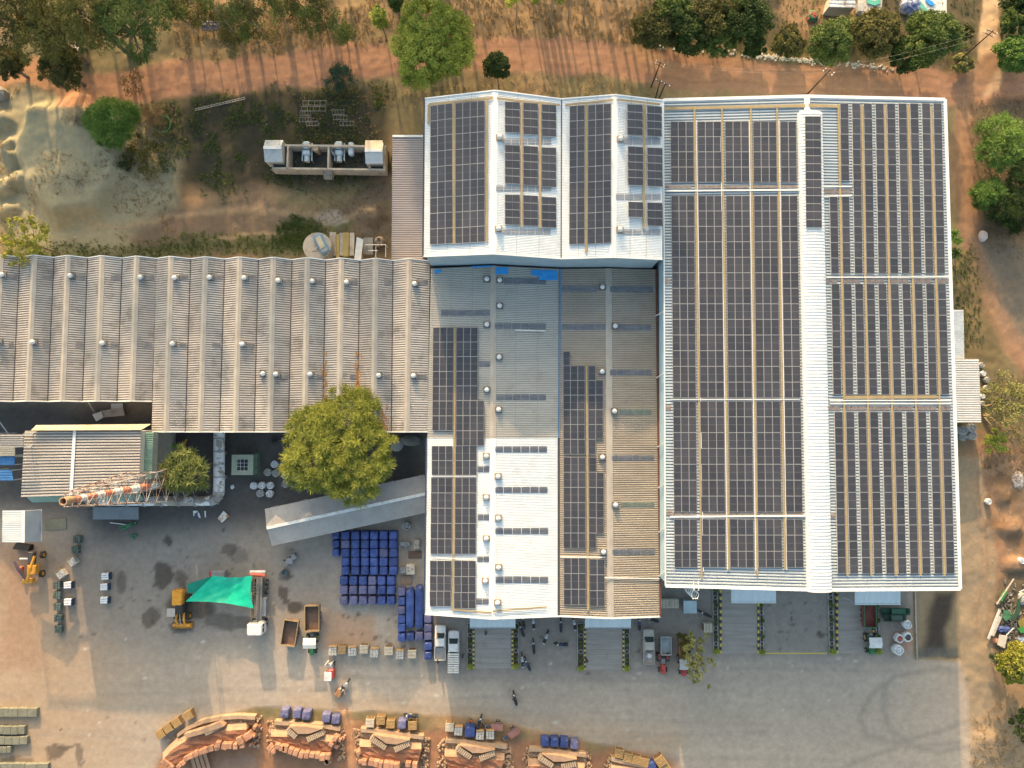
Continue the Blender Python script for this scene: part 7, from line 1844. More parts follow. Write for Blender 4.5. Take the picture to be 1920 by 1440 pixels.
# people: one continuous skin body, clothes as separate shells
def person(label, px, py, rz, shirt, trousers, pose='stand', z=0.0):
    t = local_thing('person', label, 'person', px, py, rz, z=z)
    if pose == 'sit':
        J = {'pel': (0, -.1, .88), 'che': (0, .02, 1.28), 'nec': (0, .06, 1.44), 'hea': (0, .09, 1.60), 'lh': (-.18, .32, .82), 'lf': (-.2, .28, .40), 'lt': (-.2, .42, .36), 'rh': (.18, .32, .82), 'rf': (.2, .28, .40), 'rt': (.2, .42, .36),
             'ls': (-.2, .02, 1.36), 'le': (-.28, .18, 1.14), 'lw': (-.3, .38, 1.1), 'rs': (.2, .02, 1.36), 're': (.28, .18, 1.14), 'rw': (.3, .38, 1.1)}
    else:
        J = {'pel': (0, 0, .92), 'che': (0, .02, 1.30), 'nec': (0, .03, 1.46), 'hea': (0, .05, 1.62), 'lh': (-.11, .05, .5), 'lf': (-.13, .10, .08), 'lt': (-.13, .24, .04), 'rh': (.11, 0, .5), 'rf': (.13, -.12, .08), 'rt': (.13, .02, .04),
             'ls': (-.2, .02, 1.38), 'le': (-.27, .05, 1.12), 'lw': (-.25, .22, .95), 'rs': (.2, .02, 1.38), 're': (.28, -.02, 1.12), 'rw': (.27, .14, .92)}
    ns = list(J); ed = [('pel', 'che'), ('che', 'nec'), ('nec', 'hea'), ('pel', 'lh'), ('lh', 'lf'), ('lf', 'lt'), ('pel', 'rh'), ('rh', 'rf'), ('rf', 'rt'), ('che', 'ls'), ('ls', 'le'), ('le', 'lw'), ('che', 'rs'), ('rs', 're'), ('re', 'rw')]
    rad = {'pel': .13, 'che': .14, 'nec': .06, 'hea': .10, 'lh': .07, 'rh': .07, 'lf': .045, 'rf': .045, 'lt': .035, 'rt': .035, 'ls': .07, 'rs': .07, 'le': .045, 're': .045, 'lw': .03, 'rw': .03}
    def skin(name, names, k, mt, ext=1.0):
        es = [(names.index(a), names.index(b)) for a, b in ed if a in names and b in names]
        me = bpy.data.meshes.new(name); me.from_pydata([J[n] for n in names], es, [])
        me.materials.append(mt)
        o = bpy.data.objects.new(name, me); COL.objects.link(o); o.parent = t
        o.modifiers.new('s', 'SKIN')
        for i, n in enumerate(names): me.skin_vertices[0].data[i].radius = (rad[n] * k, rad[n] * k)
        me.skin_vertices[0].data[0].use_root = True
        m = o.modifiers.new('u', 'SUBSURF'); m.levels = m.render_levels = 1
        return o
    skin('body', ns, 1.0, M('skin', (.17, .09, .055), .6))
    skin('shirt', ['pel', 'che', 'ls', 'le', 'rs', 're'], 1.18, shirt)
    skin('trousers', ['pel', 'lh', 'lf', 'rh', 'rf'], 1.17, trousers)
    hx, hy, hz = J['hea']
    mb = lump(hx, hy - .01, .115, .125, .12, 3, 10, 4); mb.v = [(x, y, z_ + hz + .03) for x, y, z_ in mb.v]; mb.build('hair', M('black_hair', (.012, .01, .01), .6), t, world=False)
    return t
MSH = {'blue': M('blue_shirt', (.05, .12, .25), .8), 'white': M('white_shirt', (.6, .6, .6), .8), 'dark': M('dark_shirt', (.03, .03, .035), .8), 'red': M('red_shirt', (.4, .06, .05), .8), 'grey': M('grey_shirt', (.25, .27, .28), .8)}
MTR = M('dark_trousers', (.03, .035, .05), .85)
person('person in a blue shirt standing beside the pickup with white planks', 869, 1226, D(60), MSH['blue'], MTR)
person('person in dark clothes standing at the second ramp\'s west kerb', 1098.5, 1234, D(-40), MSH['dark'], MTR, z=.0)
person('person in a red top standing north of the bulging blue tarp', 883, 1347, D(10), MSH['red'], MTR)
person('person in dark clothes bending by the empty-bed pickup\'s tail', 822.5, 1235, D(110), MSH['dark'], MTR)
person('person in a grey shirt walking below the first loading canopy', 911.5, 1183, D(180), MSH['grey'], MTR)
moto(1, 965.5, 1308, D(15), 'ridden motorcycle alone on the open yard south of the first ramp', 'ridden motorcycles'); person('person in dark blue riding the lone motorcycle on the open yard', 964.5, 1305, D(15), M('navy_shirt', (.03, .04, .12), .8), MTR, 'sit', .12)
moto(2, 648, 1284, D(-35), 'silver motorcycle pulling the small brown cart', 'ridden motorcycles'); person('person in a white shirt riding the motorcycle with the brown cart', 644, 1287, D(-35), MSH['white'], MTR, 'sit', .12)
t = local_thing('hand_cart', 'small brown wooden cart pulled by the silver motorcycle', 'cart', 637, 1297, D(-30))
mb = MB(); mb.cbox((0, 0, .55), (.95, 1.3, .4), .12); mb.build('tub', M('brown_wood_tub', (.30, .15, .07), .8, c2=(.38, .2, .1)), t, world=False); wheels(t, [(-.55, 0), (.55, 0)], .3, .08)
for k, (x, y, r, lab) in enumerate([(926, 1358, -92, 'three-wheeled cargo cycle with pinkish flat bed north of the grey crates'), (958, 1373, -58, 'three-wheeled cargo cycle with red-brown flat bed heading slantwise')]):
    t = local_thing('cargo_tricycle', lab, 'cargo cycle', x, y, D(r + 180))
    mb = MB(); mb.box((0, -.5, .72), (1.2, 1.7, .1)); mb.build('flat_bed', M('pink_brown_bed', (.28, .13, .11), .8, c2=(.35, .18, .15)), t, world=False)
    for s in (-1, 1):
        mb = MB(); mb.box((s * .6, -.5, .84), (.05, 1.7, .16)); mb.build('bed_side', M_BROWN, t, world=False)
    mb = MB(); mb.cbox((0, .85, .7), (.28, .7, .3), .06); mb.build('tank', M('dark_blue_paint', (.03, .05, .12)), t, world=False)
    mb = MB(); mb.tube([(-.36, 1.1, 1.0), (0, 1.25, 1.05), (.36, 1.1, 1.0)], .03, 5); mb.build('handlebar', M_STEEL, t, world=False)
    mb = MB(); mb.beam((0, 1.2, .95), (0, 1.4, .35), .06, .06); mb.beam((0, 1.0, .5), (0, -.3, .55), .08, .08); mb.build('frame', M_STEEL, t, world=False)
    wheels(t, [(-.68, -.6), (.68, -.6), (0, 1.42)], .3, .1)
# crane truck
ct = local_thing('crane_truck', 'truck with white cab, lattice boom and red tail boards beside the emerald tarp', 'truck', 490, 1122, math.pi)
mb = MB(); mb.cbox((0, 3.9, 1.75), (2.2, 1.75, 2.1), .16); mb.build('cab', M('cab_white', (.66, .66, .64), .5, c2=(.74, .74, .72), dirt=(.62, .42, .34), dscale=1.0, dlo=.5, dhi=.7), ct, world=False)
mb = MB()
for s in (-1, 1): mb.box((s * 1.11, 4.1, 2.1), (.03, .6, .6)); mb.box((s * 1.11, 3.4, 2.1), (.03, .45, .6))
mb.build('side_window', M_GLASS, ct, world=False)
mb = MB(); mb.box((0, 4.79, 2.1), (1.8, .03, .7)); mb.build('windscreen', M_GLASS, ct, world=False)
mb = MB(); mb.box((0, -.6, .85), (.9, 7.6, .3)); mb.build('chassis', M_STEEL, ct, world=False)
mb = MB(); mb.box((-1.0, .9, 1.35), (.62, 2.6, .7)); mb.build('side_tank', M('slate_tank', (.16, .19, .22), .5), ct, world=False)
mb = MB(); mb.box((1.0, .4, 1.1), (.35, 3.0, .4)); mb.build('side_box', M('tan_box', (.36, .30, .2), .7), ct, world=False)
for k, (y, m_) in enumerate([(-4.0, M_REDF), (-4.4, M_VWHITE), (-3.7, M_REDF)]):
    mb = MB(); mb.box((0, y, 1.9 - k * .1), (2.3, .28, .18), rot=R(-.07, .07)); mb.build('tail_board', m_, ct, world=False)
bx = [(-.42, 1.9), (.42, 1.9), (-.42, 2.5), (.42, 2.5)]
for x, z_ in bx:
    mb = MB(); mb.beam((x, -3.6, z_), (x, 2.9, z_ + .25), .1, .1); mb.build('boom_chord', M('boom_steel', (.10, .10, .085), .7), ct, world=False)
for k in range(9):
    y = -3.5 + k * .78
    mb = MB(); mb.beam((-.42, y, 2.5 + k * .03), (.42, y, 2.5 + k * .03), .07, .07)
    if k == 1 or k == 2: mb.beam((-.42, y, 2.55), (.42, y + .78, 2.58), .06, .06); mb.beam((.42, y, 2.56), (-.42, y + .78, 2.59), .06, .06)
    mb.build('boom_brace', M('boom_steel', (.1, .1, .085)), ct, world=False)
wheels(ct, [(-.95, 3.3), (.95, 3.3), (-.95, -1.2), (.95, -1.2), (-.95, -2.5), (.95, -2.5)], .5, .34)
# emerald tarp: sagging sheet from the truck down to the backhoe
def tarp_sheet():
    cor = [P(400, 1079, 2.4), P(473, 1079, 3.0), P(475.5, 1141, 2.9), P(348, 1128, 2.6)]
    nu, nv = 26, 18; vs_ = []
    for j in range(nv + 1):
        for i in range(nu + 1):
            u, v = i / nu, j / nv
            p = cor[0].lerp(cor[1], u).lerp(cor[3].lerp(cor[2], u), v)
            p = p + Vector((0, 0, -.55 * math.sin(math.pi * u) * math.sin(math.pi * v)))
            p.z += .10 * math.sin((u * 3 + v) * 7) * math.sin(v * 9 + u * 2) * math.sin(math.pi * u)
            # edges pull in between the corners
            p.x += -.35 * math.sin(math.pi * v) * u
            p.y += (.35 * math.sin(math.pi * u) * v) - (.30 * math.sin(math.pi * u) * (1 - v))
            vs_.append(tuple(p))
    fs_ = [(j * (nu + 1) + i, j * (nu + 1) + i + 1, (j + 1) * (nu + 1) + i + 1, (j + 1) * (nu + 1) + i) for j in range(nv) for i in range(nu)]
    mb = MB(); mb.add(vs_, fs_); mb.add([(x, y, z_ - .03) for x, y, z_ in vs_], [tuple(reversed(f)) for f in fs_])
    return tag(mb.build('shade_tarp', M_TARPG, smooth=True), 'large emerald green tarp stretched between the crane truck and the yellow backhoe', 'tarpaulin')
tarp_sheet()
plate('tarp_flap', 'darker green tarp flap by the backhoe\'s counterweight', 'tarpaulin', [(352, 1095), (398, 1080), (372, 1112), (352, 1112)], 2.2, M('deep_green_tarp', (.0, .20, .14), .5))
a = local_thing('machine_box', 'dark machine box with a red corner just north of the emerald tarp', 'machine', 414, 1074, 0)
mb = MB(); mb.cbox((0, 0, .6), (2.0, 1.1, 1.2), .1); mb.build('housing', M_STEEL, a, world=False)
mb = MB(); mb.box((-1.2, 0, .5), (.4, .7, .7)); mb.build('red_corner', M_RED, a, world=False)
# backhoe loader under the tarp: tail, cab, front bucket
bh = local_thing('backhoe_loader', 'yellow backhoe loader with wide front bucket, half under the emerald tarp', 'loader', 346, 1140, math.pi)
mb = MB(); mb.cbox((.25, -2.0, 1.6), (1.5, 2.3, 1.1), .15); mb.build('engine_cover', M_OR, bh, world=False)
mb = MB(); mb.cbox((-.1, -.3, 1.3), (1.1, 1.4, 1.6), .1); mb.build('cab', M_BLACK, bh, world=False)
mb = MB(); mb.box((1.0, .1, 2.2), (1.2, 1.2, .06)); mb.build('cab_roof', M_VGREY, bh, world=False)
for s in (-.55, .55):
    mb = MB(); mb.tube([(s * .9, .4, 1.3), (s * 1.1, 1.4, 1.5), (s * .9, 2.3, .8)], .16, 6); mb.build('loader_arm', M_OR, bh, world=False)
mb = MB(); mb.tube([(.2, .6, 1.1), (.15, 2.2, .9)], .07, 6); mb.build('hydraulic_ram', M_VWHITE, bh, world=False)
mb = MB(); mb.add([(-1.3, 2.2, .05), (1.3, 2.2, .05), (1.3, 3.0, .1), (-1.3, 3.0, .1), (-1.3, 2.15, .9), (1.3, 2.15, .9), (1.3, 2.45, 1.0), (-1.3, 2.45, 1.0)], [(0, 1, 2, 3), (0, 1, 5, 4), (4, 5, 6, 7), (0, 3, 7, 4), (1, 2, 6, 5)]); mb.build('bucket', M_OR, bh, world=False)
wheels(bh, [(-.95, 1.0), (.95, 1.0)], .55, .4, M_OR); wheels(bh, [(-.95, -1.6), (.95, -1.6)], .7, .45, M_OR)
# excavator at the left
ex = local_thing('excavator', 'yellow excavator with folded arms and black bucket beside the store shed', 'excavator', 62, 1060, 0)
mb = MB(); mb.cbox((1.0, -.3, 1.5), (1.3, 1.4, .9), .12); mb.build('engine_cover', M_OR, ex, world=False)
mb = MB(); mb.cbox((.7, 1.4, 1.4), (.8, 1.8, .9), .1); mb.build('cab', M('dark_cab', (.07, .07, .07), .4), ex, world=False)
mb = MB(); mb.tube([(.1, -1.9, 1.4), (-.7, -.2, 2.1), (-1.3, 1.0, 2.3)], [.26, .28, .2], 6); mb.build('boom', M('boom_dark_violet', (.12, .08, .10), .5), ex, world=False)
mb = MB(); mb.tube([(.2, -1.9, 1.5), (.9, 0, 1.9), (1.3, 1.7, 1.7)], [.24, .26, .2], 6); mb.build('dipper_arm', M_OR, ex, world=False)
mb = MB(); mb.tube([(-1.2, 1.2, 1.2), (.9, 1.2, 1.2)], .14, 6); mb.build('ram', M_GALV, ex, world=False)
mb = MB(); mb.cbox((.1, -2.1, 1.1), (1.6, .6, .8), .1); mb.build('counterweight', M_OR, ex, world=False)
mb = MB(); mb.cbox((-1.3, -.6, .7), (.5, 1.2, .6), .08); mb.build('red_panel', M_REDF, ex, world=False)
mb = MB(); body_loft(mb, [(-.4, 1.3, .2, 1.2, 1.1), (.4, 1.2, .1, 1.1, .8)]); mb.v = [(x - 1.2 + (y * .2), y + 2.9 - x * .12, z_) for x, y, z_ in mb.v]; mb.build('bucket', M('black_bucket', (.008, .008, .01), .6), ex, world=False)
wheels(ex, [(1.8, 1.7), (1.75, -1.1)], .55, .36, M_OR)
# forklift
fl = local_thing('forklift', 'red forklift with white roof south of the westernmost grey crate', 'forklift', 621.5, 1250, 0)
mb = MB(); mb.box((0, -.7, 2.1), (1.05, 1.3, .07)); mb.build('overhead_guard', M_VWHITE, fl, world=False)
mb = MB(); mb.cbox((.1, -.75, .75), (1.1, 1.4, .9), .12); mb.build('body', M_RED, fl, world=False)
mb = MB(); mb.cbox((0, .35, .6), (.9, .9, .6), .08); mb.build('front_body', M_STEEL, fl, world=False)
for s in (-.38, .38):
    mb = MB(); mb.beam((s, .95, .1), (s, .95, 2.3), .1, .14); mb.build('mast', M_WHITE2, fl, world=False)
    mb = MB(); mb.beam((s, 1.0, .15), (s, 1.7, .15), .12, .05); mb.build('fork', M_STEEL, fl, world=False)
    for y in (-.2, -1.2): mb = MB(); mb.beam((s * 1.2, y, 1.1), (s * 1.2, y, 2.06), .05, .05); mb.build('guard_post', M_BLACK, fl, world=False)
wheels(fl, [(-.5, .6), (.5, .6), (-.48, -1.0), (.48, -1.0)], .28, .2)
# scooter group / oddments in the yard
for k, (x, y, r, lab) in enumerate([(545, 1050, 0, 'dark compressor with hoses near the slanting tin roof'), (553, 1042, 30, 'small black engine beside the dark compressor'), (536, 1073, 0, 'round grey bucket standing in an oil stain')]):
    t = local_thing('machine_scrap', lab, 'machine', x, y, D(r))
    if k == 2: mb = MB(); mb.tube([(0, 0, 0), (0, 0, .5)], [.4, .5], 14, caps=False); mb.add([(.4 * math.cos(i * math.pi / 6), .4 * math.sin(i * math.pi / 6), .1) for i in range(12)], [tuple(range(12))]); mb.build('bucket_shell', M('blue_grey_metal', (.12, .17, .2), .6), t, world=False)
    else:
        mb = MB(); mb.cbox((0, 0, .5), (1.1 - k * .4, .9, .7), .1); mb.build('housing', M_STEEL, t, world=False)
        for i in range(5):
            mb = MB(); mb.cyl((R(-.9, .9), R(-.9, .9), .35 + i * .08), R(.1, .25), R(.2, .5), 8, axis=random.choice('XYZ')); mb.build('part_cylinder', random.choice([M_BLACK, M_CAPM, M_STEEL]), t, world=False)
for k, (x, y, sx_, sy_, m_, lab) in enumerate([(761, 1018, 1.5, .6, M_STEEL, 'grey machine casing beside the tarp grid\'s north-east corner'), (783, 1019, .9, 1.4, M('cream_frame', (.42, .37, .30), .8), 'cream steel frame close to the lower hall wall'), (778, 1040, 2.0, 1.1, M_BROWN, 'flat brown plate by the lower hall wall'), (771, 1066, 1.3, 1.5, M('cream_tank_paint', (.62, .55, .45), .6), 'cream box tank with cables east of the tarp grid'), (757, 1067, .9, .9, M_STEEL, 'small grey motor west of the cream box tank'), (762, 1087, 1.7, 1.4, M('tan_board', (.30, .21, .15), .8), 'tan board leaning by the first tarped file'), (1003 - 420, 1000, .1, .1, M_STEEL, '')]):
    if not lab: continue
    t = local_thing('machine_part', lab, 'machine part', x, y, 0)
    h = .15 if 'flat' in lab or 'board' in lab else .9
    mb = MB(); mb.cbox((0, 0, h / 2), (sx_, sy_, h), min(.1, h * .3)); mb.build('casing', m_, t, world=False)
    if h > .5:
        for i in range(3):
            mb = MB(); mb.cyl((R(-.4, .4), R(-.4, .4), h + .1), .13, .3, 8, axis=random.choice('XYZ')); mb.build('fitting', M_STEEL, t, world=False)
for k, (x, y, lab) in enumerate([(233, 984, 'pair of green steel beams with a white pipe on the yard'), (244, 1004, 'small green steel bracket south of the green beams')]):
    t = local_thing('steel_beams', lab, 'beams', x, y, 0)
    for i, (a1, L) in enumerate([(14, 2.6), (25, 2.2)] if k == 0 else [(5, 1.0), (80, .5)]):
        mb = MB(); c_, s_ = math.cos(D(a1)), math.sin(D(a1)); mb.beam((.6 - c_ * L / 2, -s_ * L / 2 - i * .3, .12), (.6 + c_ * L / 2, s_ * L / 2 - i * .3, .12), .28, .2); mb.build('beam', M_GREENP, t, world=False)
    if k == 0: mb = MB(); mb.tube([(-2.1, .35, .15), (.4, .05, .15)], .07, 6); mb.build('pipe', M_WHITE2, t, world=False)
# cooling box with green frame
a = local_thing('cooling_box', 'pale square cooling box with a barred opening in a green frame, north of the bags', 'cooling unit', 465, 870, 0)
mb = MB()
for x, y, sx_, sy_ in ((-1.2, 0, .8, 3.0), (1.2, 0, .8, 3.0), (0, 1.15, 1.6, .7), (0, -1.15, 1.6, .7)): mb.box((x, y, 1.2), (sx_, sy_, 2.2))
mb.build('box_body', M('pale_green_paint', (.30, .34, .27), .8), a, world=False)
mb = MB(); mb.box((0, 0, 1.0), (1.6, 1.6, .1)); mb.build('well', M_MAT_DARK, a, world=False)
for i in range(2):
    mb = MB(); mb.box((-.27 + i * .54, 0, 2.24), (.05, 1.64, .05)); mb.build('bar', M_GALV, a, world=False)
    mb = MB(); mb.box((0, -.27 + i * .54, 2.30), (1.64, .05, .05)); mb.build('bar', M_GALV, a, world=False)
for x in (1.75, 2.4):
    mb = MB(); mb.beam((x, -1.7, 1.9), (x, 1.7, 1.9), .07, .07); mb.build('green_rail', M_GREENP, a, world=False)
for y in (-1.7, -.5, .6, 1.7):
    mb = MB(); mb.beam((1.78, y, 1.9), (2.37, y, 1.9), .05, .05); mb.beam((1.75, y, 0), (1.75, y, 1.86), .05, .05); mb.build('green_cross_bar', M_GREENP, a, world=False)
# lime-green loader in the dark court behind the leafy tree
a = local_thing('green_machine', 'lime green machine in the dark court behind the furnace house', 'machine', 318, 855, 0)
mb = MB(); mb.tube([(2.6, 1.6, 1.0), (-.4, 1.5, 1.0), (-1.2, 1.2, 1.0), (-1.3, -.9, 1.0), (-.6, -1.2, .9)], .24, 8); mb.build('green_frame', M_LIME, a, world=False)
mb = MB(); mb.cbox((1.4, .2, .6), (2.6, 1.2, 1.0), .1); mb.build('dark_body', M_BLACK, a, world=False)
mb = MB(); mb.beam((2.7, 1.6, 1.2), (3.3, 2.6, 1.7), .22, .18); mb.build('yellow_arm', M_OR, a, world=False)
for x, y, lab in [(515, 825, 'black tyre standing at the ridged shed\'s eave, western one'), (531, 823, 'black tyre with pale hub at the ridged shed\'s eave')]:
    t = local_thing('spare_tyre', lab, 'tyre', x, y, 0)
    mb = MB(); mb.tube([(.4 * math.cos(k * math.pi / 8), .4 * math.sin(k * math.pi / 8), .18) for k in range(17)], .15, 6, caps=False); mb.build('tyre_ring', M('worn_tyre', (.06, .055, .05), .9), t, world=False)
    mb = MB(); mb.cyl((0, 0, .15), .22, .2, 10); mb.build('hub', M_VGREY if 'pale' in lab else M_BLACK, t, world=False)
heap('grey_heap', 'heap of grey wrapped scrap under the eave east of the big tree', 'heap', 770, 826, 1.9, .9, 1.0, M_CONCD, 12)
heap('grey_heap', 'small heap of grey sacks between the big tree and the wrapped scrap', 'heap', 745, 834, 1.0, 1.1, .8, M_BAGG, 13)
for i, (x, y, lab) in enumerate([(436, 913, 'tied white bag near the cooling box'), (420, 895, 'folded white cloth by the duct corner')]):
    heap('small_sack', lab, 'sack', x, y, .3, .35, .3, M_BAG, 20 + i)
# green skips by the eastern ramp
for k, (x, y, L, lab) in enumerate([(1674, 1144, 4.3, 'dark green skip hugging the easternmost canopy'), (1672, 1156, 3.4, 'dull green skip south of the darker one')]):
    t = local_thing('skip', lab, 'skip', x, y, 0)
    m_ = M('skip_green', (.03, .10, .06), .6, c2=(.05, .14, .09)) if k == 0 else M('skip_dull_green', (.07, .11, .085), .7)
    mb = MB(); mb.box((0, 0, .15), (L - .6, .7, .1)); mb.build('skip_floor', m_, t, world=False)
    for s in (-1, 1):
        mb = MB(); mb.slab((-L / 2, s * .5, .9), (L / 2, s * .5, .9), (L / 2 - .4, s * .35, .2), (-L / 2 + .4, s * .35, .2), .05); mb.build('skip_side', m_, t, world=False)
        mb = MB(); mb.slab((s * L / 2, -.45, .9), (s * L / 2, .45, .9), (s * (L / 2 - .45), .33, .2), (s * (L / 2 - .45), -.33, .2), .05); mb.build('skip_end', m_, t, world=False)
    mb = MB(); mb.box((L * .12, 0, .7), (L * .5, .85, .06)); mb.build('skip_cover', m_, t, world=False)
t = local_thing('metal_stool', 'thin metal frame stool west of the northernmost white bag', 'frame', 1676, 1174, 0)
for x in (-.5, .5):
    mb = MB(); mb.tube([(x, -.5, .5), (x, .5, .5)], .04, 4); mb.build('frame_bar', M_STEEL, t, world=False)
mb = MB(); mb.tube([(-.5, -.3, .5), (.5, -.3, .5)], .04, 4); mb.tube([(-.5, -.3, 0), (-.5, -.3, .46)], .04, 4); mb.tube([(.5, -.3, 0), (.5, -.3, .46)], .04, 4); mb.build('cross_bar', M_STEEL, t, world=False)

# bottom-left slabs
for i, (x0, y0, x1, y1, lab) in enumerate([(-20, 1328, 69, 1344, 'northernmost long grey-green slab in the south-west corner'), (-20, 1362, 46, 1377, 'second grey-green slab in the south-west corner'), (-20, 1381, 51, 1396, 'third grey-green slab of two joined pieces in the south-west corner'), (-20, 1400, 20, 1412, 'short dark slab below the joined one in the south-west corner'), (-20, 1432, 90, 1446, 'green and cream slab cut by the bottom edge')]):
    a, b = P(x0, y0, .6), P(x1, y1, .6)
    t = thing('stacked_slab', lab, 'slab', ((a.x + b.x) / 2, (a.y + b.y) / 2, 0), 0, 'long slabs in the south-west corner')
    m = 5
    for k in range(m):
        xa = a.x + (b.x - a.x) * k / m; xb = a.x + (b.x - a.x) * (k + .985) / m
        mb = MB(); mb.cbox(((xa + xb) / 2, (a.y + b.y) / 2 + R(-.04, .04), .32), (xb - xa, abs(a.y - b.y), .62), .04); mb.build('slab_piece', M('greenish_slab', (.14, .145, .11), .85, c2=(.21, .21, .165), scale=1.2), t)

# ------------------------------------------------------------ kilns along the bottom
def arc_pts(pts, n):
    out = []
    L = [0]
    for a, b in zip(pts[:-1], pts[1:]): L.append(L[-1] + math.hypot(b[0] - a[0], b[1] - a[1]))
    for i in range(n + 1):
        s = L[-1] * i / n
        for k in range(len(pts) - 1):
            if L[k + 1] >= s or k == len(pts) - 2:
                u = (s - L[k]) / (L[k + 1] - L[k]); out.append((pts[k][0] + (pts[k + 1][0] - pts[k][0]) * u, pts[k][1] + (pts[k + 1][1] - pts[k][1]) * u)); break
    return out
def ribbon(mb, up, dn, zu, zd, mi=0, depth=None, jit=.0, seed=0):
    """band of ground between two pixel lines, at heights zu and zd, with skirts to the ground"""
    rs = random.Random(seed); n = len(up)
    rows = 5; vs_ = []
    for j in range(rows + 1):
        v = j / rows
        for i in range(n):
            z_ = zu + (zd - zu) * v
            a, b = P(up[i][0], up[i][1], zu), P(dn[i][0], dn[i][1], zd)
            p = a.lerp(b, v); e = 0 if j in (0, rows) or i in (0, n - 1) else 1
            vs_.append((p.x + rs.uniform(-jit, jit) * e, p.y + rs.uniform(-jit, jit) * e, z_ + rs.uniform(-jit, jit) * e))
    fs_ = [(j * n + i, (j + 1) * n + i, (j + 1) * n + i + 1, j * n + i + 1) for j in range(rows) for i in range(n - 1)]
    base = len(vs_); per = [(0, i) for i in range(n)] + [(j, n - 1) for j in range(1, rows + 1)] + [(rows, i) for i in range(n - 2, -1, -1)] + [(j, 0) for j in range(rows - 1, 0, -1)]
    idx_ = [j * n + i for j, i in per]
    for k in idx_: x, y, z_ = vs_[k]; vs_.append((x, y, -.2))
    m = len(idx_)
    fs_ += [(idx_[k], base + k, base + (k + 1) % m, idx_[(k + 1) % m]) for k in range(m)]
    mb.add(vs_, fs_, mi)
def kiln(label, wall, bank_t, bank_b, stair, tri, blocks, seed):
    n = 14
    c = P(*bank_t[len(bank_t) // 2], 0)
    t = thing('kiln_bank', label, 'kiln', (c.x, c.y, 0))
    rs = random.Random(seed)
    w = arc_pts(wall, n)
    mb = MB(); ribbon(mb, w, [(x, y + 7) for x, y in w], 1.0, 1.0); mb.build('retaining_wall', M_RWALL, t)
    mb = MB(); ribbon(mb, [(x, y + 7.5) for x, y in w], [(x, y + 17) for x, y in w], .55, .45, jit=.12, seed=seed); mb.build('rubble_fill', M('rubble_ground', (.26, .16, .09), .95, c2=(.38, .25, .15), scale=2.5, bump=.05), t)
    bt, bb = arc_pts(bank_t, n), arc_pts(bank_b, n)
    mb = MB(); ribbon(mb, [(x, y - 14) for x, y in bt], bt, .6, 1.55, jit=.04, seed=seed + 1); mb.build('sand_slope', M('pale_sand', (.34, .215, .14), .95, c2=(.41, .28, .19), scale=1.5, bump=.03), t)
    mb = MB(); ribbon(mb, bt, bb, 1.6, 1.25, jit=.13, seed=seed + 2); mb.build('clay_bank', M_CLAY, t)
    # sawtooth stair buttresses
    if stair:
        for (x0, y0), (x1, y1), k in stair:
            for i in range(k):
                u0 = i / k; u1 = (i + .74) / k
                mb = MB(); h = 1.95
                a = P(x0 + (x1 - x0) * u0, y0 + (y1 - y0) * u0, h); b = P(x0 + (x1 - x0) * u1, y0 + (y1 - y0) * u1, h)
                wv = (b - a); nrm = Vector((wv.y, -wv.x, 0)).normalized() * .75
                if nrm.y > 0: nrm = -nrm
                q = [a, b, b + nrm, a + nrm]
                mb.prism([(p.x, p.y) for p in q], 0, h - .02 * i); mb.build('buttress', M('buttress_stone', (.36, .27, .19), .9, c2=(.46, .36, .26), scale=2), t)
    for poly, z_ in tri:
        mb = MB(); q = [P(x, y, z_) for x, y in poly]; mb.prism([(p.x, p.y) for p in reversed(q)] if (q[1] - q[0]).cross(q[2] - q[0]).z < 0 else [(p.x, p.y) for p in q], -.1, z_); mb.build('sand_platform', M('pale_sand', (.5, .33, .2)), t)
    for line, nb, s, z_ in blocks:
        pts = arc_pts(line, nb)
        for i, (x, y) in enumerate(pts):
            if rs.random() < .05: continue
            for lv_ in range(2):
                p = P(x + rs.uniform(-1.5, 1.5), y + rs.uniform(-1.5, 1.5), z_)
                d = (line[-1][0] - line[0][0], -(line[-1][1] - line[0][1]))
                k0 = min(i, len(pts) - 2); ax = math.atan2(-(pts[k0 + 1][1] - pts[k0][1]), pts[k0 + 1][0] - pts[k0][0])
                sx_ = s * .74 * rs.uniform(.85, 1.1); sy_ = s * .85 * rs.uniform(.8, 1.1)
                zc_ = (z_ - .45) if lv_ else (z_ * .25)
                hh = .9 if lv_ else z_ * .5 + .1
                if lv_ == 0: hh = max(.3, z_ - .9); zc_ = hh / 2
                else: zc_ = z_ - .45
                mb = MB(); mb.cbox((p.x, p.y - (.12 if lv_ == 0 else 0), zc_), (sx_, sy_, hh), .07, ax + rs.uniform(-.1, .1)); mb.build('clay_block', M_BRICKO, t)
    # loose rubble
    mb = MB()
    for k in range(240):
        e = rs.choice([0, 1, 2])
        if e == 0: x, y = wall[0][0] + rs.gauss(-2, 5), wall[0][1] + rs.uniform(0, 60)
        elif e == 1: x, y = wall[-1][0] + rs.gauss(3, 4), wall[-1][1] + rs.uniform(0, 60)
        else:
            x, y = rs.choice(w); x += rs.uniform(-6, 6); y += 12 + rs.gauss(0, 4)
        p = P(x, y, .3); s2 = rs.uniform(.1, .38)
        mb.box((p.x, p.y, rs.uniform(.05, .5)), (s2, s2 * rs.uniform(.6, 1.3), s2), rs.uniform(0, 3), taper=.8)
    o = mb.build('loose_rubble', M_RUB, t); o['kind'] = 'stuff'
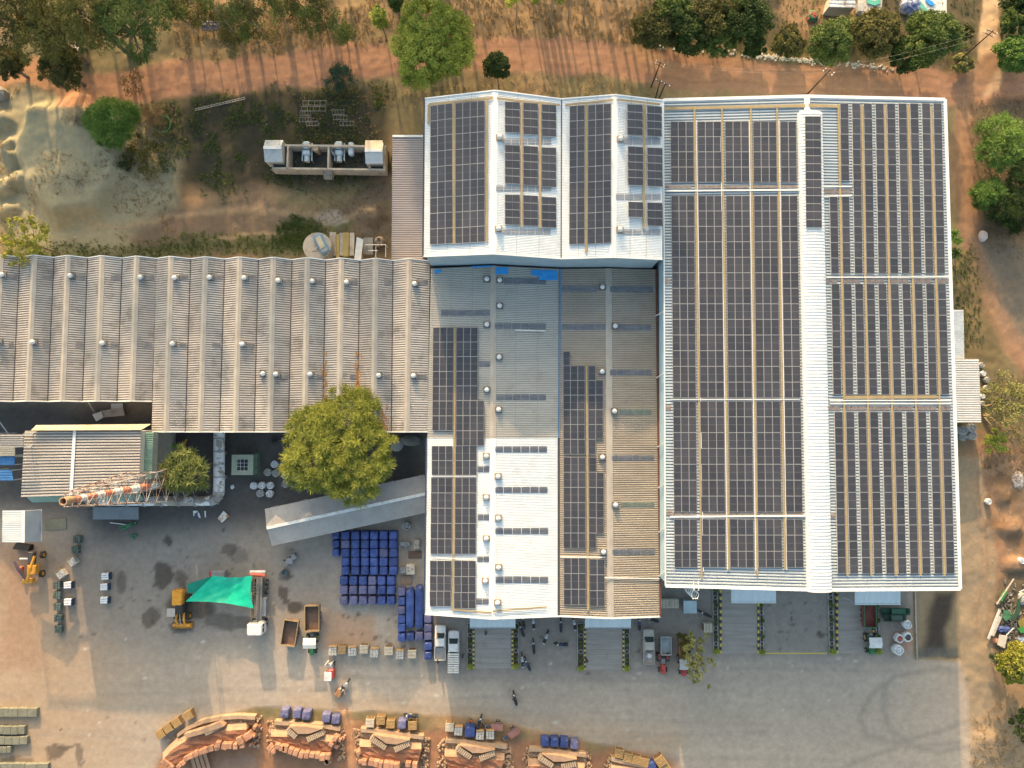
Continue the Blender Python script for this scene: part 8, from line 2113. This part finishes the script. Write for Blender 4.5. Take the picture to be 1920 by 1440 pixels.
kiln('curved kiln bank with clay blocks along its inner rim, westernmost at the bottom', [(332, 1376), (352, 1362), (380, 1350), (415, 1343), (450, 1341), (478, 1343)], [(305, 1425), (325, 1403), (352, 1387), (390, 1376), (430, 1370), (462, 1368)], [(324, 1440), (345, 1425), (375, 1408), (410, 1398), (445, 1395), (462, 1396)],
     [((382, 1371), (414, 1356), 9)], [([(344, 1377), (382, 1366), (412, 1354), (420, 1362), (380, 1376), (350, 1384)], 1.96)],
     [([(334, 1437), (352, 1420), (378, 1410), (405, 1402)], 8, .95, 2.1), ([(408, 1398), (430, 1401), (452, 1400)], 4, 1.1, 2.2), ([(448, 1390), (462, 1383)], 1, 1.3, 2.3), ([(306, 1428), (318, 1440)], 2, 1.1, 1.8), ([(468, 1398), (474, 1380), (478, 1366)], 2, .6, 1.7)], 1)
kiln('straight kiln bank below the lilac tarped stacks, second from the west', [(514, 1352), (560, 1355), (600, 1358), (638, 1364)], [(508, 1381), (550, 1382), (590, 1388), (632, 1392)], [(514, 1400), (550, 1404), (590, 1410), (618, 1412)],
     [((541, 1364), (558, 1380), 6), ((574, 1383), (604, 1370), 9)], [([(543, 1362), (570, 1362), (604, 1367), (580, 1376), (558, 1376)], 1.96)],
     [([(505, 1404), (512, 1410)], 1, 1.0, 1.9), ([(520, 1402), (534, 1404)], 2, 1.1, 2.2), ([(544, 1410), (558, 1414), (575, 1418), (600, 1420), (613, 1421)], 7, 1.05, 2.1), ([(620, 1398), (628, 1386)], 1, .9, 2.2), ([(612, 1428), (614, 1427)], 1, 1.2, 1.6), ([(630, 1402), (637, 1388)], 1, .8, 1.6)], 2)
kiln('straight kiln bank below the cream and yellow crates, third from the west', [(676, 1366), (720, 1369), (760, 1376), (794, 1380)], [(674, 1400), (715, 1402), (755, 1405), (790, 1405)], [(680, 1424), (715, 1428), (755, 1430), (784, 1430)],
     [((697, 1380), (726, 1400), 9), ((738, 1402), (766, 1390), 8)], [([(700, 1378), (730, 1382), (768, 1388), (744, 1396), (724, 1394)], 1.96)],
     [([(684, 1430), (705, 1432)], 2, 1.05, 2.1), ([(713, 1434), (745, 1436), (776, 1436)], 6, 1.05, 2.1), ([(672, 1412), (676, 1428)], 1, .9, 2.0)], 3)
kiln('straight kiln bank below the bulging blue tarp, fourth from the west', [(836, 1386), (870, 1388), (915, 1394), (950, 1398)], [(834, 1418), (870, 1420), (910, 1424), (946, 1426)], [(842, 1446), (870, 1448), (910, 1452), (936, 1452)],
     [((859, 1399), (886, 1418), 8), ((898, 1419), (926, 1408), 8)], [([(862, 1397), (890, 1400), (928, 1406), (904, 1412), (886, 1412)], 1.96)],
     [([(844, 1452), (900, 1456)], 5, 1.05, 2.1)], 4)
kiln('straight kiln bank below the four blue stacks, fifth from the west', [(992, 1402), (1030, 1404), (1065, 1409), (1098, 1413)], [(990, 1436), (1030, 1438), (1065, 1442), (1096, 1444)], [(996, 1464), (1030, 1466), (1065, 1470), (1092, 1470)],
     [((1014, 1416), (1040, 1434), 7), ((1052, 1434), (1080, 1428), 7)], [([(1016, 1414), (1044, 1416), (1082, 1424), (1060, 1428), (1038, 1428)], 1.96)],
     [([(1000, 1470), (1080, 1474)], 6, 1.05, 2.1)], 5)
kiln('kiln bank corner below the yellow slatted crates, easternmost', [(1146, 1420), (1170, 1426), (1200, 1432), (1235, 1442)], [(1146, 1446), (1170, 1448), (1200, 1452), (1230, 1456)], [(1146, 1470), (1170, 1472), (1200, 1476), (1230, 1480)], None, [], [([(1150, 1484), (1220, 1488)], 5, 1.05, 2.1)], 6)
# small rail ramp in the curved kiln
a = thing('plank_ramp', 'plank ramp leading down inside the curved kiln bank', 'ramp', P(372, 1430, 0))
for i in range(4):
    mb = MB(); mb.beam(P(358 + i * 8, 1415 - i * 2, 1.4), P(368 + i * 9, 1450, .3), .5, .08); mb.build('plank', M('dusty_plank', (.32, .19, .12), .9, c2=(.42, .27, .18)), a)
# scrap heap on the east side
M_SG = M('scrap_green', (.04, .14, .07), .6, c2=(.08, .22, .12), scale=2)
def beamthing(name, label, cat, p0, p1, z, w, h, mt):
    a, b = P(p0[0], p0[1], z), P(p1[0], p1[1], z); mb = MB(); mb.beam(a, b, w, h); return tag(mb.build(name, mt), label, cat)
beamthing('scrap_pole', 'long cream pole slanting along the north side of the scrap heap', 'pole', (1901, 1085), (1869, 1133), .5, .14, .14, M_WOODL)
beamthing('scrap_channel', 'green steel channel lying beside the long cream pole', 'channel', (1886, 1108), (1876, 1126), .4, .5, .2, M('bright_scrap_green', (.05, .26, .06), .6))
beamthing('scrap_channel', 'long grey steel channel, outer one pointing at the scrap heap', 'channel', (1874.5, 1143), (1853, 1198), .4, .3, .2, M_GALV)
beamthing('scrap_channel', 'grey steel channel inside the long one, with cream edge', 'channel', (1876, 1156), (1861, 1192), .5, .36, .2, M_WOODL)
beamthing('scrap_pole', 'short grey pole on the scrap heap next to the white panel', 'pole', (1901, 1177), (1887, 1191), .8, .1, .1, M_GALV)
beamthing('scrap_pole', 'thin white pole at the north-east of the scrap heap', 'pole', (1911, 1110), (1925, 1104), .7, .1, .1, M_WHITE2)
plate('scrap_sheet', 'green sheet at the centre of the scrap heap', 'sheet', [(1883, 1143), (1894, 1146), (1896, 1160), (1886, 1164), (1879, 1158)], .7, M_SG)
plate('scrap_sheet', 'curved dark green sheet wrapping the scrap heap', 'sheet', [(1908, 1125), (1914, 1120), (1912, 1150), (1900, 1162), (1893, 1160), (1905, 1146)], .8, M('scrap_dark_green', (.03, .09, .055), .6))
plate('scrap_sheet', 'ribbed white panel at the south end of the scrap heap', 'panel', [(1874, 1190), (1889, 1192), (1884, 1215), (1870, 1209)], .9, M('scrap_white_panel', (.56, .55, .50), .7))
plate('scrap_sheet', 'bright green sheet at the east edge of the scrap heap, northern one', 'sheet', [(1908, 1178), (1925, 1174), (1925, 1186), (1914, 1187)], .7, M('bright_scrap_green', (.05, .26, .06)))
plate('scrap_sheet', 'bright green sheet just north of the round glossy tree', 'sheet', [(1901, 1220), (1925, 1214), (1925, 1228), (1908, 1228)], .7, M('bright_scrap_green', (.05, .26, .06)))
plate('scrap_sheet', 'olive yellow sheet at the east edge of the scrap heap', 'sheet', [(1908, 1164), (1925, 1158), (1925, 1174), (1912, 1176)], .5, M('olive_sheet', (.26, .22, .06), .7))
heap('scrap_tarp', 'crumpled blue tarp on the west side of the scrap heap', 'tarpaulin', 1880, 1179, 1.1, .55, .7, M_TARPB, 31)
heap('scrap_tarp', 'rolled grey-blue tarp at the east edge of the scrap heap', 'tarpaulin', 1914, 1201, .8, .6, .7, M('grey_blue_tarp', (.14, .20, .34), .6), 32)
heap('scrap_sacks', 'tangle of pale sacks at the north-east of the scrap heap', 'sacks', 1916, 1122, .7, 1.0, .7, M_BAGG, 33)
heap('brick_heap', 'small heap of pinkish bricks beside the white panel', 'heap', 1865, 1201, .5, .45, .4, M_BRICKO, 34)
rs_ = random.Random(9); mb = MB()
for k in range(260):
    x, y = rs_.gauss(1895, 16), rs_.gauss(1160, 32)
    if x < 1868: continue
    p = G(x, y); s = rs_.uniform(.1, .5); mb.box((p.x, p.y, p.z + .15), (s * 1.4, s * .5, .12), rs_.uniform(0, 3))
stuff(mb.build('scrap_litter', M('mixed_scrap', (.10, .10, .09), .8, c2=(.40, .36, .30), scale=2.2, lo=.45, hi=.6)), 'mixed small scrap scattered over the scrap heap', 'scrap')
mb = MB()
for k in range(240):
    x, y = rs_.choice([(rs_.gauss(1905, 18), rs_.gauss(940, 30)), (rs_.gauss(1845, 24), rs_.gauss(1395, 18)), (rs_.uniform(1820, 1920), rs_.uniform(850, 1080)), (rs_.uniform(1180, 1900), rs_.uniform(0, 80)), (rs_.uniform(350, 735), rs_.uniform(200, 470))])
    p = G(min(x, 1930), y); s = rs_.uniform(.06, .18); mb.box((p.x, p.y, p.z + s * .2), (s, s * .7, s * .5), rs_.uniform(0, 3), taper=.7)
stuff(mb.build('scattered_stones', M('pale_litter', (.28, .25, .22), .9, c2=(.44, .42, .40), scale=2)), 'pale stones and litter scattered on the bare ground', 'stones')
t = thing('fallen_branch', 'bare bleached branches fallen beside the white annex', 'branch', G(1852, 770))
for k, (a, b) in enumerate([((1840, 762), (1878, 758)), ((1841, 778), (1868, 794)), ((1842, 782), (1860, 812)), ((1843, 775), (1852, 785))]):
    mb = MB(); p, q = G(*a, .3), G(*b, .6); mb.tube([p, p.lerp(q, .5) + Vector((0, .2, .2)), q], [.12, .08, .03], 5); mb.build('limb', M('bleached_wood', (.42, .30, .18), .9), t)
heap('pale_debris', 'pale torn sacking and debris on the eroded dirt bank', 'debris', 1908, 900, .9, 1.6, .5, M('pale_debris_mat', (.30, .22, .17), .9, c2=(.66, .6, .55), scale=2, lo=.45, hi=.6), 41)
